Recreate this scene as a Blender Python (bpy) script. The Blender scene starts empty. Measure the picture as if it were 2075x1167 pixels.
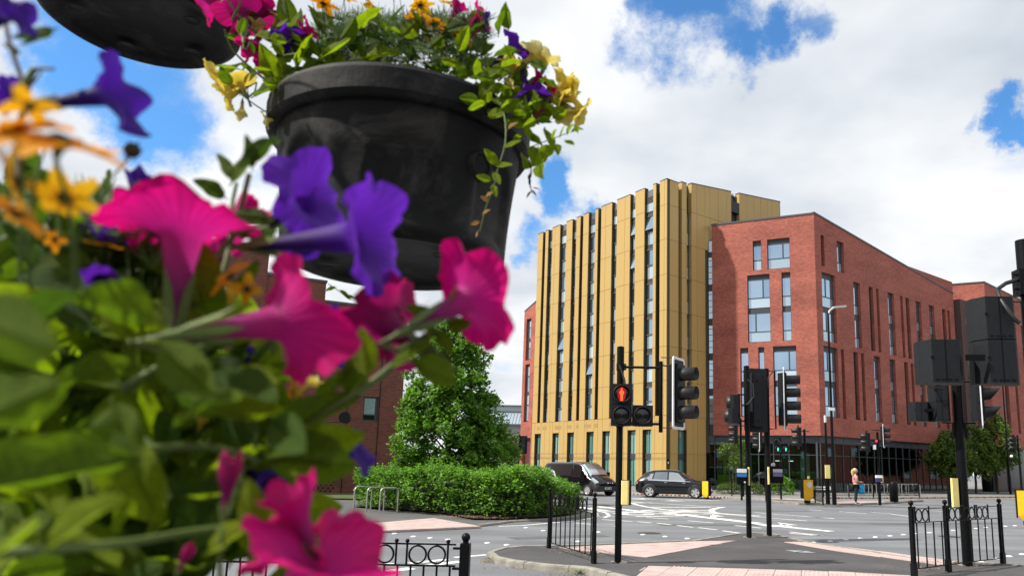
import bpy, math, random
import numpy as np
from mathutils import Vector, Matrix, Quaternion
R=math.radians
scene=bpy.context.scene
COL=scene.collection
# ---------------------------------------------------------------- camera
CF,CX,CY=1489.5,1198.0,696.0          # focal length and principal point of the photograph (px of 2075 x 1167)
PITCH,ROLL,EYE=R(9.546),R(-1.15),1.65
_c,_s=math.cos(ROLL),math.sin(ROLL); _cp,_sp=math.cos(PITCH),math.sin(PITCH)
CR=Matrix(((_c,_s,0),(-_s,_c,0),(0,0,1))) @ Matrix(((1,0,0),(0,_sp,-_cp),(0,_cp,_sp)))   # rows: right, down, forward
cam_d=bpy.data.cameras.new('camera'); cam=bpy.data.objects.new('camera',cam_d); COL.objects.link(cam); scene.camera=cam
rm=Matrix((CR[0],-Vector(CR[1]),-Vector(CR[2]))).transposed()
cam.matrix_world=Matrix.Translation((0,0,EYE)) @ rm.to_4x4()
cam_d.sensor_width=36; cam_d.lens=36*CF/2075
cam_d.shift_x=(1037.5-CX)/2075; cam_d.shift_y=(CY-583.5)/2075
cam_d.clip_start=.02; cam_d.clip_end=3000
cam_d.dof.use_dof=True; cam_d.dof.focus_distance=10; cam_d.dof.aperture_fstop=6.8
def ray(x,y): return CR.transposed() @ Vector(((x-CX)/CF,(y-CY)/CF,1))
def G(x,y,z=0.0):
    d=ray(x,y); t=(z-EYE)/d.z; return Vector((d.x*t,d.y*t,z))
def at(x,y,D):
    d=ray(x,y); t=D/d.y; return Vector((d.x*t,D,EYE+d.z*t))
# ---------------------------------------------------------------- exposure and colour
scene.view_settings.view_transform='Standard'; scene.view_settings.look='None'
scene.view_settings.exposure=0.50; scene.view_settings.gamma=1; scene.view_settings.use_curve_mapping=False
scene.cycles.max_bounces=6; scene.cycles.transparent_max_bounces=12; scene.cycles.use_denoising=True
# ---------------------------------------------------------------- sun
SUN_DIR=Vector((-.93,-.30,0)).normalized(); EL=R(49)
sd=Vector((SUN_DIR.x*math.cos(EL),SUN_DIR.y*math.cos(EL),math.sin(EL)))
sl=bpy.data.lights.new('sun','SUN'); sl.energy=5.0; sl.angle=R(1.5); sl.color=(1,.95,.86)
so=bpy.data.objects.new('sun',sl); COL.objects.link(so); so.rotation_euler=sd.to_track_quat('Z','Y').to_euler()
# ---------------------------------------------------------------- sky with clouds
world=bpy.data.worlds.new('World'); scene.world=world; world.use_nodes=True
nt=world.node_tree; N=nt.nodes; L=nt.links; N.clear()
def nd(tree,t,**k):
    n=tree.nodes.new(t)
    for a,b in k.items(): setattr(n,a,b)
    return n
def mth(tree,op,a,b=None,clamp=False):
    n=tree.nodes.new('ShaderNodeMath'); n.operation=op; n.use_clamp=clamp
    for i,v in enumerate((a,b)):
        if v is None: continue
        if isinstance(v,(int,float)): n.inputs[i].default_value=v
        else: tree.links.new(v,n.inputs[i])
    return n.outputs[0]
out=nd(nt,'ShaderNodeOutputWorld'); bg=nd(nt,'ShaderNodeBackground'); bg.inputs[1].default_value=.1
sky=nd(nt,'ShaderNodeTexSky',sky_type='NISHITA'); sky.sun_disc=False; sky.sun_elevation=EL; sky.sun_rotation=math.atan2(sd.x,sd.y)
sky.air_density=1.0; sky.dust_density=.3; sky.ozone_density=2.5
tc=nd(nt,'ShaderNodeTexCoord'); 
sep=nd(nt,'ShaderNodeSeparateXYZ'); L.new(tc.outputs['Generated'],sep.inputs[0])
zz=mth(nt,'ADD',mth(nt,'MAXIMUM',sep.outputs[2],0.0),.22)
cmb=nd(nt,'ShaderNodeCombineXYZ'); L.new(mth(nt,'DIVIDE',sep.outputs[0],zz),cmb.inputs[0]); L.new(mth(nt,'DIVIDE',sep.outputs[1],zz),cmb.inputs[1])
n1=nd(nt,'ShaderNodeTexNoise'); n1.inputs['Scale'].default_value=2.6; n1.inputs['Detail'].default_value=8; n1.inputs['Roughness'].default_value=.58; n1.inputs['Distortion'].default_value=.15
L.new(cmb.outputs[0],n1.inputs['Vector'])
n2=nd(nt,'ShaderNodeTexNoise'); n2.inputs['Scale'].default_value=1.5; n2.inputs['Detail'].default_value=6
L.new(cmb.outputs[0],n2.inputs['Vector'])
n3=nd(nt,'ShaderNodeTexNoise'); n3.inputs['Scale'].default_value=.7; n3.inputs['Detail'].default_value=2
L.new(cmb.outputs[0],n3.inputs['Vector'])
cover=mth(nt,'ADD',mth(nt,'MULTIPLY',mth(nt,'SUBTRACT',n1.outputs[0],.5),2.1),.42)
# openings in the cloud layer where blue shows (direction, angular radius, depth)
nv=nd(nt,'ShaderNodeVectorMath',operation='NORMALIZE'); L.new(tc.outputs['Generated'],nv.inputs[0])
nw=nd(nt,'ShaderNodeTexNoise'); nw.inputs['Scale'].default_value=7; nw.inputs['Detail'].default_value=7; nw.inputs['Roughness'].default_value=.62; L.new(nv.outputs[0],nw.inputs['Vector'])
nw2=nd(nt,'ShaderNodeVectorMath',operation='SUBTRACT'); L.new(nw.outputs['Color'],nw2.inputs[0]); nw2.inputs[1].default_value=(.5,.5,.5)
nw3=nd(nt,'ShaderNodeVectorMath',operation='SCALE'); L.new(nw2.outputs[0],nw3.inputs[0]); nw3.inputs['Scale'].default_value=.22
nvv=nd(nt,'ShaderNodeVectorMath',operation='ADD'); L.new(nv.outputs[0],nvv.inputs[0]); L.new(nw3.outputs[0],nvv.inputs[1])
BLUE=[(1375,10,.105,1.25),(1290,10,.06,.9),(1470,70,.06,1.0),(1560,30,.05,.9),(1640,15,.04,.7),(1420,110,.03,.5),(1140,400,.055,1.1),(1180,370,.04,.7),(1065,480,.04,.8),(2060,265,.036,1.0),(1975,285,.022,.5),(1885,440,.02,.3),(300,180,.085,1.05),(190,110,.08,1.0),(430,240,.05,.6),(110,70,.06,.8),(1090,130,.025,.5),(560,350,.05,.5),(975,760,.02,.3),(1000,725,.03,.35)]
tot=None
for bx,by,rad,dep in BLUE:
    d=ray(bx,by).normalized()
    dn=nd(nt,'ShaderNodeVectorMath',operation='DISTANCE'); L.new(nvv.outputs[0],dn.inputs[0]); dn.inputs[1].default_value=d
    mr=nd(nt,'ShaderNodeMapRange',interpolation_type='SMOOTHSTEP'); L.new(dn.outputs['Value'],mr.inputs[0])
    mr.inputs[1].default_value=rad*.2; mr.inputs[2].default_value=rad*1.35; mr.inputs[3].default_value=dep; mr.inputs[4].default_value=0
    tot=mr.outputs[0] if tot is None else mth(nt,'MAXIMUM',tot,mr.outputs[0])
cov2=mth(nt,'SUBTRACT',mth(nt,'ADD',cover,.55),tot)
mk=nd(nt,'ShaderNodeMapRange',interpolation_type='SMOOTHSTEP'); L.new(cov2,mk.inputs[0]); mk.inputs[1].default_value=.0; mk.inputs[2].default_value=.75
cr=nd(nt,'ShaderNodeValToRGB'); L.new(n2.outputs[0],cr.inputs[0])
cr.color_ramp.elements[0].position=.34; cr.color_ramp.elements[0].color=(4.4,4.85,5.4,1)
cr.color_ramp.elements[1].position=.60; cr.color_ramp.elements[1].color=(7.4,7.5,7.6,1)
hs=nd(nt,'ShaderNodeMix',data_type='RGBA',blend_type='MULTIPLY'); hs.inputs['Factor'].default_value=1
L.new(sky.outputs[0],hs.inputs['A']); hs.inputs['B'].default_value=(.70,1.22,1.55,1)
mx=nd(nt,'ShaderNodeMix',data_type='RGBA'); L.new(mk.outputs[0],mx.inputs['Factor']); L.new(hs.outputs['Result'],mx.inputs['A']); L.new(cr.outputs[0],mx.inputs['B'])
L.new(mx.outputs['Result'],bg.inputs[0]); L.new(bg.outputs[0],out.inputs[0])
# ---------------------------------------------------------------- materials
MAT={}
def mat(name,col,rough=.6,metal=0,var=.12,scale=8.0,bump=0,bscale=60.0,trans=0,emit=None,estr=1,coords='Object',spec=.5,coat=0,island=0,alpha=1):
    if name in MAT: return MAT[name]
    m=bpy.data.materials.new(name); m.use_nodes=True; t=m.node_tree; b=t.nodes['Principled BSDF']
    b.inputs['Roughness'].default_value=rough; b.inputs['Metallic'].default_value=metal; b.inputs['Specular IOR Level'].default_value=spec
    b.inputs['Coat Weight'].default_value=coat
    c=nd(t,'ShaderNodeTexCoord'); src=c.outputs[coords]
    if var:
        n=nd(t,'ShaderNodeTexNoise'); n.inputs['Scale'].default_value=scale; n.inputs['Detail'].default_value=5; t.links.new(src,n.inputs['Vector'])
        r=nd(t,'ShaderNodeMapRange'); t.links.new(n.outputs[0],r.inputs[0]); r.inputs[1].default_value=.3; r.inputs[2].default_value=.7
        r.inputs[3].default_value=1-var; r.inputs[4].default_value=1+var
        fac=r.outputs[0]
        if island:
            g=nd(t,'ShaderNodeNewGeometry'); q=nd(t,'ShaderNodeMapRange'); t.links.new(g.outputs['Random Per Island'],q.inputs[0]); q.inputs[3].default_value=1-island; q.inputs[4].default_value=1+island
            fac=mth(t,'MULTIPLY',fac,q.outputs[0])
        v=nd(t,'ShaderNodeVectorMath',operation='SCALE'); v.inputs[0].default_value=col[:3]; t.links.new(fac,v.inputs['Scale']); t.links.new(v.outputs[0],b.inputs['Base Color']); cs=v.outputs[0]
    else:
        b.inputs['Base Color'].default_value=(*col[:3],1); cs=None
    if bump:
        n=nd(t,'ShaderNodeTexNoise'); n.inputs['Scale'].default_value=bscale; n.inputs['Detail'].default_value=4; t.links.new(src,n.inputs['Vector'])
        u=nd(t,'ShaderNodeBump'); u.inputs['Strength'].default_value=bump; u.inputs['Distance'].default_value=.01; t.links.new(n.outputs[0],u.inputs['Height']); t.links.new(u.outputs[0],b.inputs['Normal'])
    if emit: b.inputs['Emission Color'].default_value=(*emit,1); b.inputs['Emission Strength'].default_value=estr
    if trans:
        tr=nd(t,'ShaderNodeBsdfTranslucent'); ms=nd(t,'ShaderNodeMixShader'); ms.inputs[0].default_value=trans
        if cs is not None:
            v2=nd(t,'ShaderNodeVectorMath',operation='MULTIPLY'); t.links.new(cs,v2.inputs[0]); v2.inputs[1].default_value=(1.5,1.7,1.0) if col[1]>col[0] and col[1]>col[2] else (1.35,1.2,1.3); t.links.new(v2.outputs[0],tr.inputs[0])
        else: tr.inputs[0].default_value=(*col[:3],1)
        o=t.nodes['Material Output']; t.links.new(b.outputs[0],ms.inputs[1]); t.links.new(tr.outputs[0],ms.inputs[2]); t.links.new(ms.outputs[0],o.inputs[0])
    MAT[name]=m; return m
def glassmat(name,tint,refl,rough=.02,base=(.02,.03,.03),trans=0.0,wob=0.0):
    """window glass: mirror part over a dark or see-through body"""
    if name in MAT: return MAT[name]
    m=bpy.data.materials.new(name); m.use_nodes=True; t=m.node_tree; t.nodes.remove(t.nodes['Principled BSDF'])
    g=nd(t,'ShaderNodeBsdfGlossy'); g.inputs[0].default_value=(*tint,1); g.inputs['Roughness'].default_value=rough
    if trans>0:
        d=nd(t,'ShaderNodeBsdfTransparent'); d.inputs[0].default_value=(trans*.8,trans,trans*.93,1)
    else:
        d=nd(t,'ShaderNodeBsdfDiffuse'); oi=nd(t,'ShaderNodeObjectInfo'); q=nd(t,'ShaderNodeMapRange'); t.links.new(oi.outputs['Random'],q.inputs[0]); q.inputs[1].default_value=.45; q.inputs[2].default_value=1.0; q.inputs[3].default_value=0; q.inputs[4].default_value=.7
        mb=nd(t,'ShaderNodeMix',data_type='RGBA'); t.links.new(q.outputs[0],mb.inputs['Factor']); mb.inputs['A'].default_value=(*base,1); mb.inputs['B'].default_value=tuple(min(1,.22+c_*1.3) for c_ in base)+(1,); t.links.new(mb.outputs['Result'],d.inputs[0])
    fr=nd(t,'ShaderNodeFresnel'); fr.inputs[0].default_value=1.5
    f=mth(t,'ADD',mth(t,'MULTIPLY',fr.outputs[0],1.0),refl,True)
    if wob:
        n=nd(t,'ShaderNodeTexNoise'); n.inputs['Scale'].default_value=.7; c=nd(t,'ShaderNodeTexCoord'); t.links.new(c.outputs['Object'],n.inputs['Vector'])
        u=nd(t,'ShaderNodeBump'); u.inputs['Strength'].default_value=wob; u.inputs['Distance'].default_value=.05; t.links.new(n.outputs[0],u.inputs['Height']); t.links.new(u.outputs[0],g.inputs['Normal'])
    ms=nd(t,'ShaderNodeMixShader'); t.links.new(f,ms.inputs[0]); t.links.new(d.outputs[0],ms.inputs[1]); t.links.new(g.outputs[0],ms.inputs[2])
    t.links.new(ms.outputs[0],t.nodes['Material Output'].inputs[0]); MAT[name]=m; return m
def brickmat(name,c1,c2,mortar,blotch,bw=.225,bh=.075,spots=.5):
    if name in MAT: return MAT[name]
    m=bpy.data.materials.new(name); m.use_nodes=True; t=m.node_tree; b=t.nodes['Principled BSDF']; b.inputs['Roughness'].default_value=.75; b.inputs['Specular IOR Level'].default_value=.25
    c=nd(t,'ShaderNodeTexCoord'); br=nd(t,'ShaderNodeTexBrick'); t.links.new(c.outputs['UV'],br.inputs['Vector'])
    br.inputs['Color1'].default_value=(*c1,1); br.inputs['Color2'].default_value=(*c2,1); br.inputs['Mortar'].default_value=(*mortar,1)
    br.inputs['Scale'].default_value=1; br.inputs['Brick Width'].default_value=bw; br.inputs['Row Height'].default_value=bh; br.inputs['Mortar Size'].default_value=.006; br.inputs['Bias'].default_value=-.1
    n=nd(t,'ShaderNodeTexNoise'); n.inputs['Scale'].default_value=.35; n.inputs['Detail'].default_value=6; n.inputs['Roughness'].default_value=.62
    mp=nd(t,'ShaderNodeMapping'); mp.inputs['Scale'].default_value=(.6,1.6,1); t.links.new(c.outputs['UV'],mp.inputs[0]); t.links.new(mp.outputs[0],n.inputs['Vector'])
    r=nd(t,'ShaderNodeMapRange'); t.links.new(n.outputs[0],r.inputs[0]); r.inputs[1].default_value=.3; r.inputs[2].default_value=.7; r.inputs[3].default_value=1-blotch; r.inputs[4].default_value=1+blotch
    n2=nd(t,'ShaderNodeTexNoise'); n2.inputs['Scale'].default_value=4.2; n2.inputs['Detail'].default_value=3; mp2=nd(t,'ShaderNodeMapping'); mp2.inputs['Scale'].default_value=(.8,2.2,1); t.links.new(c.outputs['UV'],mp2.inputs[0]); t.links.new(mp2.outputs[0],n2.inputs['Vector'])
    r2=nd(t,'ShaderNodeMapRange'); t.links.new(n2.outputs[0],r2.inputs[0]); r2.inputs[1].default_value=.58; r2.inputs[2].default_value=.72; r2.inputs[3].default_value=0; r2.inputs[4].default_value=spots
    v=nd(t,'ShaderNodeVectorMath',operation='SCALE'); t.links.new(br.outputs[0],v.inputs[0]); t.links.new(r.outputs[0],v.inputs['Scale'])
    mxx=nd(t,'ShaderNodeMix',data_type='RGBA'); t.links.new(r2.outputs[0],mxx.inputs['Factor']); t.links.new(v.outputs[0],mxx.inputs['A']); mxx.inputs['B'].default_value=(c1[0]*1.5,c1[1]*2.0,c1[2]*2.2,1)
    t.links.new(mxx.outputs['Result'],b.inputs['Base Color'])
    u=nd(t,'ShaderNodeBump'); u.inputs['Strength'].default_value=.5; u.inputs['Distance'].default_value=.01; t.links.new(br.outputs['Fac'],u.inputs['Height']); u.invert=True; t.links.new(u.outputs[0],b.inputs['Normal'])
    MAT[name]=m; return m
def roadwear(m):
    """tyre-darkened bands and pale worn patches that belong to the surface"""
    t=m.node_tree; b=t.nodes['Principled BSDF']; c=nd(t,'ShaderNodeTexCoord'); old=b.inputs['Base Color'].links[0].from_socket
    mp=nd(t,'ShaderNodeMapping'); mp.inputs['Rotation'].default_value=(0,0,R(12)); mp.inputs['Scale'].default_value=(.05,.55,1); t.links.new(c.outputs['Object'],mp.inputs[0])
    n=nd(t,'ShaderNodeTexNoise'); n.inputs['Scale'].default_value=1.6; n.inputs['Detail'].default_value=5; t.links.new(mp.outputs[0],n.inputs['Vector'])
    r=nd(t,'ShaderNodeMapRange'); t.links.new(n.outputs[0],r.inputs[0]); r.inputs[1].default_value=.35; r.inputs[2].default_value=.65; r.inputs[3].default_value=.80; r.inputs[4].default_value=1.14
    g=nd(t,'ShaderNodeTexNoise'); g.inputs['Scale'].default_value=28; g.inputs['Detail'].default_value=6; g.inputs['Roughness'].default_value=.8; t.links.new(c.outputs['Object'],g.inputs['Vector'])
    r2=nd(t,'ShaderNodeMapRange'); t.links.new(g.outputs[0],r2.inputs[0]); r2.inputs[1].default_value=.3; r2.inputs[2].default_value=.7; r2.inputs[3].default_value=.72; r2.inputs[4].default_value=1.28
    f=mth(t,'MULTIPLY',r.outputs[0],r2.outputs[0]); v=nd(t,'ShaderNodeVectorMath',operation='SCALE'); t.links.new(old,v.inputs[0]); t.links.new(f,v.inputs['Scale']); t.links.new(v.outputs[0],b.inputs['Base Color'])
# ---------------------------------------------------------------- mesh builder
class MB:
    def __init__(s): s.v=[]; s.f=[]; s.mi=[]; s.sm=[]; s.uv={}; s.M=Matrix.Identity(4)
    def add(s,vs,fs,mi=0,smooth=False,uvs=None):
        b=len(s.v); M=s.M
        s.v+= [tuple(M@Vector(p)) for p in vs]
        for k,f in enumerate(fs):
            if uvs: s.uv[len(s.f)]=uvs[k]
            s.f.append([i+b for i in f]); s.mi.append(mi); s.sm.append(smooth)
        return s
    def box(s,c,d,mi=0,rot=None):
        x,y,z=(q/2 for q in d); vs=[Vector((i*x,j*y,k*z)) for i in(-1,1) for j in(-1,1) for k in(-1,1)]
        if rot is not None: vs=[rot@q for q in vs]
        vs=[q+Vector(c) for q in vs]
        return s.add(vs,[(0,1,3,2),(4,6,7,5),(0,4,5,1),(2,3,7,6),(0,2,6,4),(1,5,7,3)],mi)
    def b2(s,x0,x1,y0,y1,z0,z1,mi=0): return s.box(((x0+x1)/2,(y0+y1)/2,(z0+z1)/2),(x1-x0,y1-y0,z1-z0),mi)
    def tube(s,pts,r,n=8,mi=0,caps=True,smooth=True):
        pts=[Vector(p) for p in pts]; m=len(pts); rs=r if isinstance(r,(list,tuple)) else [r]*m
        vs=[];prev=None
        for i,p in enumerate(pts):
            t=(pts[min(i+1,m-1)]-pts[max(i-1,0)]).normalized()
            if prev is None:
                a=t.orthogonal().normalized()
            else:
                a=(prev-t*prev.dot(t)); a=a.normalized() if a.length>1e-6 else t.orthogonal().normalized()
            prev=a; b=t.cross(a)
            vs+=[p+(a*math.cos(2*math.pi*k/n)+b*math.sin(2*math.pi*k/n))*rs[i] for k in range(n)]
        fs=[(i*n+k,i*n+(k+1)%n,(i+1)*n+(k+1)%n,(i+1)*n+k) for i in range(m-1) for k in range(n)]
        s.add(vs,fs,mi,smooth)
        if caps: s.add(vs[:n],[tuple(range(n))[::-1]],mi); s.add(vs[-n:],[tuple(range(n))],mi)
        return s
    def cyl(s,p0,p1,r,r1=None,n=16,mi=0,caps=True): return s.tube([p0,p1],[r,r if r1 is None else r1],n,mi,caps)
    def lathe(s,prof,n=32,mi=0,smooth=True,c=(0,0,0)):
        vs=[(c[0]+r*math.cos(2*math.pi*k/n),c[1]+r*math.sin(2*math.pi*k/n),c[2]+z) for r,z in prof for k in range(n)]
        fs=[(i*n+k,i*n+(k+1)%n,(i+1)*n+(k+1)%n,(i+1)*n+k) for i in range(len(prof)-1) for k in range(n)]
        return s.add(vs,fs,mi,smooth)
    def sph(s,c,r,n=12,mi=0,sz=1):
        prof=[(max(r*math.sin(math.pi*i/n),1e-4),-r*sz*math.cos(math.pi*i/n)) for i in range(n+1)]
        return s.lathe(prof,n*2 if n<8 else 16,mi,True,c)
    def prism(s,poly,z0,z1,mi=0,top=None):
        n=len(poly); vs=[(p[0],p[1],z0) for p in poly]+[(p[0],p[1],z1 if top is None else top(p)) for p in poly]
        return s.add(vs,[tuple(range(n))[::-1],tuple(range(n,2*n))]+[(i,(i+1)%n,n+(i+1)%n,n+i) for i in range(n)],mi)
    def sheet(s,poly,z,mi=0):
        return s.add([(p[0],p[1],z) for p in poly],[tuple(range(len(poly)))],mi)
    def mesh(s,name,mats):
        me=bpy.data.meshes.new(name); me.from_pydata(s.v,[],s.f)
        for m in (mats if isinstance(mats,(list,tuple)) else [mats]): me.materials.append(m)
        me.polygons.foreach_set('material_index',s.mi); me.polygons.foreach_set('use_smooth',s.sm)
        if s.uv:
            ul=me.uv_layers.new(name='UVMap')
            for pi,uvs in s.uv.items():
                for k,li in enumerate(me.polygons[pi].loop_indices): ul.data[li].uv=uvs[k]
        me.update(); return me
    def build(s,name,mats,parent=None,M=None,kind=None):
        return put(name,s.mesh(name,mats),parent,M,kind)
WM={}
def put(name,me,parent=None,M=None,kind=None):
    """link an object; M is its world matrix, parts are stored relative to the thing"""
    o=bpy.data.objects.new(name,me); COL.objects.link(o); M=M or Matrix.Identity(4)
    WM[o]=M
    if parent is not None: o.parent=parent; o.matrix_basis=WM[parent].inverted()@M
    else: o.matrix_basis=M
    if kind: o['kind']=kind
    return o
def tag(o,label=None,cat=None,group=None,kind=None):
    if label: o['label']=label
    if cat: o['category']=cat
    if group: o['group']=group
    if kind: o['kind']=kind
    return o
def thing(name,label,cat,loc=(0,0,0),rz=0,group=None):
    o=put(name,None,None,Matrix.Translation(loc)@Matrix.Rotation(rz,4,'Z')); o.empty_display_size=.2
    return tag(o,label,cat,group)
def here(t): return WM[t].copy()
def local(mb,name,mats,t,loc=(0,0,0),rz=0): return mb.build(name,mats,t,WM[t]@Matrix.Translation(loc)@Matrix.Rotation(rz,4,'Z'))
UNIT={}
def cube(name,m,parent,M,x0,x1,y0,y1,z0,z1):
    """one box piece; alike pieces share a unit mesh"""
    if m.name not in UNIT:
        b=MB(); b.b2(-.5,.5,-.5,.5,-.5,.5); UNIT[m.name]=b.mesh('unit_'+m.name,m)
    S=Matrix.Diagonal((x1-x0,y1-y0,z1-z0,1))
    return put(name,UNIT[m.name],parent,M@Matrix.Translation(((x0+x1)/2,(y0+y1)/2,(z0+z1)/2))@S)
def frame(P0,right,z=0):
    """wall frame: X to the viewer's right along the wall, Y inwards, Z up"""
    x=Vector((right[0],right[1],0)).normalized(); y=Vector((-x.y,x.x,0))
    return Matrix(((x.x,y.x,0,P0[0]),(x.y,y.y,0,P0[1]),(0,0,1,z),(0,0,0,1)))
def wall(mb,x0,x1,z0,top,ops,dep,mi=0,mr=0,thick=None):
    """front skin with openings (x0,x1,z0,z1), reveals of depth dep, sloping top(x)"""
    zt=top if callable(top) else (lambda x:top)
    xs=sorted({x0,x1,*[o[0] for o in ops],*[o[1] for o in ops]}); zs=sorted({z0,*[o[2] for o in ops],*[o[3] for o in ops]})
    for a,b in zip(xs,xs[1:]):
        if b-a<1e-5: continue
        zz=zs+[None]
        for c,d in zip(zz,zz[1:]):
            if d is not None:
                mxp,mz=(a+b)/2,(c+d)/2
                if any(o[0]<mxp<o[1] and o[2]<mz<o[3] for o in ops): continue
            da=zt(a) if d is None else d; db=zt(b) if d is None else d
            if da-c<1e-4 and db-c<1e-4: continue
            mb.add([(a,0,c),(b,0,c),(b,0,db),(a,0,da)],[(0,1,2,3)],mi,False,[[(a,c),(b,c),(b,db),(a,da)]])
    for a,b,c,d in ops:
        for q,uv in (([(a,0,c),(a,0,d),(a,dep,d),(a,dep,c)],[(0,c),(0,d),(dep,d),(dep,c)]),([(b,0,d),(b,0,c),(b,dep,c),(b,dep,d)],[(0,d),(0,c),(dep,c),(dep,d)]),
                     ([(a,0,d),(b,0,d),(b,dep,d),(a,dep,d)],[(a,0),(b,0),(b,dep),(a,dep)]),([(b,0,c),(a,0,c),(a,dep,c),(b,dep,c)],[(b,0),(a,0),(a,dep),(b,dep)])):
            mb.add(q,[(0,1,2,3)],mr,False,[uv])
    return mb
rnd=random.Random(7)

# ---------------------------------------------------------------- palette
ASPH=mat('asphalt',(.138,.145,.157),.85,var=.20,scale=.35,bump=.4,bscale=90)
PAVE=mat('footway_asphalt',(.062,.060,.062),.9,var=.22,scale=1.1,bump=.5,bscale=110)
FARP=mat('far_footway',(.17,.165,.16),.85,var=.15,scale=1.2,bump=.2)
KERB=mat('kerb_concrete',(.23,.215,.185),.85,var=.3,scale=7,bump=.5,bscale=70)
PINK=mat('pink_blister_paving',(.40,.31,.29),.8,var=.14,scale=3,bump=.3,bscale=40)
WHITE=mat('white_road_paint',(.62,.62,.60),.7,var=.16,scale=5)
BLACK=mat('black_paint',(.0035,.004,.0048),.42,var=.2,scale=12,bump=.1,bscale=40,spec=.15)
CASE=mat('signal_housing',(.0065,.0082,.0108),.55,var=.18,scale=14,bump=.15,bscale=60,spec=.3)
HOOD=mat('hood_black',(.008,.008,.0085),.5,var=.1)
WEDGE=mat('white_edging',(.72,.73,.74),.5,var=.05)
LENS=mat('dark_lens',(.01,.012,.014),.15,var=0,coat=.5)
YEL=mat('yellow_plastic',(.78,.55,.12),.45,var=.08,scale=6)
YEL2=mat('pale_yellow_plastic',(.78,.66,.24),.5,var=.08,scale=6)
AMB=mat('amber_bollard',(.85,.45,.01),.45,var=.1,scale=8)
STEEL=mat('galvanised_steel',(.42,.42,.40),.38,metal=.75,var=.12,scale=9)
GREYM=mat('grey_metal',(.10,.10,.105),.5,metal=.3,var=.1)
GOLD=mat('gold_cladding',(.43,.285,.092),.45,metal=.12,var=.045,scale=.35,spec=.5)
GOLDD=mat('gold_joint_and_jamb_shade',(.055,.040,.018),.7,var=0)  # joints; on the fin cores the jamb shade is put into this colour
LOUV=mat('tan_louvre',(.30,.20,.07),.6,var=.05)
DARKF=mat('dark_frame',(.035,.04,.045),.5,var=.05)
FASC=mat('grey_fascia',(.055,.065,.075),.45,var=.06,metal=.2)
COPE=mat('coping_metal',(.075,.075,.08),.45,metal=.4,var=.05)
GLASS=glassmat('sky_tinted_window_glass',(.58,.78,1.0),.55,.015,(.05,.08,.10),wob=.06)  # window_glass: blue of a reflected clear sky is put into the mirror tint
GLASSL=glassmat('pale_window_glass',(.62,.80,.93),.42,.10,(.30,.38,.42),wob=.03)
GLASSG=glassmat('green_window_glass',(.75,.95,.88),.22,.03,(.10,.24,.20),wob=.05)
SHOP=glassmat('shop_glass',(.8,.88,.9),.04,.01,trans=.74,wob=.03)
BRICK=brickmat('red_brick',(.385,.102,.070),(.225,.058,.042),(.30,.165,.13),.24,spots=.35)
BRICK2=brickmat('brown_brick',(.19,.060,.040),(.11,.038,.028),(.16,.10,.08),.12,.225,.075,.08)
LEAFT=mat('tree_leaf',(.095,.205,.016),.5,var=.25,scale=1.2,trans=.40,island=.45,spec=.35)
LEAFH=mat('hedge_leaf',(.095,.21,.016),.5,var=.35,scale=1.0,trans=.35,island=.6,spec=.35)
LEAFD=mat('street_tree_leaf',(.085,.135,.020),.55,var=.3,scale=1.0,trans=.3,island=.5,spec=.3)
BARK=mat('bark',(.06,.045,.03),.9,var=.3,scale=10,bump=.6,bscale=30)
SOIL=mat('soil',(.03,.02,.013),.95,var=.3,scale=30,bump=.7,bscale=60)
def col_of(h): return tuple(((int(h[i:i+2],16)/255+.055)/1.055)**2.4 if int(h[i:i+2],16)>10 else int(h[i:i+2],16)/255/12.92 for i in (0,2,4))

roadwear(ASPH); roadwear(PAVE); roadwear(FARP)
# ================================================================ GROUND
def gp(l,z=0.0): return [G(x,y,z) for x,y in l]
b=MB(); b.sheet([(-420,-60),(420,-60),(420,900),(-420,900)],0); tag(b.build('road',ASPH),kind='structure')
def raised(name,poly,h,m,side=KERB):
    """raised slab with kerb faces; polygon runs anticlockwise"""
    b=MB(); n=len(poly); b.add([(p[0],p[1],h) for p in poly],[tuple(range(n))],0)
    b.add([(p[0],p[1],0) for p in poly]+[(p[0],p[1],h) for p in poly],[(i,(i+1)%n,n+(i+1)%n,n+i) for i in range(n)],1)
    return tag(b.build(name,[m,side]),kind='structure')
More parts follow.
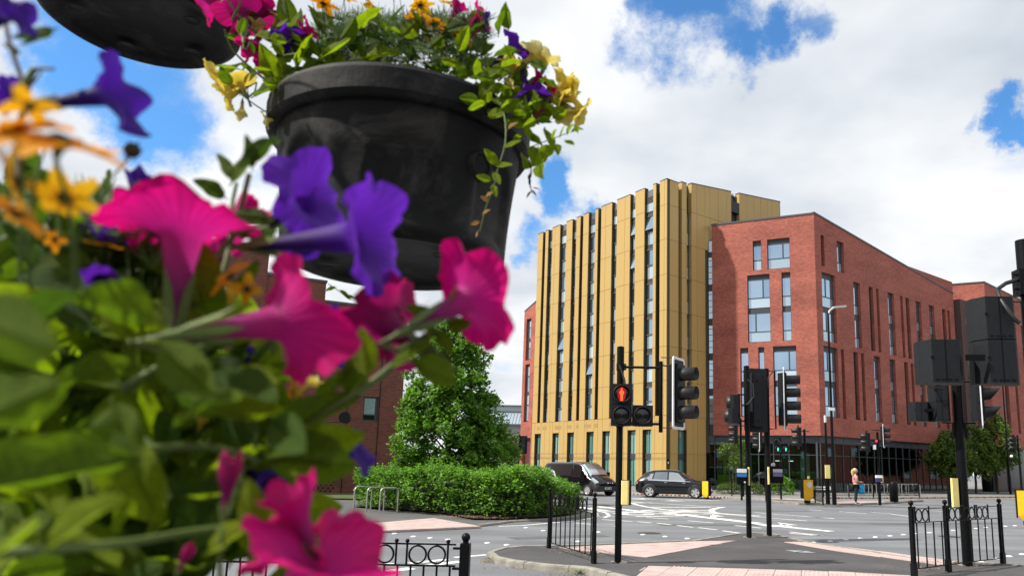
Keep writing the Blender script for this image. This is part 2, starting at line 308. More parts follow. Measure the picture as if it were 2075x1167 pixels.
# crossing island in front
ISL=[(-1.62,13.05),(-1.26,12.60),(-.66,12.17),(-.03,11.92),(.55,11.0),(1.3,9.0),(2.0,6.0),(14,3.0),(14,12.3),(9.6,13.0),(7.7,13.39),(6.16,14.13),(4.95,17.0),(4.75,18.75),(4.3,19.25),(3.75,18.9),(2.27,16.75),(-.76,15.1),(-1.31,14.98),(-1.65,14.55),(-1.82,13.78)]
isl=raised('traffic_island',ISL,.10,PAVE)
def strip(poly,w):
    """closed ring of inward offset points"""
    n=len(poly); o=[]
    for i in range(n):
        a=Vector(poly[i-1][:2]);p=Vector(poly[i][:2]);c=Vector(poly[(i+1)%n][:2])
        d=((p-a).normalized()+(c-p).normalized()); d=d.normalized() if d.length>1e-4 else Vector((1,0))
        o.append(p+Vector((-d.y,d.x))*w)
    return o
def kerbs(parent,poly,i0,i1,h,w=.125,step=.9,lift=.012,name='kerb_stone'):
    """kerb stones one by one along part of the outline"""
    pts=[Vector(p[:2]) for p in poly[i0:i1+1]]; seg=[]; 
    for a,c in zip(pts,pts[1:]):
        n=max(1,int(round((c-a).length/.15)))
        seg+=[a.lerp(c,k/n) for k in range(n)]
    seg.append(pts[-1])
    per=max(2,int(step/.15)); i=0
    while i<len(seg)-1:
        s=seg[i:i+per+1]
        if len(s)<2: break
        nrm=[]; 
        for k in range(len(s)):
            t=(s[min(k+1,len(s)-1)]-s[max(k-1,0)]).normalized(); nrm.append(Vector((-t.y,t.x)))
        s=[q.copy() for q in s]
        s[0]=s[0]+(s[1]-s[0]).normalized()*.012; s[-1]=s[-1]-(s[-1]-s[-2]).normalized()*.012
        b=MB(); hh=h+lift+rnd.uniform(-.004,.006)
        rows=[(-.006,0.0),(-.006,hh-.025),(.018,hh),(w,hh),(w,hh-.05)]
        vs=[]; 
        for k,q in enumerate(s):
            for o_,z_ in rows: p=q+nrm[k]*o_; vs.append((p.x,p.y,z_))
        m=len(rows); fs=[(k*m+j,(k+1)*m+j,(k+1)*m+j+1,k*m+j+1) for k in range(len(s)-1) for j in range(m-1)]
        fs+=[tuple(range(m))[::-1],tuple(range((len(s)-1)*m,len(s)*m))]
        b.add(vs,fs,0); b.build(name,KERB,parent)
        i+=per
kerbs(isl,ISL,0,4,.10); kerbs(isl,ISL[16:]+ISL[:1],0,5,.10); kerbs(isl,ISL,9,16,.10)
# pink blister paving laid slab by slab
def slabs(parent,poly,z,u,size=.4,gap=.008,name='paving_slab',bl=True,o=None):
    poly=[Vector(p[:2]) for p in poly]; u=Vector(u).normalized(); v=Vector((-u.y,u.x)); o=Vector(o) if o else poly[0]
    pu=[(p-o).dot(u) for p in poly]; pv=[(p-o).dot(v) for p in poly]
    def clip(pl,f):
        r=[]
        for i in range(len(pl)):
            a,c=pl[i-1],pl[i]; fa,fc=f(a),f(c)
            if (fa>=0)!=(fc>=0): r.append(a+(c-a)*(fa/(fa-fc)))
            if fc>=0: r.append(c)
        return r
    area=sum(poly[i-1].cross(poly[i]) for i in range(len(poly)))
    if area<0: poly=poly[::-1]
    cnt=0
    for i in range(int(min(pu)//size),int(max(pu)//size)+1):
        for j in range(int(min(pv)//size),int(max(pv)//size)+1):
            q=[o+u*(a*size+s1*gap/2)+v*(c*size+s2*gap/2) for a,c,s1,s2 in ((i,j,1,1),(i+1,j,-1,1),(i+1,j+1,-1,-1),(i,j+1,1,-1))]
            for k in range(len(poly)):
                a,c=poly[k-1],poly[k]; t=c-a; nn=Vector((-t.y,t.x))
                q=clip(q,lambda p:(p-a).dot(nn))
                if len(q)<3: break
            if len(q)<3: continue
            ar=abs(sum(q[k-1].cross(q[k]) for k in range(len(q))))/2
            if ar<.01: continue
            b=MB(); zz=z+rnd.uniform(0,.003); n=len(q)
            b.add([(p.x,p.y,z-.05) for p in q]+[(p.x,p.y,zz) for p in q],[tuple(range(n,2*n))]+[(k,(k+1)%n,n+(k+1)%n,n+k) for k in range(n)],0)
            if bl and ar>size*size*.8 and (o+u*(i+.5)*size+v*(j+.5)*size).length<18:
                for bi in range(6):
                    for bj in range(6):
                        p=o+u*(i+(bi+.5)/6)*size+v*(j+(bj+.5)/6)*size; r=.011
                        b.add([(p.x+r*math.cos(k*1.047),p.y+r*math.sin(k*1.047),zz+.0045) for k in range(6)]+[(p.x+1.9*r*math.cos(k*1.047),p.y+1.9*r*math.sin(k*1.047),zz-.001) for k in range(6)],[tuple(range(6))]+[(6+k,6+(k+1)%6,(k+1)%6,k) for k in range(6)],0)
            b.build(name,PINK,parent); cnt+=1
    return cnt
slabs(isl,[(-.56,14.75),(.2,14.02),(1.05,13.44),(3.32,16.9),(2.4,16.6)],.106,(2.27,1.5))
slabs(isl,[(1.13,12.83),(.73,11.12),(.95,9.6),(7.2,10.1),(6.24,11.88),(3.99,12.05)],.106,(.957,-.29),o=(1.13,12.83))
slabs(isl,gp([(1588,1098),(1640,1098.5),(1940,1137),(1910,1145),(1700,1117)],.1),.106,(.42,-.9),.4)
# island markings
def paint(name,poly,z,m=WHITE,parent=None): b=MB(); b.sheet(poly,z); return tag(b.build(name,m,parent),kind='structure' if parent is None else None)
ar=mat('grey_paint',(.25,.26,.27),.8,var=.15)
b=MB()
a0=G(1590,1114,.1);a1=G(1655,1120,.1); t=(a1-a0).normalized(); nn=Vector((-t.y,t.x,0))
b.sheet([a0+nn*.0,a0+t*.35+nn*.22,a0+t*.35+nn*.09,a1-t*.35+nn*.09,a1-t*.35+nn*.22,a1,a1-t*.35-nn*.22,a1-t*.35-nn*.09,a0+t*.35-nn*.09,a0+t*.35-nn*.22],.105); b.build('direction_mark',ar,isl)
# left footway with hedge bed
LF=[(-40,14.0),(-7.5,16.6),(-5.64,18.05),(-4.1,19.2),(-2.89,20.51),(-2.5,21.5),(-2.2,22.35),(-1.25,23.41),(-.51,25.0),(-.1,25.9),(-.05,27.28),(-.4,28.9),(-1.6,31.5),(-4,36),(-9,46),(-20,70),(-60,70)]
lf=raised('left_footway',LF,.04,mat('footway_dark',(.085,.083,.085),.88,var=.15,scale=.8,bump=.3,bscale=80))
kerbs(lf,LF,4,12,.05,step=.9)
slabs(lf,gp([(560,1088),(560,1064),(640,1047),(737,1062),(711,1079)],.04),.058,(.7,.7),.4,bl=False)
slabs(lf,gp([(711,1079),(737,1062),(879,1050),(975,1067)],.04),.058,(.7,.7),.4,bl=False)
b=MB(); b.sheet([(-3.4,22.35),(-2.35,22.75),(-1.3,23.75),(-.65,25.2),(-.4,26.8),(-1,30),(-3.6,34),(-9,34),(-8.6,27.5),(-5,25)],.10); tag(b.build('hedge_bed',SOIL),kind='structure')
# grass by the brown building
GRASS=mat('rough_grass',(.06,.085,.02),.95,var=.3,scale=4,bump=.6,bscale=50)
b=MB(); b.sheet([(-25,30.5),(-9.4,33.0),(-8.6,46),(-10,60),(-30,60)],.095); tag(b.build('verge',GRASS),kind='structure')
# far footway
FF=[(-60,66),(-14,58),(-2,51.5),(2.3,48.1),(6.29,46.1),(8.35,44.2),(9.7,41.6),(9.95,38.2),(10.6,37.7),(12.63,37.8),(14.0,38.4),(14.6,40.2),(14.2,43.0),(14.4,46.6),(19.07,48.6),(32.95,57.6),(60,74),(110,104),(110,160),(-60,160)]
ff=raised('far_footway_slab',FF,.10,FARP)
ff.name='far_footway'
kerbs(ff,FF,2,9,.10,step=1.2,w=.16); kerbs(ff,FF,13,15,.10,step=1.2,w=.16)
# dark drain slots and worn red dashes on the far kerb face
DSL=mat('drain_slot',(.01,.01,.01),.9,var=0); RDASH=mat('worn_red_kerb',(.42,.20,.16),.8,var=.2); LK=mat('pale_kerb',(.46,.43,.38),.8,var=.2,scale=6)
for (p,q,n) in ((Vector((2.3,48.1)),Vector((6.29,46.1)),16),(Vector((6.29,46.1)),Vector((8.35,44.2)),12),(Vector((14.4,46.6)),Vector((19.07,48.6)),16),(Vector((19.07,48.6)),Vector((32.95,57.6)),56)):
    t=(q-p).normalized(); o=Vector((t.y,-t.x))*.02
    b=MB(); c=MB(); d=MB()
    for k in range(n):
        e=p.lerp(q,(k+.5)/n)+o; rm_=Matrix.Rotation(math.atan2(t.y,t.x),3,'Z')
        c.box((e.x,e.y,.055),((q-p).length/n,.03,.11),1 if k%3==1 else 0,rm_)
        b.box((e.x+o.x*.9,e.y+o.y*.9,.05),(.09,.03,.05),0,rm_)
    o1=c.build('kerb_face',[LK,RDASH],ff); o2=b.build('drain_slot',DSL,ff); o1['kind']='stuff'; o2['kind']='stuff'
# refuge where the person waits
RF=[(12.9,38.0),(14.3,38.9),(16.3,40.8),(18.6,43.6),(20.4,45.6),(18.0,45.9),(15.3,44.6),(14.3,43.2),(14.65,40.0)]
rf=raised('pedestrian_refuge',RF,.101,FARP)
slabs(rf,[(12.75,37.95),(16.2,40.8),(16.4,41.8),(14.5,41.2),(13.0,39.6)],.108,(.75,.65),.8,bl=False)
slabs(ff,[(10.2,43.6),(11.2,46.5),(12.0,50.0),(13.4,49.5),(13.2,44.0),(12.9,42.4),(14.4,41.6),(14.6,40.4),(12.6,40.8),(11.2,41.8)],.108,(.75,.65),.8,bl=False)
yl=mat('yellow_line_paint',(.55,.43,.12),.8,var=.3,scale=3)
b=MB()
for off in (.25,.45):
    pts=[Vector((14.2,46.2)),Vector((19.2,48.2)),Vector((33.1,57.2)),Vector((60,73.6))]
    for p,q in zip(pts,pts[1:]):
        t=(q-p).normalized(); n_=Vector((t.y,-t.x)); b.sheet([p+n_*off,q+n_*off,q+n_*(off+.1),p+n_*(off+.1)],.005)
tag(b.build('double_yellow_lines',yl),kind='structure')
# ---- road markings
def line(pts,w,closed=False,dash=None,z=.004):
    b=MB(); P_=[Vector(p[:2]) for p in pts]
    if dash:
        on,off=dash; acc=0
    for a,c in zip(P_,P_[1:]):
        t=(c-a); ln=t.length; t=t/ln; n_=Vector((-t.y,t.x))*w/2
        b.sheet([a-n_,c-n_,c+n_,a+n_],z)
    return b
MK=[]
def mk(name,*a,**k): tag(line(*a,**k).build(name,WHITE),kind='structure')
for x0,y0,x1,y1 in ((1165,1059,1210,1062.5),(1220,1052,1281,1056),(1292,1056.5,1320,1059),(1331,1059.5,1360,1062.5),(1372,1064,1404,1068),(1415,1068.5,1453,1073),(1464,1074.8,1501,1080),(1310,1048,1354,1051),(1394,1054.5,1445,1059),(1489,1064,1543,1069.5),(1600,1077,1665,1085)):
    a=G(x0,y0);c=G(x1,y1); mk('lane_dash',[a,c],.13)
for x0,y0,x1,y1 in ((1470,1041.5,1636,1055),(1530,1038,1690,1050)): mk('lane_line',[G(x0,y0),G(x1,y1)],.13)
for x0,y0,x1,y1 in ((1640,1032,1665,1034),(1700,1036,1755,1040),(1765,1037.5,1808,1040),(1805,1041,1845,1046),(1850,1033,1915,1036),(1640,1046,1690,1050.5),(1600,1080,1666,1085)): mk('lane_dash',[G(x0,y0),G(x1,y1)],.13)
mk('lane_dash',[G(1640,1081),G(1666,1085)],.13)
# hatched nose and give-way loops in the middle of the junction
mk('hatch_edge',[G(1273,1017),G(1290,1022),G(1310,1026.5),G(1340,1031),G(1370,1034.5),G(1400,1036.5),G(1440,1037)],.2)
mk('hatch_edge',[G(1245,1013),G(1300,1017.5),G(1360,1021),G(1420,1025),G(1466,1027)],.16)
mk('hatch_bar',[G(1320,1027),G(1440,1027.5)],.3); mk('hatch_bar',[G(1390,1033.6),G(1437,1034)],.3); mk('hatch_bar',[G(1280,1018.5),G(1320,1018)],.3)
mk('hatch_nose',[G(1466,1027),G(1452,1029),G(1443,1032),G(1441,1034.5),G(1446,1037.5),G(1456,1039.5),G(1490,1042),G(1540,1045)],.26)
# lettering on the road: turn arrow shapes and words seen very flat
def glyph(quads,org,ux,uy):
    b=MB()
    for q in quads: b.sheet([org+ux*x+uy*y for x,y in q],.005)
    tag(b.build('road_lettering',WHITE),kind='structure')
TX=mat('road_text_paint',(.60,.60,.58),.75,var=.15,scale=5)
def roadtext(s,px,py,ang,sx,sy):
    cu=bpy.data.curves.new('road_lettering','FONT'); cu.body=s; cu.size=1; cu.align_x='CENTER'; cu.align_y='CENTER'; cu.offset=.02
    o=bpy.data.objects.new('tmp',cu); COL.objects.link(o); dg=bpy.context.evaluated_depsgraph_get(); me=bpy.data.meshes.new_from_object(o.evaluated_get(dg)); bpy.data.objects.remove(o)
    me.materials.clear(); me.materials.append(TX); g=G(px,py)
    put('road_lettering',me,None,Matrix.Translation((g.x,g.y,.006))@Matrix.Rotation(ang,4,'Z')@Matrix.Diagonal((sx,sy,1,1)),'structure')
def arrow(px,py,ang,ln=4.2,w=.22,turn=0):
    b=MB(); b.b2(0,0,0,0,0,0); b=MB()
    b.sheet([(-w/2,-ln/2),(w/2,-ln/2),(w/2,ln/2-1.2),(-w/2,ln/2-1.2)],0); b.sheet([(-.5,ln/2-1.2),(.5,ln/2-1.2),(0,ln/2)],0)
    if turn: b.sheet([(turn*w/2,0),(turn*.9,.9),(turn*.9,1.2),(turn*w/2,.35)][::turn],0); b.sheet([(turn*.6,.75),(turn*1.3,1.6),(turn*1.0,.5)],0)
    g=G(px,py); o=b.build('lane_arrow',WHITE,None,Matrix.Translation((g.x,g.y,.006))@Matrix.Rotation(ang,4,'Z'),'structure')
roadtext('A51',1300,1041,R(-62),2.0,3.0); roadtext('ONLY',1375,1037,R(-62),1.15,3.2); 
arrow(1440,1049,R(28),5.0,.5,1); arrow(1240,1029,R(28),5.0,.4,-1); arrow(1400,1014,R(120),4,.2); arrow(1600,1068,R(35),3,.35,1); arrow(1170,1027,R(28),5,.4)
arrow(1335,1011,R(100),4,.2,1)
# studs across the crossings
b=MB()
def stud(px,py,r=.07):
    g=G(px,py); b.lathe([(r,0),(r*.96,.012),(r*.5,.02),(.001,.022)],10,0,True,(g.x,g.y,.002))
for x,y in ((1648,1099),(1682,1096.5),(1714,1093.5),(1744,1090.5),(1774,1088),(1804,1085.5),(1831,1083),(1856,1081),(1884,1079),(1932,1074.5),(1955,1072.5),(1978,1070.5),(1998,1068.5),(2038,1066),(2057,1065),(2045,1127),(2072,1123),(2020,1132),(1987,1138),(1303,1083),(1348,1087),(1393,1091),(1172,1097),(1101,1075),(1066,1069),(1213,1078),(1250,1066),(988,1100),(1027,1104),(872,1090),(908,1093),(800,1081),(770,1084),(838,1087)): stud(x,y)
tag(b.build('road_studs',mat('stud_white',(.66,.67,.68),.5,var=.1)),kind='stuff')
# crossing bars and lines near the lower left
for x0,y0,x1,y1,w in ((746,1147,800,1141.5,.22),(765,1159,835,1151,.24),(857,1146,935,1137,.22),(830,1141,905,1133,.18),(921,1129,987,1123.5,.14),(660,1102,735,1098,.12),(560,1108,620,1105,.12),(560,1083,650,1080,.10)):
    mk('crossing_bar',[G(x0,y0),G(x1,y1)],w)
# white edge line round the hedge corner
mk('edge_line',[G(1010,1066),G(1060,1064),(-.9,22.75,0),(-.35,23.6,0),(.12,24.8,0),(.35,26,0),(.32,27.4,0),(-.1,29,0)],.12)
mk('edge_line',[(.55,25.2,0),(.75,26.3,0),(.7,27.8,0),(.3,29.6,0)],.12)
# repair patches and covers set in the road
PATCH=mat('road_patch',(.085,.088,.093),.9,var=.15,scale=3,bump=.4,bscale=90)
for q in ([(2.2,22.2),(5.4,22.9),(5.3,23.5),(2.1,22.8)],[(9.5,24.5),(14.5,26.0),(14.3,26.7),(9.3,25.2)],[(-1.6,17.2),(.6,18.4),(.3,18.9),(-1.9,17.7)],[(6.5,31),(9.5,31.6),(9.4,32.3),(6.4,31.7)]):
    b=MB(); b.sheet(q,.003); tag(b.build('road_patch',PATCH),kind='structure')
for x,y in ((1.6,19.6),(9.8,20.4),(4.2,26.3)):
    b=MB(); b.lathe([(.32,0),(.31,.004),(.001,.004)],24,0,True,(x,y,.001)); tag(b.build('manhole_cover',mat('cast_iron',(.05,.05,.05),.6,metal=.4,var=.2,bump=.5,bscale=40)),kind='structure')
# dry leaves and weeds gathered by the kerbs
DRY=mat('dry_leaf',(.22,.12,.06),.9,var=.3,island=.5); WEED=mat('weed_green',(.12,.18,.03),.7,var=.3,island=.4)
def litter(name,m,spots,n,size,z=.11):
    b=MB()
    for _ in range(n):
        x,y,sx,sy=rnd.choice(spots); p=Vector((rnd.gauss(x,sx),rnd.gauss(y,sy),z+rnd.random()*.012)); a=rnd.random()*6.28; s_=size*rnd.uniform(.5,1.4)
        u=Vector((math.cos(a),math.sin(a),rnd.uniform(-.3,.3)))*s_; v=Vector((-math.sin(a),math.cos(a),rnd.uniform(-.3,.5)))*s_*.5
        b.add([p-u,p-v,p+u,p+v],[(0,1,2,3)])
    tag(b.build(name,m),kind='stuff')
litter('dry_leaves',DRY,[(-.05,13.9,.28,.18),(.1,13.5,.2,.2),(-.35,14.2,.2,.1)],260,.018)
litter('dry_leaves',DRY,[(-1.2,12.45,.25,.1),(-.2,11.75,.4,.1),(.5,11.2,.4,.1),(-1.75,13.3,.08,.15)],420,.018,.006)
litter('dry_leaves',DRY,[(7.0,13.5,.5,.15),(6.2,13.4,.3,.2),(5.6,12.6,.2,.2)],260,.02,.108)
litter('dry_leaves',DRY,[(-2.9,22.6,.5,.3),(-3.6,22.9,.5,.3)],300,.03,.112)
litter('kerb_weeds',WEED,[(-.16,11.9,.05,.03),(-1.68,13.2,.05,.12),(4.95,17.2,.06,.15)],200,.02,.05)
# ================================================================ GOLD CLAD BUILDING
dA=Vector((-.62633,.77956)); dB=Vector((.77956,.62633)); dD=Vector((-.91475,.40402)); C0=Vector((5.934,57.1)); K0=Vector((17.674,56.5))
gold=thing('apartment_building','tall block clad in gold metal fins with narrow recessed windows, behind the black van','building',(C0.x,C0.y,0))
FL=frame(C0,-dA); FR=frame(C0,dB)            # left face: x = -u ; right face: x = u
SEAM=[5.75,8.48,11.2,14.12,17.04,19.97,22.89]
topL=lambda u:25.04-.018*u
topR=lambda u:25.06+.115*u
# core
b=MB()
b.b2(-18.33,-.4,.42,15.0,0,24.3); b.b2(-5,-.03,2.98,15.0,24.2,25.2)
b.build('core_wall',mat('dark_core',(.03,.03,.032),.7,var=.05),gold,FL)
# fins: (u0,u1,[vertical seams])
FINS=[(17.51,18.36,[]),(16.58,17.07,[]),(14.63,15.90,[15.45]),(12.67,13.61,[]),(11.44,12.05,[]),(10.20,11.01,[]),(8.83,9.24,[]),(6.89,8.39,[7.75]),(4.47,6.22,[5.15]),(2.66,3.83,[]),(1.27,1.62,[]),(0.0,.82,[.31])]
GAPS=[(17.07,17.51,0),(15.90,16.58,1),(13.61,14.63,1),(12.05,12.67,1),(11.01,11.44,0),(9.24,10.20,1),(8.39,8.83,0),(6.22,6.89,1),(3.83,4.47,1),(1.62,2.66,1),(.82,1.27,0)]
J=.012
def panel(M,x0,x1,z0,z1,d0=0,d1=.07): return cube('cladding_panel',GOLD,gold,M,x0+J,x1-J,d0,d1,z0+J,z1-J)
npan=0
for u0,u1,cuts in FINS:
    e=[u0,*cuts,u1]
    for a,c in zip(e,e[1:]):
        zs=SEAM+[topL((a+c)/2)]
        for z0,z1 in zip(zs,zs[1:]): panel(FL,-c,-a,z0,z1); npan+=1
    b=MB(); b.b2(-u1+.014,-u0-.014,.02,.44,5.8,topL(u0)-.03); b.build('fin_core',GOLDD,gold,FL)  # bare core sides are the jambs, painted dark for their shade
    b=MB(); b.b2(-u1-.01,-u0+.01,-.01,.44,topL(u0)-.02,topL(u0)+.05); b.build('fin_cap',COPE,gold,FL)
def gwin(M,x0,x1,z0,z1,dep=.3,opened=0):
    """one storey of recessed glazing"""
    w=x1-x0; b=MB(); h=z1-z0
    b.b2(0,w,0,.1,h-.30,h-.02,0); b.b2(0,w,-.02,.1,h-.42,h-.30,1); b.b2(0,.07,0,.1,0,h,0); b.b2(w-.05,w,0,.1,0,h,0); b.b2(0,w,-.04,.1,1.14,1.26,1); b.b2(0,w,0,.1,0,.06,0)
    key=('gw',round(w,2),round(h,2))
    if key not in UNIT: UNIT[key]=b.mesh('window_unit',[DARKF,GREYM])
    MM=M@Matrix.Translation((x0,dep,z0)); f=put('window',UNIT[key],gold,MM)
    k2=('gp',round(w,2))
    if k2 not in UNIT:
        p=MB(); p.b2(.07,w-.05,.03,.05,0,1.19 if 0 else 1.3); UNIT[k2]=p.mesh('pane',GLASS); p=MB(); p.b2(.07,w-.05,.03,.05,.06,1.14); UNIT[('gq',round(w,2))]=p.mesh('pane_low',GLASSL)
    MP=MM@Matrix.Translation((0,0,1.26))
    if opened: MP=MM@Matrix.Translation((0,.0,2.5))@Matrix.Rotation(R(-14),4,'X')@Matrix.Translation((0,0,-1.24))
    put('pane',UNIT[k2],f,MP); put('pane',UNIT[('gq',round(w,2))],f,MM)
for gi,(u0,u1,wn) in enumerate(GAPS):
    if wn:
        for si,(z0,z1) in enumerate(zip(SEAM[:-1],SEAM[1:])): gwin(FL,-u1,-u0,z0,z1,opened=(gi,si) in ((9,5),(8,5),(8,4),(5,1),(2,2)))
        b=MB(); b.b2(-u1,-u0,.25,.3,22.89,23.6,0); 
        for k in range(9): b.b2(-u1,-u0,.24,.30,23.65+k*.13,23.72+k*.13,1)
        b.build('louvre_screen',[GLASSL,GREYM],gold,FL)
# right face fins and wall
for u0,u1,zt in ((0.0,1.34,None),(1.72,2.31,None)):
    e=[u0,.33,u1] if u0==0 else [u0,u1]
    for a,c in zip(e,e[1:]):
        x0=a+(.42 if (u0==0 and a==0) else 0)
        if u0==0 and a==0: x0=a+.0
        zs=SEAM+[topR((a+c)/2)-.05]
        for z0,z1 in zip(zs,zs[1:]):
            cube('cladding_panel',GOLD,gold,FR,(a if a else .40)+J,c-J if a else .41,0,.40,z0+J,z1-J) if a else None
            if a: pass
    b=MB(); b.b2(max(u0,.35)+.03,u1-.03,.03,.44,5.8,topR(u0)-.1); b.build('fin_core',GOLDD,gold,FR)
    b=MB(); b.b2(u0-.01,u1+.01,-.01,.5,topR(u0)-.04,topR(u0)+.04); b.build('fin_cap',COPE,gold,FR)
b=MB(); b.b2(1.34,1.72,.42,.46,5.75,25.0); b.build('slot_back',mat('slot_dark',(.06,.045,.03),.7,var=0),gold,FR)
for z0,z1 in zip(SEAM[:-1],SEAM[1:]): gwin(FR,2.31,2.88,z0,z1)
b=MB(); b.b2(2.31,2.88,.42,.46,22.89,25.3); b.build('louvre_screen',GREYM,gold,FR)
RS=[2.88,3.53,4.54,5.17,6.26,7.36,7.97]
RS2=[9.06,10.11,11.12,12.09,13.06,13.74,14.86,15.05]
def spanel(x0,x1,z0,z1):
    b=MB(); t0,t1=(topR(x0),topR(x1)) if z1 is None else (z1-J,z1-J)
    b.add([(x0+J,0,z0+J),(x1-J,0,z0+J),(x1-J,0,t1),(x0+J,0,t0),(x0+J,.4,z0+J),(x1-J,.4,z0+J),(x1-J,.4,t1),(x0+J,.4,t0)],[(0,1,2,3),(5,4,7,6),(4,0,3,7),(1,5,6,2),(3,2,6,7),(4,5,1,0)])
    b.build('cladding_panel',GOLD,gold,FR)
for a,c in zip(RS,RS[1:]):
    if a<4.5:
        for z0,z1 in zip(SEAM[:-1],SEAM[1:]): spanel(a,c,z0,z1)
    else: spanel(a,c,19.97,22.89)
    spanel(a,c,22.89,None)
for a,c in zip(RS2,RS2[1:]): spanel(a,c,19.5,None)
b=MB()
for x0,x1 in ((2.88,7.97),(9.06,15.05)):
    b.add([(x0-.01,-.015,topR(x0)),(x1+.01,-.015,topR(x1)),(x1+.01,-.015,topR(x1)+.09),(x0-.01,-.015,topR(x0)+.09),(x0-.01,.45,topR(x0)),(x1+.01,.45,topR(x1)),(x1+.01,.45,topR(x1)+.09),(x0-.01,.45,topR(x0)+.09)],[(0,1,2,3),(5,4,7,6),(4,0,3,7),(1,5,6,2),(3,2,6,7),(4,5,1,0)])
b.build('coping',COPE,gold,FR)
b=MB()
for x0,x1 in ((2.92,7.93),(9.1,15.0)):
    b.add([(x0,.04,3.0),(x1,.04,3.0),(x1,.04,topR(x1)-.04),(x0,.04,topR(x0)-.04),(x0,.5,3.0),(x1,.5,3.0),(x1,.5,topR(x1)-.04),(x0,.5,topR(x0)-.04)],[(0,1,2,3),(5,4,7,6),(4,0,3,7),(1,5,6,2),(3,2,6,7),(4,5,1,0)])
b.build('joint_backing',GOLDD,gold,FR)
b=MB(); b.b2(8.0,9.03,.6,.7,19.9,26.2,0); b.build('roof_glazing',GLASSL,gold,FR)
b=MB(); b.b2(7.97,9.06,.35,.5,19.9,20.3); b.b2(8.94,9.05,.3,.6,20,25.9); b.b2(7.97,9.06,.4,.5,25.8,25.9); b.build('roof_frame',DARKF,gold,FR)
# lower storeys, left
GWL=[(1.68,2.69),(3.50,4.50),(6.72,7.72),(8.87,9.89),(11.67,12.68),(13.96,14.95),(16.81,17.84)]
VS=[0,.36,1.30,1.68,2.69,3.05,3.50,4.50,4.95,5.6,6.35,6.72,7.72,8.38,8.87,9.89,10.2,11.25,11.67,12.68,13.2,13.96,14.95,15.4,16.2,16.81,17.84,18.36]
for a,c in zip(VS,VS[1:]):
    isw=(a,c) in GWL
    if isw: panel(FL,-c,-a,4.70,5.75,.0,.35)
    elif c-a>.2:
        panel(FL,-c,-a,2.82,5.75,.0,.35); panel(FL,-c,-a,.25,2.82,.0,.35)
b=MB()
for a,c in zip(VS,VS[1:]):
    if (a,c) not in GWL: b.b2(-c,-a,.04,.44,.2,5.74)
    else: b.b2(-c,-a,.04,.44,4.75,5.74)
b.b2(-18.36,0,-.02,.1,0,.25,1)
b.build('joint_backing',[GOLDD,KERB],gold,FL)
def tallwin(M,x0,x1,z0,z1,par,g=GLASSG,dep=.28):
    w=x1-x0; f=MB(); f.b2(x0,x0+.09,dep,dep+.1,z0,z1); f.b2(x1-.05,x1,dep,dep+.1,z0,z1); f.b2(x0,x1,dep,dep+.1,z1-.08,z1); f.b2(x0,x1,dep-.03,dep+.1,2.36,2.82); f.b2(x0,x1,dep,dep+.1,z0,z0+.08); f.b2(x0+w*.42,x0+w*.47,dep,dep+.1,z0,z1)
    o=f.build('window',DARKF,par,M); 
    for c,d in ((z0+.08,2.36),(2.82,z1-.08)): p=MB(); p.b2(x0+.09,x1-.05,dep+.04,dep+.06,c,d); p.build('pane',g,o,M)
for a,c in GWL: tallwin(FL,-c,-a,.25,4.70,gold)
for u0,u1,_ in GAPS: cube('vent_grille',LOUV,gold,FL,-u1+.02,-u0-.02,-.006,.03,5.05,5.37)
for a,c in zip(VS,VS[1:]):
    if (a,c) not in GWL and c-a>.25: cube('vent_strip',LOUV,gold,FL,-c+.05,-a-.05,-.006,.03,2.32,2.54)
# lower storeys, right
RV=[0,.32,1.26,2.27,3.0,3.51,4.5]
for a,c in zip(RV,RV[1:]):
    if a==0: a=.36
    if c<=a: continue
    if a==1.26: cube('cladding_panel',GOLD,gold,FR,a+J,c-J,0,.35,4.72,5.74)
    else:
        cube('cladding_panel',GOLD,gold,FR,a+J,c-J,0,.35,2.83,5.74); cube('cladding_panel',GOLD,gold,FR,a+J,c-J,0,.35,.26,2.81)
b=MB(); b.b2(.37,1.26,.04,.42,.1,5.74); b.b2(2.27,4.48,.04,.42,.1,5.74); b.b2(1.2,2.3,.04,.42,4.76,5.74); b.b2(.0,4.5,-.02,.05,0,.25); b.build('joint_backing',GOLDD,gold,FR)
tallwin(FR,1.26,2.27,.25,4.70,gold)
b=MB(); b.b2(.08,.26,-.05,.0,2.0,2.4,0); b.b2(.11,.23,-.06,-.05,2.05,2.2,1); b.build('wall_lamp',[BLACK,WEDGE],gold,FR)
# ================================================================ ORANGE BRICK END BEYOND THE GOLD BLOCK
rb=thing('brick_wing','narrow orange brick end wall with one tall window strip, left of the gold block','building',(C0.x+dA.x*19.3,C0.y+dA.y*19.3,0))
FL2=frame(C0+dA*18.37,-dA)
tp=lambda x:17.75+.37*(x)
b=MB(); wall(b,-1.98,0,0,tp,[(-1.42,-.75,8.1,16.1) if 0 else (-1.55,-.72,12.0,16.2),(-1.5,-.70,5.9,11.6),(-1.55,-.15,0.02,4.35)],.35)
b.b2(-1.97,-.01,.36,8,0,16.9); b.b2(-1.98,-1.97,0,.36,0,17.0)
b.build('wall',BRICK,rb,FL2)
for z0,z1 in ((12.0,16.2),(5.9,11.6)):
    f=MB(); f.b2(-1.55,-.7,.2,.3,z0,z1); o=f.build('window_frame',DARKF,rb,FL2)
    for k in range(2): 
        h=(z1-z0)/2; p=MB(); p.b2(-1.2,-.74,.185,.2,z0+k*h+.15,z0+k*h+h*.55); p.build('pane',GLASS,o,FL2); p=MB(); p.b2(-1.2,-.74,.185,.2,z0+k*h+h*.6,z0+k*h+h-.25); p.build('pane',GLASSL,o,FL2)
p=MB(); p.b2(-1.55,-.15,.3,.34,.02,4.35); p.build('door_recess',mat('maroon_panel',(.09,.018,.018),.6,var=.1),rb,FL2)
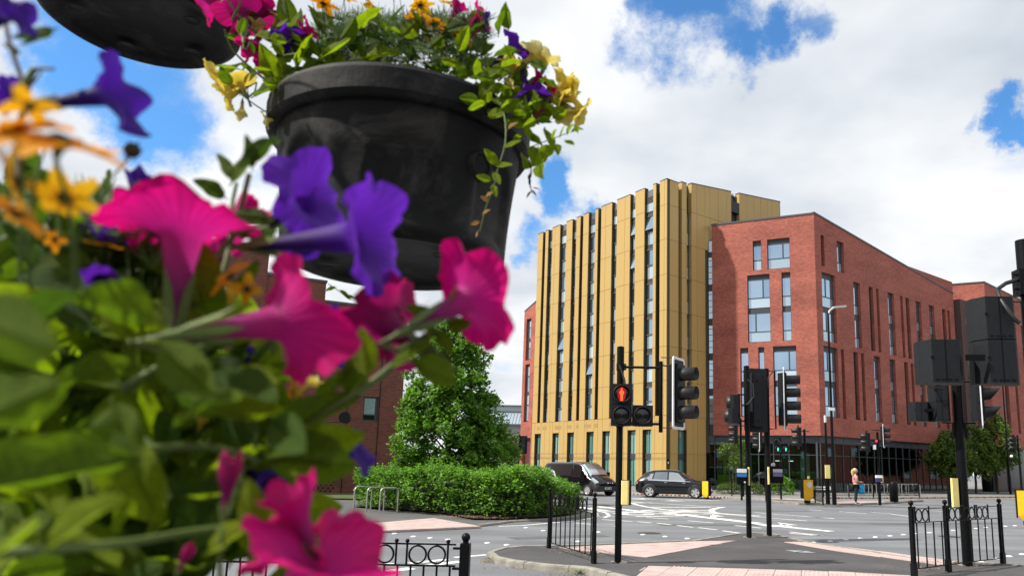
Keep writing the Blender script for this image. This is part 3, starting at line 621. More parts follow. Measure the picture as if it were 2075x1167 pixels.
p=MB(); p.b2(-.62,-.2,.2,.3,.1,3.9,0); p.build('door',DARKF,rb,FL2)
p=MB(); p.add([(-2.0,-.03,tp(-2)),(0,-.03,tp(0)),(0,-.03,tp(0)+.12),(-2,-.03,tp(-2)+.12)],[(0,1,2,3)]); p.add([(-2.0,-.03,tp(-2)+.12),(0,-.03,tp(0)+.12),(0,.4,tp(0)+.12),(-2,.4,tp(-2)+.12)],[(0,1,2,3)]); p.build('coping',COPE,rb,FL2)
# ================================================================ RED BRICK BUILDING
br=thing('brick_building','red brick block with deep window slots above a dark glazed ground floor','building',(K0.x,K0.y,0))
BF=frame(K0,-dD); BR=frame(K0,dB)
tF=lambda x:22.06; tR=lambda x:22.12-.1195*x
DE=.28
OF=[(-4.92,-4.24,17.82,20.33,'s'),(-3.75,-1.94,17.82,20.33,'R'),(-5.42,-3.60,11.85,17.45,'R'),(-2.66,-1.96,11.85,17.45,'s'),(-6.08,-5.42,5.88,11.44,'s'),(-4.62,-4.15,5.88,11.44,'s'),(-3.45,-1.65,5.88,11.44,'R')]
b=MB(); wall(b,-8.35,0,4.40,tF,[o[:4] for o in OF],DE); b.build('front_wall',BRICK,br,BF)
OR=[(.87,1.34,17.95,20.54,'d'),(3.13,4.14,17.9,20.54,'w'),(.82,2.71,11.85,17.45,'W'),(5.36,6.40,11.85,17.45,'w'),(7.75,8.41,11.85,17.45,'d'),(8.92,9.36,11.85,17.45,'d'),(10.83,11.88,11.85,17.45,'w'),(12.96,13.41,11.85,17.45,'d'),(13.93,14.57,11.85,17.45,'d'),(15.71,16.71,11.85,17.45,'w'),(18.19,19.22,11.85,17.45,'w'),(20.80,21.50,11.85,17.45,'d'),(21.86,22.34,11.85,17.45,'d'),
    (.78,2.69,5.87,11.45,'W'),(3.18,3.62,5.87,11.45,'d'),(4.97,5.63,5.87,11.45,'d'),(6.12,6.58,5.87,11.45,'d'),(8.07,9.08,5.87,11.45,'w'),(10.59,11.57,5.87,11.45,'w'),(13.09,13.73,5.87,11.45,'d'),(14.25,14.70,5.87,11.45,'d'),(15.71,16.62,5.87,11.45,'w'),(18.2,19.2,5.87,11.45,'w'),(20.4,21.0,5.87,11.45,'d'),(21.6,22.1,5.87,11.45,'d')]
b=MB(); wall(b,0,23.3,4.40,tR,[o[:4] for o in OR],.34); b.build('side_wall',BRICK,br,BR)
b=MB(); b.add([(23.3,0,4.4),(23.3,9,4.4),(23.3,9,19.3),(23.3,0,19.33)],[(0,1,2,3)],0,False,[[(0,4.4),(9,4.4),(9,19.3),(0,19.3)]]); b.build('end_wall',BRICK,br,BR)
# copings and roof, soffit
b=MB(); 
def slope_bar(b,x0,x1,z0f,h,y0=-.05,y1=.4):
    b.add([(x0,y0,z0f(x0)),(x1,y0,z0f(x1)),(x1,y0,z0f(x1)+h),(x0,y0,z0f(x0)+h),(x0,y1,z0f(x0)),(x1,y1,z0f(x1)),(x1,y1,z0f(x1)+h),(x0,y1,z0f(x0)+h)],[(0,1,2,3),(5,4,7,6),(4,0,3,7),(1,5,6,2),(3,2,6,7),(4,5,1,0)])
slope_bar(b,-8.4,.02,tF,.14); b.build('coping',COPE,br,BF)
b=MB(); slope_bar(b,.0,23.35,tR,.14); b.build('coping',COPE,br,BR)
def foot(off=0.35): # building footprint corner points in world
    f0=K0-(-dD)*8.35; return f0
Pk=K0; Pl=K0+dD*8.35; Pr=K0+dB*23.3
inn=Vector((-dB.y,dB.x))
b=MB(); poly=[Pk+Vector((-.02,.45)),Pr+inn*.4-dB*.1,Pr+inn*12,Pl+Vector((.1,9)),Pl+Vector((.12,.38))]
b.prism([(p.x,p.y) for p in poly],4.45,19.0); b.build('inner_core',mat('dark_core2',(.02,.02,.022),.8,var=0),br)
b=MB(); poly=[Pk,Pr,Pr+inn*12,Pl+Vector((2,9)),Pl]; b.sheet([(p.x,p.y) for p in poly][::-1],4.401); b.build('soffit',FASC,br)
def bwin(M,o,fr,dep,double):
    x0,x1,z0,z1,k=o; w=x1-x0
    n=2 if (z1-z0)>4 else 1; h=(z1-z0)/n
    f=MB(); fw=.055 if k!='d' else .05
    f.b2(x0,x0+fw,dep,dep+.08,z0,z1); f.b2(x1-fw,x1,dep,dep+.08,z0,z1); f.b2(x0,x1,dep,dep+.08,z0,z0+.07)
    panes=[]
    if k=='d':
        f.b2(x0,x1,dep+.05,dep+.08,z0,z1); f.b2(x0,x1,dep,dep+.08,z0+ (z1-z0)*.45,z0+(z1-z0)*.45+.06)
        return f.build('slot_panel',DARKF,br,M)
    for i in range(n):
        a=z0+i*h; t=a+h
        f.b2(x0,x1,dep-.01,dep+.08,t-.42,t)                     # head panel / spandrel
        f.b2(x0,x1,dep,dep+.08,a+.84,a+.91)                     # transom
        panes.append((x0+fw,x1-fw,a+.07,a+.84,GLASSL))
        if w>1.5:
            sx=x0+w*(.68 if (i==n-1) else .34) if k=='R' else x0+w*.45
            f.b2(sx-.05,sx+.05,dep,dep+.08,a+.9,t-.4)
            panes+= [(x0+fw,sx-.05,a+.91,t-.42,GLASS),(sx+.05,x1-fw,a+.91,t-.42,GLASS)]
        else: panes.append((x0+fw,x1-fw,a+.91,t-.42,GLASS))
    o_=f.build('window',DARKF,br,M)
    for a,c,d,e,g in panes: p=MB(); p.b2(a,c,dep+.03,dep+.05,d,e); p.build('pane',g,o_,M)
for o in OF: bwin(BF,o,br,.2,1)
for o in OR: bwin(BR,o,br,.24,1)
# ground floor: fascia, mullions, glass, room behind
def ground_front(M,x0,x1,step,dep,par):
    b=MB(); b.b2(x0,x1,dep,dep+.25,3.86,4.40); 
    k=x0+step
    while k<x1-.1: b.b2(k-.012,k+.012,dep-.01,dep,3.86,4.40,1); k+=step
    b.build('fascia',[FASC,DARKF],par,M)
    k=x0; n=int(round((x1-x0)/step)); st=(x1-x0)/n
    for i in range(n+1): cube('mullion',FASC,par,M,x0+i*st-.035,x0+i*st+.035,dep+.02,dep+.16,.1,3.86)
    for i in range(n): cube('shop_pane',SHOP,par,M,x0+i*st+.035,x0+(i+1)*st-.035,dep+.08,dep+.10,.1,3.86)
    b=MB(); b.b2(x0,x1,dep+.04,dep+.14,.1,.2); b.b2(x0,x1,dep+.05,dep+.13,2.9,2.95); b.build('sill_rail',FASC,par,M)
ground_front(BF,-8.35,-.1,1.18,.35,br); ground_front(BR,.1,23.2,1.18,.35,br)
# interior seen through the glass
b=MB()
poly=[Pk+Vector((-.1,.6)),Pr+inn*.6,Pr+inn*7,Pl+Vector((4,8)),Pl+Vector((.25,.8))]
b.sheet([(p.x,p.y) for p in poly],.12); b.build('shop_floor',mat('shop_floor',(.10,.10,.10),.5,var=.1),br)
b=MB(); b.b2(-8.3,-6.2,1.0,1.1,.12,3.9); b.build('yellow_wall',mat('yellow_wall',(.70,.66,.03),.7,var=.05),br,BF)
b=MB(); b.b2(-6.3,1.5,7,7.1,.12,4.3); b.build('back_wall',mat('room_wall',(.055,.07,.062),.8,var=.4,scale=.6),br,BF)
b=MB(); b.b2(4.2,23,5.5,5.6,.12,4.3); b.build('back_wall',mat('room_wall2',(.055,.062,.06),.8,var=.45,scale=.6),br,BR)
for x in (-8.0,-7.35,-6.9):
    p=MB(); p.b2(x-.2,x+.2,.94,1.0,1.3,2.4,0); p.b2(x-.14,x+.14,.92,.94,1.4,2.3,1); p.build('picture',[DARKF,mat('picture_print',(.35,.33,.22),.5,var=.4,scale=6)],br,BF)
for M_,x,y in ((BF,-1.35,.95),(BF,-5.9,1.3),(BR,4,1.6),(BR,9.5,1.6),(BR,15,1.6),(BR,20.5,1.6)):
    p=MB(); p.cyl((x,y,.12),(x,y,3.1),.36,n=24,mi=0); p.cyl((x,y,3.1),(x,y,4.3),.36,n=24,mi=1); p.build('column',[mat('pale_green_column',(.50,.62,.45),.6,var=.1),FASC],br,M_)
b=MB()
for k in range(9):
    z=.3+k*.38; b.add([(.15,.55,z),(.95,.55,z+.75),(.95,.55,z+.93),(.15,.55,z+.18)],[(0,1,2,3)]); b.add([(.95,.55,z+.75),(1.75,.55,z),(1.75,.55,z+.18),(.95,.55,z+.93)],[(0,1,2,3)])
for k in range(7):
    z=1.0+k*.34; b.add([(4.6,.55,z),(5.9,.55,z+1.0),(5.9,.55,z+1.14),(4.6,.55,z+.14)],[(0,1,2,3)])
b.build('window_stripes',mat('pale_stripe',(.42,.45,.44),.6,var=.1),br,BR)
b=MB(); b.b2(-4.6,-2.9,1.6,2.2,.12,.75); b.b2(-4.6,-2.9,2.1,2.3,.7,1.15); b.b2(-2.3,-1.9,1.8,2.4,.12,1.0); b.build('seating',mat('seat_green',(.16,.22,.15),.7,var=.1),br,BF)
b=MB()
for k,x in enumerate((-4.3,-3.2,-2.2)): b.b2(x-.25,x+.25,6.4,6.45,2.5,2.55)
b.build('ceiling_lamp',mat('lamp_on',(.8,.8,.75),.4,var=0,emit=(1,.95,.85),estr=2.0),br,BF)
# glazed stair link between gold and brick
b=MB(); zz=4.4
lk=thing('glass_stair_link','thin glazed stair strip with dark floor bands between gold block and brick corner','building',(9.75,59.95,0))
LKF=frame(Pl+dD*.62,-dD)
b=MB(); b.b2(-.02,.66,.3,.6,4.4,20.9); b.build('strip_wall',DARKF,lk,LKF)
for s in range(6):
    z0=5.3+s*2.93
    if s>=5:
        cube('link_pane',GLASSL,lk,LKF,.06,.60,.27,.295,z0-.1,20.8); continue
    if z0<8: g=SHOP
    for k in range(4): cube('link_pane',GLASSL if s>0 else glassmat('dim_glass',(.6,.6,.62),.1,.05,(.03,.03,.035)),lk,LKF,.06,.60,.27,.295,z0+k*.52,z0+k*.52+.47)
    cube('link_pane',GLASSL,lk,LKF,.06,.60,.27,.295,z0+2.08,z0+2.33)
cube('link_fascia',FASC,lk,LKF,-.05,.68,.2,.6,3.86,4.4); cube('link_door_glass',SHOP,lk,LKF,0,.6,.3,.32,.1,3.86)
# ---- second brick block further right
br2=thing('brick_building','further red brick block with tall slots, partly hidden behind the large signal','building',(K0.x+dB.x*25,K0.y+dB.y*25,0))
K2=K0+dB*26.0+Vector((dB.y,-dB.x))*1.9
B2=frame(K2,dB); B2L=frame(K2,-dD)
t2=lambda x:20.6-.05*x
b=MB(); ops=[(3.0+i*2.6,3.0+i*2.6+(.6 if i%2 else 1.0),z,z+5.6) for i in range(9) for z in (5.9,11.8)]
wall(b,0,30,4.4,t2,ops,.34); b.build('side_wall',BRICK,br2,B2)
b=MB(); wall(b,-3.0,0,4.4,lambda x:20.6,[],.3); b.build('return_wall',BRICK,br2,B2L)
for o in ops: cube('slot_panel',DARKF,br2,B2,o[0],o[1],.25,.35,o[2],o[3])
b=MB(); slope_bar(b,0,30,t2,.14); b.build('coping',COPE,br2,B2)
b=MB(); slope_bar(b,-3.05,0,lambda x:20.6,.14); b.build('coping',COPE,br2,B2L)
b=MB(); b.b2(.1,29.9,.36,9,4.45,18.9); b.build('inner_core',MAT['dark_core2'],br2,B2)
b=MB(); b.b2(0,30,.4,.6,.1,4.4); b.build('shop_base',mat('shop_dark',(.03,.034,.036),.15,var=.1),br2,B2)
b=MB(); b.b2(-2.4,0,1.4,5,4.4,18.8); b.build('recess_wall',mat('recess_brown',(.08,.05,.045),.7,var=.1),br2,B2)
for k in range(10): cube('mullion',FASC,br2,B2,.3+k*3,.42+k*3,.3,.42,.1,4.4)
# ================================================================ BROWN BRICK BUILDING, LEFT
LB0=Vector((-12.2,39.0)); ld=Vector((.875,.484))
lb=thing('brown_brick_building','dark brown brick building with stepped parapet behind the pink flowers','building',(-16,38,0))
# find along-wall coordinate of photo columns
def along(P0,d,px,py):
    r=ray(px,py); det=-r.x*d.y+d.x*r.y
    t=(-P0.x*d.y+d.x*P0.y)/det; u=(r.x*P0.y-r.y*P0.x)/det
    return (u if abs((r.x*t-P0.x)-u*d.x)<1e-3 else -u), EYE+r.z*t
def U(px,py): return along(LB0,ld,px,py)
LBF=frame(LB0,ld)
x_end=U(815,820)[0]; x_mid=U(660,590)[0]; x_tw=U(545,520)[0]; z_mid=U(655,572)[1]; z_tw=U(540,506)[1]; z_low=U(740,622)[1]
w0=U(734,852); w1=U(768,805)
b=MB(); wins=[(w0[0],w1[0],w0[1],w1[1])]
wall(b,x_mid,x_end,0,z_low,wins,.18); b.b2(x_mid,x_end-.01,.2,9,0,z_low-.05); b.add([(x_end,0,0),(x_end,9,0),(x_end,9,z_low),(x_end,0,z_low)],[(0,1,2,3)],0,False,[[(0,0),(9,0),(9,z_low),(0,z_low)]])
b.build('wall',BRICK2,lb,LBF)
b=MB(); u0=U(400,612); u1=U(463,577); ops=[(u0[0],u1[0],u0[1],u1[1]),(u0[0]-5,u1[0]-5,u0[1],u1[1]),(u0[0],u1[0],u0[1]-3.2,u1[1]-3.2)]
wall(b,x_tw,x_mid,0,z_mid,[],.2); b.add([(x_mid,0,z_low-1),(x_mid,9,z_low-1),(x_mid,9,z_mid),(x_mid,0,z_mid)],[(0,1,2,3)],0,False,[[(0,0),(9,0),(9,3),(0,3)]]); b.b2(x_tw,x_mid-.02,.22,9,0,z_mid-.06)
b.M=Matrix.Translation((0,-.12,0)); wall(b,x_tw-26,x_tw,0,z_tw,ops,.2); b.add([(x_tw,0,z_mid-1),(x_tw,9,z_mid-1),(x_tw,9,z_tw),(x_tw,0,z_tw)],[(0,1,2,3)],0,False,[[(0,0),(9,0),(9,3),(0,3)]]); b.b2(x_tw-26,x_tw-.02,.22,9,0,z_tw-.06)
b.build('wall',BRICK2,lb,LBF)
b=MB(); b.b2(x_mid,x_end+.05,-.05,.4,z_low,z_low+.12); b.b2(x_tw,x_mid+.05,-.05,.4,z_mid,z_mid+.12); b.b2(x_tw-26,x_tw+.05,-.17,.3,z_tw,z_tw+.12); b.build('coping',COPE,lb,LBF)
b=MB(); s0=U(541,556); s1=U(573,544); b.b2(s0[0],s1[0],1.0,1.6,z_mid,s1[1]); b.build('rooflight',GLASSL,lb,LBF)
f=MB(); x0,x1,z0,z1=wins[0]; f.b2(x0,x1,.1,.16,z0,z1); fo=f.build('window',DARKF,lb,LBF)
p=MB(); p.b2(x0+.07,x1-.16,.085,.1,z0+.36,z1-.07); p.build('pane',mat('blind_glass',(.20,.30,.29),.25,var=.12,scale=5,spec=.8),fo,LBF)
p=MB(); p.b2(x0+.07,x1-.16,.085,.1,z0+.08,z0+.30); p.build('pane',mat('black_glass',(.01,.012,.012),.1,var=0),fo,LBF)
for x0,x1,z0,z1 in ops:
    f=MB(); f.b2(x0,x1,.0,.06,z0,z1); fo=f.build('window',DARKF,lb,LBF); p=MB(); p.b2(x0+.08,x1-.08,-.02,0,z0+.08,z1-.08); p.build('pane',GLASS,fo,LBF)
# hit-and-miss brick screens: bricks picked out of the wall
PR=mat('shadow_gap',(.012,.01,.01),.9,var=0)
for (pa,pb,pt,pbm) in (((636,1008),(676,1008),930,1008),((721,1002),(748,1002),948,1000)):
    x0=U(*pa)[0]; x1=U(*pb)[0]; z1=U((pa[0]+pb[0])/2,pt)[1]
    b=MB(); n=max(4,int((x1-x0)/.23)); m=max(6,int(z1/.16))
    for i in range(n):
        for j in range(m):
            xx=x0+(i+(.5 if j%2 else 0))*(x1-x0)/n; zz=.15+j*(z1-.15)/m
            b.b2(xx,xx+.10,-.012,.02,zz,zz+.095)
    o=b.build('brick_screen_gap',PR,lb,LBF); o['kind']='stuff'
b=MB(); xj=U(771,800)[0]; b.b2(xj-.04,xj,-.03,.0,0,z_low); xj=U(706,800)[0]; b.b2(xj-.04,xj,-.03,.0,0,z_low); b.build('movement_joint',PR,lb,LBF)
# ================================================================ WHITE SHED, STONE HOUSE FAR LEFT OF CENTRE
ws=thing('industrial_building','pale grey metal clad building with ribbed sloping roof, behind the round tree','building',(-8,92,0))
WP=mat('pale_cladding',(.42,.47,.52),.5,var=.05); WR=mat('ribbed_roof',(.30,.36,.42),.45,var=.05,metal=.2)
za=at(1000,818,92).z; zb=at(1000,833,92).z; zc=at(1000,859,92).z; x0=at(930,900,92).x; x1=at(1075,900,92).x
b=MB(); b.b2(x0,x1,92,104,0,zc); b.build('wall',WP,ws)
b=MB(); b.add([(x0,91.6,zc),(x1,91.6,zc),(x1,94.5,zb),(x0,94.5,zb)],[(0,1,2,3)]); b.b2(x0,x1,94.5,104,zc,zb); b.build('roof',WR,ws)
b=MB(); 
for k in range(22):
    xx=x0+k*(x1-x0)/22; b.add([(xx,91.55,zc+.03),(xx+.08,91.55,zc+.03),(xx+.08,94.45,zb+.04),(xx,94.45,zb+.04)],[(0,1,2,3)])
b.build('roof_rib',mat('rib_dark',(.2,.25,.3),.5,var=0),ws)
b=MB(); b.b2(x0,x1,95,104,zb,za,0); b.b2(x0,x1,94.9,95,zb+.0,zb+.25,1); b.b2(x0,x1,91.5,91.7,zc-.2,zc+.05,1); b.b2(x0,x1,94.8,104,za,za+.12,1); b.build('upper_wall',[WP,mat('gutter',(.08,.10,.11),.5,var=0)],ws)
wx0=at(1013,880,92).x; wx1=at(1025,880,92).x; b=MB(); b.b2(wx0,wx1,91.9,92,at(1018,892,92).z,at(1018,871,92).z,0); f=b.build('window',DARKF,ws)
b=MB(); b.b2(wx0+.12,wx1-.25,91.85,91.9,at(1018,891,92).z,at(1018,873,92).z); b.build('pane',GLASSG,f)
sh=thing('stone_house','small stone house with a slate roof beside the orange brick wing','house',(-7.5,84,0))
hx0=at(1016,930,84).x; hx1=at(1056,930,84).x; he=at(1030,896,84).z; hr=at(1042,882,84).z
ST=mat('sandstone',(.34,.25,.16),.9,var=.25,scale=3,bump=.4,bscale=20)
b=MB(); b.b2(hx0,hx1+2,84,90,0,he); b.build('wall',ST,sh)
b=MB(); b.add([(hx0-.2,83.8,he),(hx1+2,83.8,he),(hx1+2,87,hr+.3),(hx0+1.2,87,hr+.3)],[(0,1,2,3)]); b.build('roof',mat('slate',(.13,.12,.12),.7,var=.2),sh)
b=MB(); b.b2(at(1042,940,84).x,at(1051,940,84).x,83.9,84,0,2.6); b.build('door',mat('blue_grey_door',(.16,.2,.25),.5,var=.05),sh)
b=MB(); b.b2(at(1024,940,80).x,at(1060,940,80).x,80,80.4,0,1.9); tag(b.build('boundary_wall',ST),'low stone wall in front of the small stone house','wall')
# ================================================================ STREET FURNITURE
def hood(b,x,z,r=.115,ln=.30,cut=False,mi=1,y0=-.08):
    """round hood pointing to -Y; cut ones are sliced at the lower lip"""
    n=20; vs=[]; 
    for k in range(n+1):
        a=2*math.pi*k/n-math.pi/2; c,s=math.cos(a),math.sin(a)
        l=ln if not cut else ln*(.28+.72*max(0,(s+1)/2)**.8)
        for rr,yy in ((r,y0),(r,y0-l),(r-.008,y0-l),(r-.008,y0)): vs.append((x+rr*c,yy,z+rr*s))
    b.add(vs,[(k*4+j,(k+1)*4+j,(k+1)*4+j+1,k*4+j+1) for k in range(n) for j in range(3)],mi,True)
def vehicle_head(par,M,n=3,cut=False,board=True,white=True,hb=.42,wb=.46,ln=.28):
    """n-aspect signal head; local front -Y, origin at the middle of the head"""
    H_=n*.325; root=MB(); root.prism([(-.15,-.08),(.15,-.08),(.15,.05),(.09,.13),(-.09,.13),(-.15,.05)],-H_/2,H_/2,0)
    for i in range(n+1): root.b2(-.152,.152,-.082,.02,-H_/2+i*.325-.006,-H_/2+i*.325+.006,1)
    for i in range(n): root.b2(-.02,.02,.13,.14,-H_/2+i*.325+.12,-H_/2+i*.325+.15,1)
    hd=root.build('signal_body',[CASE,BLACK],par,M)
    for i in range(n):
        z=-H_/2+.1625+i*.325
        b=MB(); hood(b,0,z,cut=cut,mi=0,ln=ln); b.build('hood',HOOD,hd,M)
        b=MB(); b.lathe([(.108,0),(.09,.02),(.001,.03)],20,0); Q=M@Matrix.Translation((0,-.082,z))@Matrix.Rotation(R(90),4,'X'); b.build('lens',LENS,hd,Q)
    if board:
        b=MB(); hh=H_/2+.13; w=wb/2
        def rr(w,h,r=.05):
            return [(cx_+r*math.cos(a),cz+r*math.sin(a)) for cx_,cz,a0 in ((w-r,h-r,0),(-w+r,h-r,90),(-w+r,-h+r,180),(w-r,-h+r,270)) for a in (R(a0),R(a0+45),R(a0+90))]
        o=rr(w,hh); i_=rr(w-.045,hh-.045,.03); m=len(o)
        b.add([(x,-.03,z) for x,z in o]+[(x,-.015,z) for x,z in o],[tuple(range(m)),tuple(range(m,2*m))[::-1]]+[(k,k+m,(k+1)%m+m,(k+1)%m) for k in range(m)],0)
        b.build('backing_board',CASE,hd,M)
        if white:
            b=MB(); b.add([(x,-.034,z) for x,z in o]+[(x,-.034,z) for x,z in i_]+[(x*1.01,-.012,z*1.004) for x,z in o],[(k,(k+1)%m,m+(k+1)%m,m+k) for k in range(m)]+[(k,2*m+k,2*m+(k+1)%m,(k+1)%m) for k in range(m)],0)
            b.build('white_border',WEDGE,hd,M)
    return hd
REDMAN=mat('red_man_lamp',(.8,.05,.01),.4,var=0,emit=(1,.10,.02),estr=1.5); GLOW=mat('red_glow',(.3,.0,.0),.4,var=0,emit=(.5,.003,.002),estr=.45)
GREENL=mat('green_lamp',(.02,.7,.4),.4,var=0,emit=(.02,1,.55),estr=2.0)
def man(b,x,z,s,y,mi=0,walk=0):
    b.add([(x+.11*s*math.cos(a),y,z+.62*s+.12*s*math.sin(a)) for a in [k*math.pi/5 for k in range(10)]],[tuple(range(10))],mi)
    P=[(-.13,.47),(.13,.47),(.30,.18),(.22,-.05),(.14,.0),(.14,-.25),(.13,-.78),(.22,-.85),(.03,-.85),(.0,-.25),(-.03,-.85),(-.22,-.85),(-.13,-.78),(-.14,-.25),(-.14,.0),(-.22,-.05),(-.30,.18)]
    b.add([(x+p*s,y,z+q*s) for p,q in P],[tuple(range(len(P)))[::-1]],mi)
def ped_head(par,M,side=1,red=False,green=False,s=1.0,so=1.0):
    """two boxes one above the other and a third beside the lower; local front -Y; origin at the middle of the lower box"""
    W=.355*s
    b=MB()
    for k,(x,z) in enumerate(((0,0),(0,W),(side*W*so,0))):
        h=W/2-.004; b.prism([(x-h,-.06),(x+h,-.06),(x+h,.03),(x+h-.07,.15),(x-h+.07,.15),(x-h,.03)],z-h,z+h,0)
        b.b2(x-.003,x+.003,.15,.153,z-h,z+h,1); b.b2(x+.1,x+.12,.15,.156,z+.02,z+.04,1)
        for q in range(4): b.b2(x-.09+q*.05,x-.06+q*.05,.12,.153,z-h+.02,z-h+.03,1)
    b.b2(W/2-.03 if side>0 else -W/2-.12,W/2+.12 if side>0 else -W/2+.03,.16,.18,.0,.05,1)
    hd=b.build('pedestrian_signal_body',[CASE,BLACK],par,M)
    for k,(x,z) in enumerate(((0,0),(0,W),(side*W*so,0))):
        c=MB(); hood(c,x,z,r=.145*s,ln=.10,y0=-.06,mi=0); c.build('hood',HOOD,hd,M)
        d=MB(); d.lathe([(.135*s,0),(.1*s,.006),(.001,.01)],24,0); Q=M@Matrix.Translation((x,-.062,z))@Matrix.Rotation(R(90),4,'X'); d.build('lens',LENS,hd,Q)
        if k==1 and red:
            e=MB(); man(e,x,z,.135,-.080,0); e.build('red_man',REDMAN,hd,M)
            e=MB(); e.add([(x+.07*math.cos(a),-.077,z+.12*math.sin(a)) for a in [q*math.pi/12 for q in range(24)]],[tuple(range(24))],0); e.build('red_halo',GLOW,hd,M)
        if k!=1 and green:
            e=MB(); man(e,x,z,.12,-.080,0); e.build('green_symbol',GREENL,hd,M)
    return hd
def sigpole(par,M,h,r=.057,cap=.34):
    b=MB(); b.cyl((0,0,0),(0,0,h-cap),r,n=20); b.cyl((0,0,h-cap),(0,0,h),r+.006,n=20); b.cyl((0,0,h),(0,0,h+.012),r-.01,r-.03,20); b.cyl((0,0,h-cap-.30),(0,0,h-cap),r+.003,n=20)
    o=b.build('pole',BLACK,par,M)
    b=MB(); b.box((.02,.05,.004),(.26,.2,.03)); b.build('base_plate',KERB,par,M)
    return o
def cable(par,M,pts,r=.012,name='cable'):
    b=MB(); b.tube(pts,r,8); return b.build(name,HOOD,par,M)
def button(par,M,z,ang,top=False,face=True):
    """yellow-backed push button box on the pole"""
    Q=M@Matrix.Rotation(ang,4,'Z')@Matrix.Translation((0,-.057-.07,z))
    b=MB(); b.b2(-.085,.085,-.075,.06,-.19,.19,1); b.b2(-.075,.075,-.02,.05,-.20,.20,1); o=b.build('push_button_box',[YEL2,BLACK],par,Q)
    b=MB(); b.prism([(-.087,-.06),(-.06,-.098),(.06,-.098),(.087,-.06)],-.185,.185); b.build('yellow_back',YEL2,o,Q)
    return o
def ybox(par,M,x,z,w=.13,h=.40,ang=0,y=-.07,dk=.03):
    Q=M@Matrix.Translation((x,y,z))@Matrix.Rotation(ang,4,'Z'); b=MB(); b.b2(-w/2-.004,w/2+dk,-.0,.10,-h/2-.01,h/2+.01); o=b.build('push_button_box',BLACK,par,Q)
    b=MB(); b.prism([(-w/2,0),(-w/2+.015,-.03),(w/2-.02,-.03),(w/2,0)],-h/2,h/2); b.build('yellow_back',YEL2,o,Q); return o
def arm(par,M,z,x1,y1=0,r=.022):
    b=MB(); b.tube([(0,0,z),(x1,y1,z)],r,8); b.cyl((0,0,z-.06),(0,0,z+.06),.07,n=16); b.b2(.06,.1,-.05,.05,z-.05,z-.03); b.b2(.06,.1,-.05,.05,z+.03,z+.05); return b.build('bracket_arm',BLACK,par,M)
# --- near signal with red man
g=G(1252,1140,.1)
t1=thing('traffic_signal','signal pole with the lit red man, standing on the crossing island','traffic light',(g.x,g.y,.1)); M=here(t1)
sigpole(t1,M,3.62)
z_low=2.42
ped_head(t1,M@Matrix.Translation((.015,-.22,z_low)),1,red=True)
arm(t1,M,3.27,.69); arm(t1,M,2.30,.69)
b=MB(); b.cyl((.70,0,2.16),(.70,0,3.38),.034,n=14); b.build('bracket_arm',BLACK,t1,M)
vehicle_head(t1,M@Matrix.Translation((.98,-.02,2.83))@Matrix.Rotation(R(58),4,'Z'),3)
cable(t1,M,[(.70,0,3.32),(.78,-.02,3.30),(.86,0,3.32),(.92,0,3.36)]); cable(t1,M,[(.7,0,3.65-.2),(.75,0,3.45),(.9,0,3.45)],.008); cable(t1,M,[(.7,0,2.24),(.9,0,2.24)],.008)
cable(t1,M,[(-.02,-.05,3.30),(.03,-.08,3.15),(.07,-.1,3.02),(.08,-.15,2.85)],.018)
ybox(t1,M,.10,1.15,.13,.39,R(-8),-.13)
# --- island signals in the middle
g=G(1518,1089,.1)
t2=thing('traffic_signal','left pole on the island tip, with side-facing pedestrian boxes and tall dark backboard','traffic light',(g.x,g.y,.1)); M=here(t2)
sigpole(t2,M,4.05,.062,.30)
vehicle_head(t2,M@Matrix.Translation((.26,.22,3.25))@Matrix.Rotation(R(186),4,'Z'),4,wb=.58,hb=.5,white=False)
ped_head(t2,M@Matrix.Translation((-.33,-.02,2.80))@Matrix.Rotation(R(-108),4,'Z'),1,s=1.0)
cable(t2,M,[(0,-.06,3.72),(.12,-.12,3.6),(.14,-.14,3.3),(.0,-.1,3.12),(-.14,-.06,3.1)],.016)
for z in (3.35,2.72): b=MB(); b.tube([(0,0,z),(-.24,-.06,z)],.018); b.build('bracket_arm',BLACK,t2,M)
ybox(t2,M,-.005,1.42,.05,.42,0,-.10,.02)
b=MB(); b.b2(-.31,-.05,-.16,-.04,1.24,1.62,0); b.b2(-.30,-.07,-.175,-.16,1.50,1.59,1); b.b2(-.30,-.07,-.175,-.16,1.40,1.49,2); b.cyl((-.12,-.17,1.28),(-.12,-.19,1.28),.02,n=10,mi=1); b.cyl((-.16,-.1,.95),(-.16,-.1,1.24),.04,n=10,mi=0)
b.build('control_box',[BLACK,WEDGE,mat('blue_label',(.03,.16,.45),.4,var=.05)],t2,M)
g=G(1559,1085,.1)
t3=thing('traffic_signal','right one of the two poles on the island tip, with a four-lamp head facing right','traffic light',(g.x,g.y,.1)); M=here(t3)
sigpole(t3,M,4.08,.064,.42)
vehicle_head(t3,M@Matrix.Translation((.42,-.02,3.32))@Matrix.Rotation(R(72),4,'Z'),4,wb=.52,ln=.33)
b=MB(); b.tube([(0,0,4.03),(.22,.02,4.03),(.22,.02,2.58),(0,0,2.58)],.02); b.build('bracket_arm',BLACK,t3,M)
cable(t3,M,[(-.03,-.06,3.7),(-.30,-.1,3.25),(-.42,-.12,3.45),(-.3,-.12,3.8),(-.34,-.12,3.95)],.016); cable(t3,M,[(.03,-.06,3.6),(.03,-.1,3.85),(.15,-.06,4.0),(.22,0,4.02)],.016)
ybox(t3,M,-.01,1.44,.06,.42,0,-.10,.01)
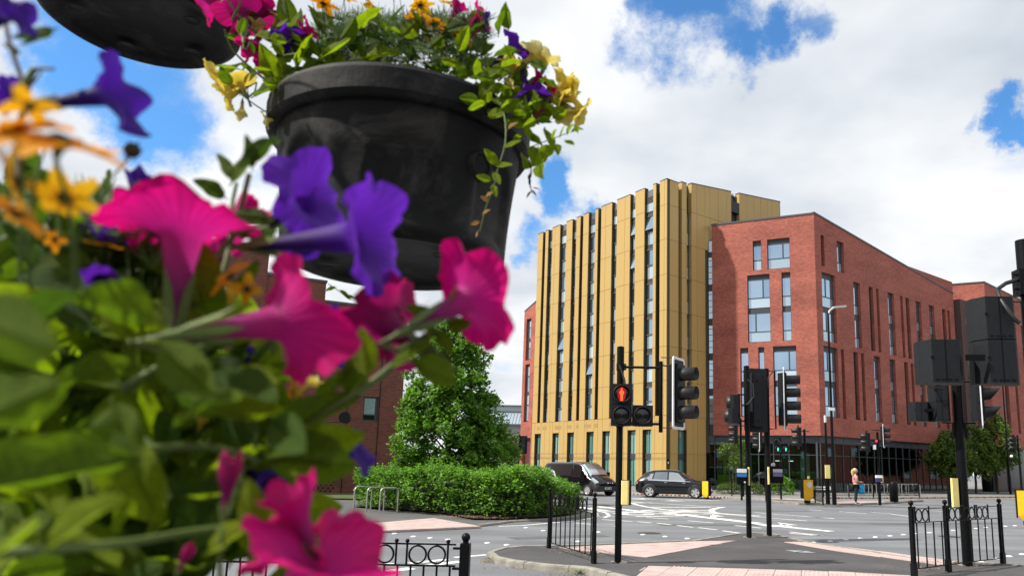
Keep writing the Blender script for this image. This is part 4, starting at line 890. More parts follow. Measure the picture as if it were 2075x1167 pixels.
b=MB(); b.b2(.05,.33,-.16,-.04,1.26,1.66,0); b.b2(.08,.31,-.172,-.16,1.52,1.60,1); b.b2(.08,.31,-.172,-.16,1.42,1.51,2); b.sph((.10,-.12,1.70),.05,8,1); b.build('control_box',[BLACK,mat('pale_label',(.45,.45,.5),.5,var=.05),mat('violet_label',(.14,.13,.3),.5,var=.05)],t3,M)
# --- right signal pole behind the railing
g=G(1961,1146,.1)
t4=thing('traffic_signal','thick signal pole behind the right railing, boxes seen from behind, pale yellow unit','traffic light',(g.x,g.y,.1)); M=here(t4)
sigpole(t4,M,3.62,.082,.3)
ped_head(t4,M@Matrix.Translation((-.36,-.06,2.64))@Matrix.Rotation(R(172),4,'Z'),1,s=.98)
vehicle_head(t4,M@Matrix.Translation((.37,-.02,2.98))@Matrix.Rotation(R(66),4,'Z'),3,cut=True,wb=.5)
for z in (2.46,3.2): b=MB(); b.tube([(-.3,0,z),(.3,0,z)],.012); b.build('bracket_arm',BLACK,t4,M)
for x in (.075,-.12): b=MB(); b.b2(x,x+.045,-.02,.02,2.2,2.44); b.build('clamp',BLACK,t4,M)
cable(t4,M,[(-.02,-.08,3.4),(-.35,-.2,3.36),(-.62,-.25,3.22),(-.62,-.3,3.06),(-.38,-.3,3.04)],.014)
ybox(t4,M,-.17,1.24,.15,.50,R(10),-.05)
# --- nearest signal at the right edge of the picture
t5=thing('traffic_signal','closest signal, two large dark boxes seen from behind with a curved cable','traffic light',(3.80,6.25,.1)); M=here(t5)
b=MB(); b.cyl((0,0,0),(0,0,3.30),.057,n=24); b.cyl((0,0,3.30),(0,0,3.60),.064,n=24); b.b2(-.09,-.03,-.06,.06,3.10,3.33); 
for z in (3.15,3.28): b.cyl((-.13,-.03,z),(-.05,-.03,z),.009,n=8)
b.build('pole',BLACK,t5,M)
QH=M@Matrix.Translation((-.385,-.10,2.48))@Matrix.Rotation(R(176),4,'Z')
ped_head(t5,QH,1,s=1.04,so=1.24)
cable(t5,M,[(-.08,-.03,3.24),(-.2,-.04,3.2),(-.33,-.12,3.12),(-.37,-.24,3.0),(-.33,-.30,2.86),(-.27,-.31,2.79)],.018)
cable(t5,M,[(-.07,-.02,3.12),(-.07,-.02,3.04),(-.16,-.06,3.03),(-.36,-.1,3.03)],.008)
# --- far signals
def farsig(px,py,label,z=0.1,hz=3.0,ang=-98,n=3,ph=None,h=3.7,group=None):
    g=G(px,py,z); t=thing('traffic_signal',label,'traffic light',(g.x,g.y,z),group=group); M=here(t); sigpole(t,M,h,.057,.3)
    vehicle_head(t,M@Matrix.Translation((-.3 if ang<0 else .3,-.02,hz))@Matrix.Rotation(R(ang),4,'Z'),n,wb=.5,white='white' in label)
    for z in (hz+.3,hz-.3): b=MB(); b.tube([(-.25,0,z),(.25,0,z)],.02); b.build('bracket_arm',BLACK,t,M)
    return t,M
t,M=farsig(1503,1013,'distant signal with lamps facing left, half behind the left island pole',hz=3.6,h=4.3,n=4)
t,M=farsig(1553,1016,'distant signal with white-edged head facing left, just left of the green lamps',hz=3.15)
t,M=farsig(1634,1018,'distant signal with lamps facing left above the yellow bollard',hz=3.3)
button(t,M,1.15,R(30))
t,M=farsig(1784,1019,'distant signal beside the waiting person, white-edged board turned sideways',hz=3.5,ang=62)
vehicle_head(t,M@Matrix.Translation((-.55,0,3.15))@Matrix.Rotation(R(-98),4,'Z'),3,wb=.5,white=False); button(t,M,1.25,R(20))
b=MB(); b.sph((-.12,-.15,3.22),.07,8,0); b.b2(-.30,-.16,-.16,-.05,2.78,3.02,1); b.build('red_lamp',[mat('dim_red_lamp',(.3,.01,.02),.3,var=0,emit=(1,.05,.05),estr=.5),WEDGE],t,M)
g=G(1756,1022,.1); t=thing('push_button_post','short black post with a white and blue button box near the waiting person','post',(g.x+.55,g.y-.3,.1)); M=here(t)
b=MB(); b.cyl((0,0,0),(0,0,1.25),.075,n=14); b.build('post',BLACK,t,M); b=MB(); b.b2(-.14,.14,-.1,.1,1.12,1.32,1); b.b2(-.14,.14,-.1,.1,1.32,1.45,0); b.build('button_box',[WEDGE,mat('navy_box',(.03,.03,.12),.4,var=0)],t,M)
t,M=farsig(2071,1008,'distant signal cut by the right picture edge, lamps facing left',hz=3.9,h=4.5)
t,M=farsig(1049,990,'dark signal with curved cable in front of the small stone house',hz=3.0,ang=176)
# green lamps near the glazing
g=G(1583,1012,.1); t=thing('traffic_signal','distant crossing signal with two lit green symbols','traffic light',(g.x,g.y,.1)); M=here(t); sigpole(t,M,3.4,.05,.2)
ped_head(t,M@Matrix.Translation((-.18,-.16,2.75)),1,green=True,s=1.25)
# --- yellow illuminated bollards
def bollard(px,py,label,rz=0,sc=1.0,circ=True,z=.1):
    g=G(px,py,z); t=thing('keep_left_bollard',label,'bollard',(g.x,g.y,z),rz); M=here(t)@Matrix.Scale(sc,4)
    b=MB(); b.prism([(-.27,0),(.27,0),(.27,.22),(-.27,.22)],.30,1.1,0); b.add([(-.27,0,.30),(.27,0,.30),(.1,.04,.12),(-.1,.04,.12),(-.27,.22,.30),(.27,.22,.30),(.1,.18,.12),(-.1,.18,.12)],[(0,3,2,1),(4,5,6,7),(0,4,7,3),(1,2,6,5),(3,7,6,2)],0)
    b.build('shell',AMB,t,M)
    b=MB(); b.b2(-.30,-.27,-.01,.23,.22,1.12); b.b2(.27,.30,-.01,.23,.22,1.12); b.b2(-.30,.30,-.01,.23,1.1,1.13); b.b2(-.12,.12,.04,.2,0,.13); b.build('frame',BLACK,t,M)
    if circ: b=MB(); b.add([(.08+.135*math.cos(a),-.006,.87+.135*math.sin(a)) for a in [k*math.pi/10 for k in range(20)]],[tuple(range(20))]); b.build('sign_disc',WEDGE,t,M)
    return t
bollard(1639,1019,'yellow bollard with a pale disc beside the black railing',R(18),1.05)
bollard(1429,1011,'yellow bollard in front of the black car bonnet',R(-55),.92,False,0.0)
bollard(2084,1064,'yellow bollard cut by the right picture edge',R(-25),1.0,False)
g=G(634,1012); t=thing('push_button_post','thin post with a pale yellow unit in front of the brown brick building','post',(g.x,g.y,.08)); M=here(t)
b=MB(); b.cyl((0,0,0),(0,0,3.4),.06,n=12); b.build('post',BLACK,t,M); b=MB(); b.b2(-.02,.22,-.22,-.05,.95,1.6); b.build('yellow_unit',YEL2,t,M)
b=MB(); b.cyl((1.15,-.1,3.55),(1.15,.1,3.55),.26,n=20); b.tube([(0,0,3.3),(1.15,0,3.4)],.03); b.build('round_mirror',BLACK,t,M)
# --- lamp columns
def lamp(px,py,h,label,armdir=0,z=.1,head=True,top=None):
    g=G(px,py,z); t=thing('street_lamp',label,'street lamp',(g.x,g.y,z),armdir); M=here(t)
    b=MB(); b.cyl((0,0,0),(0,0,1.6),.105,n=14); b.cyl((0,0,1.6),(0,0,h),.075,.05,14); b.build('pole',BLACK,t,M)
    if head: b=MB(); b.tube([(0,0,h-.1),(.1,0,h+.12),(.3,0,h+.28)],[.04,.05,.06],10); b.box((.62,0,h+.34),(.68,.24,.09),0,Matrix.Rotation(R(-8),3,'Y')); b.build('lamp_head',mat('lamp_grey',(.45,.45,.43),.5,var=.05),t,M)
    if top: b=MB(); b.cyl((0,0,h),(0,0,h+top),.07,n=14); b.build('cap',mat('cap_pale',(.55,.56,.52),.5,var=.05),t,M)
    return t,M
t,M=lamp(1691,1022,9.5,'tall lamp column with a pale arm in front of the red brick corner',R(8))
b=MB(); b.b2(-.18,.12,-.14,-.1,4.55,4.7); b.build('small_sign',WEDGE,t,M)
t,M=lamp(1678,1021,4.0,'short black post with a pale cylindrical cap beside the tall lamp column',head=False,top=.35)
b=MB(); b.b2(-.12,.12,-.12,-.05,1.25,1.9); b.build('yellow_plate',YEL2,t,M)
t,M=lamp(2048,1001,13.5,'tall dark lamp column in front of the street trees',R(0),head=False)
b=MB(); b.sph((.25,-.1,3.2),.13,8); b.build('globe',mat('globe_white',(.8,.8,.78),.4,var=0),t,M)
# ---- railings
def rail_panel(par,M,L_,h=1.02,pitch=.255,circ=True,base=.12,rr=.100,close=False):
    top,mid,bot=h,h-(2*rr+.012),base; bs=.7 if close else 1.0; rk='ring%d'%int(rr*1000)
    b=MB(); b.b2(0,L_,-.006,.006,top-.012,top); b.build('top_rail',BLACK,par,M)
    b=MB(); b.b2(0,L_,-.012,.012,mid-.012,mid); b.build('middle_rail',BLACK,par,M)
    b=MB(); b.b2(0,L_,-.012,.012,bot-.012,bot); b.build('bottom_rail',BLACK,par,M)
    n=int(L_/pitch)
    off=(L_-n*pitch)/2
    if 'bar' not in UNIT:
        q=MB(); q.cyl((0,0,-.5),(0,0,.5),.0115,n=8); UNIT['bar']=q.mesh('bar',BLACK)
    if rk not in UNIT:
        q=MB(); m_=24; r0=rr-.008; q.add([((r0+dx)*math.cos(2*math.pi*k/m_),dy,(r0+dx)*math.sin(2*math.pi*k/m_)) for k in range(m_) for dx,dy in ((-.006,-.009),(.006,-.009),(.006,.009),(-.006,.009))],[(k*4+j,((k+1)%m_)*4+j,((k+1)%m_)*4+(j+1)%4,k*4+(j+1)%4) for k in range(m_) for j in range(4)],0); UNIT[rk]=q.mesh('ring',BLACK)
        q=MB(); q.sph((0,0,0),.016,8); UNIT['bead']=q.mesh('bead',BLACK)
    for k in range(n+1):
        x=off+k*pitch; z1=mid
        put('bar',UNIT['bar'],par,M@Matrix.Translation((x,0,(bot+z1)/2))@Matrix.Diagonal((bs,bs,z1-bot,1)))
    x=.06
    while circ and x+4*rr+.03<L_:
        for xx in (x,x+4*rr+.02): 
            put('bar',UNIT['bar'],par,M@Matrix.Translation((xx,0,(mid+top)/2))@Matrix.Diagonal((bs,bs,top-mid,1))); put('bead',UNIT['bead'],par,M@Matrix.Translation((xx,0,top+.015)))
        for xx in (x+rr+.01,x+3*rr+.01): put('ring',UNIT[rk],par,M@Matrix.Translation((xx,0,(mid+top)/2-.005)))
        x+=4*rr+(.10 if close else .08)
def rail_post(par,M,h=1.08,twin=True,w=.035):
    b=MB()
    if twin:
        b.b2(-.05,-.025,-.02,.02,.1,h); b.b2(.025,.05,-.02,.02,.1,h); b.b2(-.055,.055,-.03,.03,0,.2); b.b2(-.05,.05,-.02,.02,h-.03,h); b.b2(-.03,.03,-.015,.015,.52,.57); b.b2(-.03,.03,-.015,.015,h-.2,h-.18)
    else: b.b2(-w,w,-w,w,0,h)
    b.cyl((0,0,h),(0,0,h+.03),.018,n=10); b.sph((0,0,h+.055),.04,10); b.build('post',BLACK,par,M)
def railing(label,P,Q,n,h=1.02,twin=True,posts=None,z=.1,z2=None,group=None):
    P=Vector((P[0],P[1]));Q=Vector((Q[0],Q[1])); d=(Q-P); L_=d.length/n; t=thing('railing',label,'railing',(P.x,P.y,z),math.atan2(d.y,d.x),group); M=here(t)
    xs=posts or [k*L_ for k in range(n+1)]
    for x in xs: rail_post(t,M@Matrix.Translation((x,0,0)),h+.03,twin)
    for x,y in zip(xs,xs[1:]): rail_panel(t,M@Matrix.Translation((x+.05,0,0)),y-x-.1,h)
    return t
a=G(1112,1110,.1); c=G(1203,1141,.1)
railing('black railing with ring frieze, left side of the crossing island',a,c,1)
a=G(1853,1168,.1); c=G(2033,1143,.1)
railing('black railing with ring frieze in front of the thick right signal pole',a,c,2,posts=[0,1.05,(c-a).length])
# close railing, bottom left: square post with a ball
t=thing('railing','close black railing with a square ball-topped post at the bottom, behind the pink petunia','railing',(-.905,5.65,0),R(180)); M=here(t)
b=MB(); b.b2(-.036,.036,-.036,.036,0,1.075); b.cyl((0,0,1.075),(0,0,1.09),.022,n=12); b.sph((0,0,1.118),.033,14); b.build('post',BLACK,t,M)
for z in (1.03,.885): b=MB(); b.b2(.03,.09,-.02,.02,z,z+.015); b.build('bracket',BLACK,t,M)
rail_panel(t,M@Matrix.Translation((.07,0,.03)),2.6,1.04,pitch=.097,rr=.071,close=True)
# far railings by the glazed front
def simple_fence(label,P,Q,h=1.0,pitch=.11,z=.1,grp=None):
    P=Vector(P);Q=Vector(Q); d=Q-P; t=thing('railing',label,'railing',(P.x,P.y,z),math.atan2(d.y,d.x),grp); M=here(t); L_=d.length
    b=MB(); b.b2(0,L_,-.015,.015,h-.03,h); b.b2(0,L_,-.015,.015,.12,.15); b.b2(0,L_,-.015,.015,h-.16,h-.14); b.build('rail',BLACK,t,M)
    b=MB(); n=int(L_/2.2)
    for k in range(n+1): b.b2(k*L_/max(n,1)-.03,k*L_/max(n,1)+.03,-.03,.03,0,h+.08)
    o=b.build('posts',BLACK,t,M); o['kind']='stuff'
    b=MB()
    for k in range(int(L_/pitch)): b.b2(k*pitch-.006,k*pitch+.006,-.006,.006,.12,h-.03)
    o=b.build('bars',BLACK,t,M); o['kind']='stuff'; return t
simple_fence('black railing panel between the yellow bollard and the short post',G(1652,1018,.1)[:2],G(1668,1023,.1)[:2],1.25,.16)
simple_fence('long low black railing along the footway behind the waiting person',(14.7,46.8),(22.5,50.9),1.0,.15)
simple_fence('low black railing along the footway right of the black car',(8.8,45.9),(11.2,46.2),1.0,.15)
b=thing('street_nameplate','white street nameplate on low posts beside the yellow bollard','sign',(13.3,42.6,.1)); M=here(b)
q=MB(); q.b2(-.5,.5,-.02,.02,.55,.75,0); q.b2(-.45,-.4,.02,.05,0,.6,1); q.b2(.4,.45,.02,.05,0,.6,1); q.b2(-.38,.38,-.024,-.02,.62,.67,2); q.build('plate',[WEDGE,BLACK,GREYM],b,M)
# ---- cycle stands
def stand(P,rz,label,group,h=.76,w=.72):
    t=thing('cycle_stand',label,'cycle stand',(P[0],P[1],P[2]),rz,group); M=here(t); r=.14
    pts=[(0,0,0),(0,0,h-r)]+[(r-r*math.cos(a),0,h-r+r*math.sin(a)) for a in (R(22),R(45),R(68),R(90))]+[(w-r+r*math.sin(a),0,h-r+r*math.cos(a)) for a in (0,R(22),R(45),R(68),R(90))]+[(w,0,0)]
    b=MB(); b.tube(pts,.025,10); b.build('hoop',STEEL,t,M)
for k,(x,y,x2,y2) in enumerate(((716,1034,751,1032.5),(742,1036.5,777,1035),(768.6,1038,805,1037))):
    a=G(x,y,.08);c=G(x2,y2,.08); stand(a,math.atan2(c.y-a.y,c.x-a.x),['leftmost of the three steel hoops beside the hedge','middle one of the three steel hoops beside the hedge','rightmost of the three steel hoops, nearest the hedge'][k],'cycle stands beside the hedge',.78,(c-a).length)
fs=Vector((17.5,50.4)); 
ORD=['first, leftmost','second','third','fourth','fifth','sixth','seventh','eighth','ninth, rightmost']
for k in range(9):
    p=fs+dB*k*1.0
    stand((p.x,p.y,.1),R(-8),ORD[k]+' steel hoop in the row in front of the dark glazing','cycle stands in front of the glazing',.8,.8)
# bicycles
def bike(P,rz,label,colr):
    t=thing('bicycle',label,'bicycle',(P[0],P[1],.1),rz); M=here(t)
    for x in (0,1.05):
        b=MB(); n=24; b.add([(x+(.33+.02*math.cos(a2))*math.cos(a),.02*math.sin(a2),.33+(.33+.02*math.cos(a2))*math.sin(a)) for a in [2*math.pi*k/n for k in range(n)] for a2 in (0,1.57,3.14,4.71)],[(k*4+j,((k+1)%n)*4+j,((k+1)%n)*4+(j+1)%4,k*4+(j+1)%4) for k in range(n) for j in range(4)]); 
        for k in range(8): b.tube([(x,0,.33),(x+.32*math.cos(k*.785),0,.33+.32*math.sin(k*.785))],.004,4)
        b.build('wheel',BLACK,t,M)
    b=MB(); b.tube([(0,0,.33),(.42,0,.30),(.88,0,.78),(.32,0,.80),(.42,0,.30)],.018,8); b.tube([(0,0,.33),(.32,0,.80)],.012,6); b.tube([(1.05,0,.33),(.86,0,.92)],.015,6); b.build('frame',colr,t,M)
    b=MB(); b.tube([(.84,-.25,.98),(.86,0,.95),(.84,.25,.98)],.014,6); b.build('handlebar',BLACK,t,M); b=MB(); b.box((.28,0,.92),(.24,.13,.06)); b.tube([(.3,0,.9),(.32,0,.8)],.012,6); b.build('saddle',BLACK,t,M)
bike((21.3,52.9),R(35),'blue bicycle leaning at the steel hoops before the glazing',mat('bike_blue',(.02,.04,.3),.3,var=0))
bike((22.8,53.6),R(30),'black bicycle at the right end of the steel hoops',BLACK)
# litter bin, planters
g=G(2001,998); t=thing('litter_bin','black round litter bin under the street trees','bin',(g.x,g.y,.1)); b=MB(); b.lathe([(.01,0),(.42,0),(.46,1.4),(.40,1.55),(.30,1.58),(.30,1.4),(.01,1.4)],18); local(b,'body',BLACK,t)
g=G(1812,1016,.1); t=thing('litter_bin','dark slatted litter bin beside the far signal posts','bin',(g.x,g.y,.1)); b=MB(); b.lathe([(.01,0),(.22,0),(.24,1.0),(.2,1.08),(.01,1.1)],14); local(b,'body',BLACK,t)
g=G(2078,1132); 
t=thing('small_sign','small dark sign with white and blue panels at the right picture edge','sign',(5.3,8.35,0)); b=MB(); b.b2(-.02,.02,-.02,.02,0,.8,0); b.b2(-.06,.3,-.03,-.02,.45,.82,0); b.b2(-.03,.3,-.035,-.03,.62,.72,1); b.b2(-.03,.3,-.035,-.03,.48,.58,2); local(b,'panel',[BLACK,WEDGE,MAT['blue_label']],t)
# ================================================================ VEHICLES
CARB=mat('black_car_paint',(.003,.0035,.006),.25,var=0,coat=.6,spec=.3); CARS=mat('silver_car_paint',(.45,.46,.47),.3,metal=.5,var=0,coat=1.0); CARW=mat('white_car_paint',(.68,.70,.70),.3,var=0,coat=1.0)
TRIM=mat('plastic_trim',(.022,.023,.026),.55,var=.1); TYRE=mat('tyre',(.015,.015,.016),.8,var=.1); RIM=mat('alloy_rim',(.62,.62,.63),.3,metal=.6,var=0); CHR=mat('chrome',(.75,.76,.78),.12,metal=1,var=0)
CGL=glassmat('car_glass',(.85,.92,.95),.30,.02,(.02,.03,.035)); CGL2=glassmat('sky_pale_windscreen_glass',(.75,.95,.98),.02,.15,(.30,.42,.40)); HL=glassmat('headlight_glass',(.9,.92,.95),.35,.1,(.6,.62,.64)); PLATE=mat('number_plate',(.62,.62,.58),.5,var=0)  # windscreen: the pale reflected sky is painted into its body colour
def loft(st,nsub=1):
    """stations: x, [(y,z)...] half profile from bottom centre to top centre; returns grid of points"""
    return [[Vector((x,y,z)) for y,z in pr] for x,pr in st]
class Body:
    def __init__(s,st):
        xs=[q[0] for q in st]; s.g=loft(st); s.x=xs; s.n=len(st[0][1])
    def p(s,x,j,side=1,off=0):
        g=s.g; i=0
        while i<len(s.x)-2 and s.x[i+1]<x: i+=1
        t=(x-s.x[i])/(s.x[i+1]-s.x[i]); j0=min(int(j),s.n-2); u=j-j0
        def q(t,u): a=g[i][j0].lerp(g[i+1][j0],t); b=g[i][j0+1].lerp(g[i+1][j0+1],t); return a.lerp(b,u)
        P=q(t,u); e=(g[i+1][j0]-g[i][j0]); f=(g[i][j0+1]-g[i][j0]); nn=f.cross(e); 
        if nn.length>1e-9: nn.normalize()
        if nn.dot(P-Vector((P.x,0,.7)))<0: nn=-nn
        P=P+nn*off; return Vector((P.x,P.y*side,P.z))
    def shell(s,par,M,m,name='body',sub=2):
        b=MB(); n=s.n; m_=len(s.g)
        for side in (1,-1):
            vs=[Vector((p.x,p.y*side,p.z)) for r_ in s.g for p in r_]
            fs=[(i*n+j,(i+1)*n+j,(i+1)*n+j+1,i*n+j+1) for i in range(m_-1) for j in range(n-1)]
            if side>0: fs=[f[::-1] for f in fs]
            b.add(vs,fs,0,True)
        for e in (0,m_-1):
            ring=[Vector((p.x,p.y,p.z)) for p in s.g[e]]+[Vector((p.x,-p.y,p.z)) for p in s.g[e][::-1]]
            b.add(ring,[tuple(range(len(ring))) if e else tuple(range(len(ring)))[::-1]],0,True)
        me=b.mesh(name,m)
        import bmesh
        bm=bmesh.new(); bm.from_mesh(me); bmesh.ops.remove_doubles(bm,verts=bm.verts,dist=.002); bmesh.ops.recalc_face_normals(bm,faces=bm.faces); bm.to_mesh(me); bm.free()
        o=put(name,me,par,M); return o
    def patch(s,par,M,name,m,x0,x1,j0,j1,sides=(1,-1),off=.012,slant=(0,0),nx=8,ny=3):
        """window or panel following the shell; slant shifts the upper ends"""
        os=[]
        for side in sides:
            b=MB(); vs=[]
            for iy in range(ny+1):
                v=iy/ny
                for ix in range(nx+1):
                    a=x0+slant[0]*v; c=x1+slant[1]*v; vs.append(s.p(a+(c-a)*ix/nx,j0+(j1-j0)*v,side,off))
            fs=[(iy*(nx+1)+ix,iy*(nx+1)+ix+1,(iy+1)*(nx+1)+ix+1,(iy+1)*(nx+1)+ix) for iy in range(ny) for ix in range(nx)]
            if side<0: fs=[f[::-1] for f in fs]
            b.add(vs,fs,0,True); os.append(b.build(name,m,par,M))
        return os
def wheel(par,M,x,y,r=.34,w=.21,spokes=5):
    side=1 if y>0 else -1
    Q=M@Matrix.Translation((x,y,r))@Matrix.Rotation(R(-90)*side,4,'X')     # local +Z outwards
    b=MB(); b.lathe([(r*.66,-w/2),(r*.96,-w/2),(r,-w/2+.03),(r,w/2-.03),(r*.95,w/2),(r*.70,w/2+.005),(r*.66,w/2-.03)],28); t=b.build('tyre',TYRE,par,Q)
    b=MB(); b.lathe([(r*.68,w/2-.005),(r*.62,w/2-.01),(r*.60,w/2-.06),(.001,w/2-.07)],28,1); b.lathe([(r*.68,w/2),(r*.62,w/2+.004),(r*.61,w/2-.02)],28,0)
    for k in range(spokes):
        a=2*math.pi*k/spokes; c,s_=math.cos(a),math.sin(a)
        pts=[(.03,-.05),(r*.62,-.075),(r*.62,.075),(.03,.05)]
        b.add([(p*c-q*s_,p*s_+q*c,w/2-.012) for p,q in pts],[(0,1,2,3)],0)
    b.cyl((0,0,w/2-.05),(0,0,w/2),.05,n=14,mi=0); b.build('rim',[RIM,TYRE],t,Q)
def arch(par,M,x,y,r,m,w=.05):
    n=18; b=MB(); s_=1 if y>0 else -1; vs=[]
    for k in range(n+1):
        a=math.pi*k/n*1.08-.12; vs+=[(x+r*math.cos(a),y,r*.86+r*math.sin(a)),(x+(r+w)*math.cos(a),y,r*.86+(r+w)*math.sin(a)),(x+(r+w)*math.cos(a),y-.1*s_,r*.86+(r+w)*math.sin(a))]
    b.add(vs,[(k*3+j,(k+1)*3+j,(k+1)*3+j+1,k*3+j+1) for k in range(n) for j in range(2)],0,True); b.build('wheel_arch',m,par,M)
    b=MB(); b.add([(x+r*math.cos(a),y-.012*s_,r*.86+max(r*math.sin(a),-.5*r)) for a in [2*math.pi*k/24 for k in range(24)]],[tuple(range(24))]); b.build('arch_liner',TYRE,par,M)
# --- black crossover car (front towards +x)
def suv_profile():
    def pr(wb,zb,zm,zbelt,zr,wr,ww=.90,roof=True):
        return [(0,zb),(ww-.10,zb),(ww-.02,zb+.12),(ww,zm),(ww-.02,zbelt-.12),(ww-.05,zbelt),(wr,zr-.04),(wr-.14,zr),(0,zr+.02)]
    return [(-.03,pr(0,.42,.55,.80,.84,.55,.62)),(.06,pr(0,.30,.60,.92,.97,.66,.80)),(.28,pr(0,.24,.62,.98,1.16,.62,.88)),(.62,pr(0,.22,.62,.98,1.44,.56,.90)),(1.0,pr(0,.22,.6,.97,1.54,.56,.90)),(1.6,pr(0,.22,.6,.95,1.58,.57,.90)),(2.2,pr(0,.22,.6,.94,1.57,.57,.90)),(2.6,pr(0,.22,.6,.93,1.50,.56,.90)),
            (3.0,pr(0,.22,.6,.93,1.25,.60,.90)),(3.35,pr(0,.22,.6,.92,1.03,.68,.90)),(3.7,pr(0,.22,.6,.90,.98,.68,.89)),(4.1,pr(0,.24,.58,.84,.90,.62,.86)),(4.36,pr(0,.28,.5,.70,.76,.52,.74)),(4.45,pr(0,.34,.46,.60,.64,.42,.60))]
suv=thing('parked_car','black crossover car with silver window line beside the gold block','car',(2.93,44.62,0),R(-13)); M=here(suv)
B=Body(suv_profile()); bd=B.shell(suv,M,CARB)
B.patch(suv,M,'side_window',CGL,1.05,1.88,5.12,5.88,slant=(.10,.0)); B.patch(suv,M,'side_window',CGL,1.96,3.05,5.12,5.88,slant=(.0,-.55)); B.patch(suv,M,'quarter_window',CGL,.62,.98,5.15,5.75,slant=(.22,.08))
B.patch(suv,M,'chrome_line',CHR,.75,3.25,5.0,5.12,nx=14,ny=1,slant=(0,-.05)); B.patch(suv,M,'windscreen',CGL,2.72,3.28,7.0,8.0,off=.015,slant=(-.02,0)); B.patch(suv,M,'windscreen',CGL,2.70,3.25,6.05,7.0,off=.015)
B.patch(suv,M,'roof_rail',mat('roof_rail',(.75,.76,.78),.25,var=0,metal=.7),.75,2.5,6.6,6.95,off=.04,nx=12,ny=1)
B.patch(suv,M,'rear_window',CGL,.22,.58,6.2,8.0,off=.012)
B.patch(suv,M,'sill_trim',TRIM,.5,3.9,1.2,2.3,off=.006,nx=12); B.patch(suv,M,'door_line',BLACK,1.93,1.95,2.3,5.0,off=.004,nx=1); B.patch(suv,M,'door_line',BLACK,3.0,3.02,2.3,5.0,off=.004,nx=1); B.patch(suv,M,'door_handle',CHR,1.7,1.88,4.3,4.5,off=.02,nx=2,ny=1); B.patch(suv,M,'door_handle',CHR,2.75,2.93,4.3,4.5,off=.02,nx=2,ny=1)
B.patch(suv,M,'headlight',HL,3.98,4.30,4.4,5.0,off=.01); B.patch(suv,M,'tail_light',mat('tail_red',(.25,.01,.01),.3,var=0),.04,.30,4.3,4.8,off=.01); B.patch(suv,M,'chrome_strip',CHR,4.38,4.44,2.2,4.2,off=.02,nx=2)
for x in (.85,3.49):
    for s_ in (.885,-.885): arch(suv,M,x,s_+(.02 if s_>0 else -.02),.385,TRIM); wheel(suv,M,x,s_-.10*(1 if s_>0 else -1)+.03*(1 if s_>0 else -1),.345,.22)
for y in (-.99,.99): b=MB(); b.sph((3.0,y,1.03),.1,8,0,.7); b.build('mirror',CARB,suv,M)
b=MB(); b.b2(4.445,4.47,-.26,.26,.38,.49); b.build('number_plate',PLATE,suv,M)
# --- black van
def van_profile():
    def pr(zb,zbelt,zr,wr,ww=.95): return [(0,zb),(ww-.08,zb),(ww-.02,zb+.15),(ww,.7),(ww-.01,zbelt-.1),(ww-.03,zbelt),(wr,zr-.09),(wr-.12,zr),(0,zr+.02)]
    return [(-.02,pr(.35,1.1,1.78,.70,.90)),(.08,pr(.28,1.1,1.90,.76,.94)),(.6,pr(.26,1.1,1.93,.78)),(1.6,pr(.26,1.1,1.94,.78)),(2.6,pr(.26,1.1,1.95,.78)),(3.1,pr(.26,1.1,1.94,.76)),(3.4,pr(.26,1.1,1.84,.72)),(3.8,pr(.26,1.08,1.52,.74)),(4.1,pr(.26,1.04,1.22,.78)),(4.3,pr(.26,.98,1.10,.76,.94)),(4.55,pr(.26,.84,.95,.70,.92)),(4.72,pr(.26,.70,.80,.62,.86)),(4.80,pr(.30,.55,.62,.52,.72))]
vd=(G(1231.5,1004.6)-G(1181,1002.5)); vr=math.atan2(vd.y,vd.x)+R(90)  # front axle direction
vf=(G(1181,1002.5)+G(1231.5,1004.6))/2; vdir=Vector((math.cos(vr-R(0)),math.sin(vr),0))
if vdir.y>0: vr+=math.pi; vdir=-vdir
# turn a little so the flank shows as in the photograph
vr=R(-46); vdir=Vector((math.cos(vr),math.sin(vr),0))
vo=Vector((.62,44.55,0))-vdir*4.05
van=thing('parked_van','black panel van with silver trim lines, behind the hedge and railing','van',(vo.x,vo.y,0),vr); M=here(van)
V=Body(van_profile()); V.shell(van,M,CARB)
V.patch(van,M,'side_window',mat('dark_van_glass',(.012,.012,.013),.15,var=0,coat=.5),2.72,3.95,5.08,5.92,slant=(.0,-.62)); V.patch(van,M,'rear_side_panel',mat('dark_side_panel',(.016,.013,.013),.25,var=0),.25,2.6,5.05,5.95)
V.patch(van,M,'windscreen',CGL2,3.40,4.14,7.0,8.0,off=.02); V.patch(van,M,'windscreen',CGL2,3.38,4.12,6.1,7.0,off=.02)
V.patch(van,M,'trim_line',CHR,.1,3.35,6.35,6.55,off=.012,nx=14,ny=1); V.patch(van,M,'trim_line',CHR,3.35,4.30,6.02,6.16,off=.012,nx=8,ny=1); V.patch(van,M,'trim_line',CHR,2.70,2.74,5.05,5.95,off=.012,nx=1); V.patch(van,M,'trim_line',CHR,2.72,3.5,4.95,5.05,off=.012,ny=1); V.patch(van,M,'trim_line',CHR,3.5,4.3,4.2,4.3,off=.012,ny=1,slant=(0,0))
V.patch(van,M,'headlight',HL,4.28,4.66,4.6,6.4,off=.012); V.patch(van,M,'bumper',TRIM,4.25,4.79,1.0,4.0,off=.015,nx=8); V.patch(van,M,'sill_trim',TRIM,.1,3.4,1.2,2.2,off=.008,nx=10)
b=MB(); b.b2(4.79,4.83,-.70,.70,.30,.60,0); b.b2(4.74,4.80,-.42,.42,.72,.80,1); b.b2(4.76,4.82,-.34,.34,.62,.70,2); b.b2(4.83,4.845,-.27,.27,.40,.52,3); b.add([(4.81,-.1,.80),(4.81,.1,.80),(4.83,0,.66)],[(0,1,2)],1)
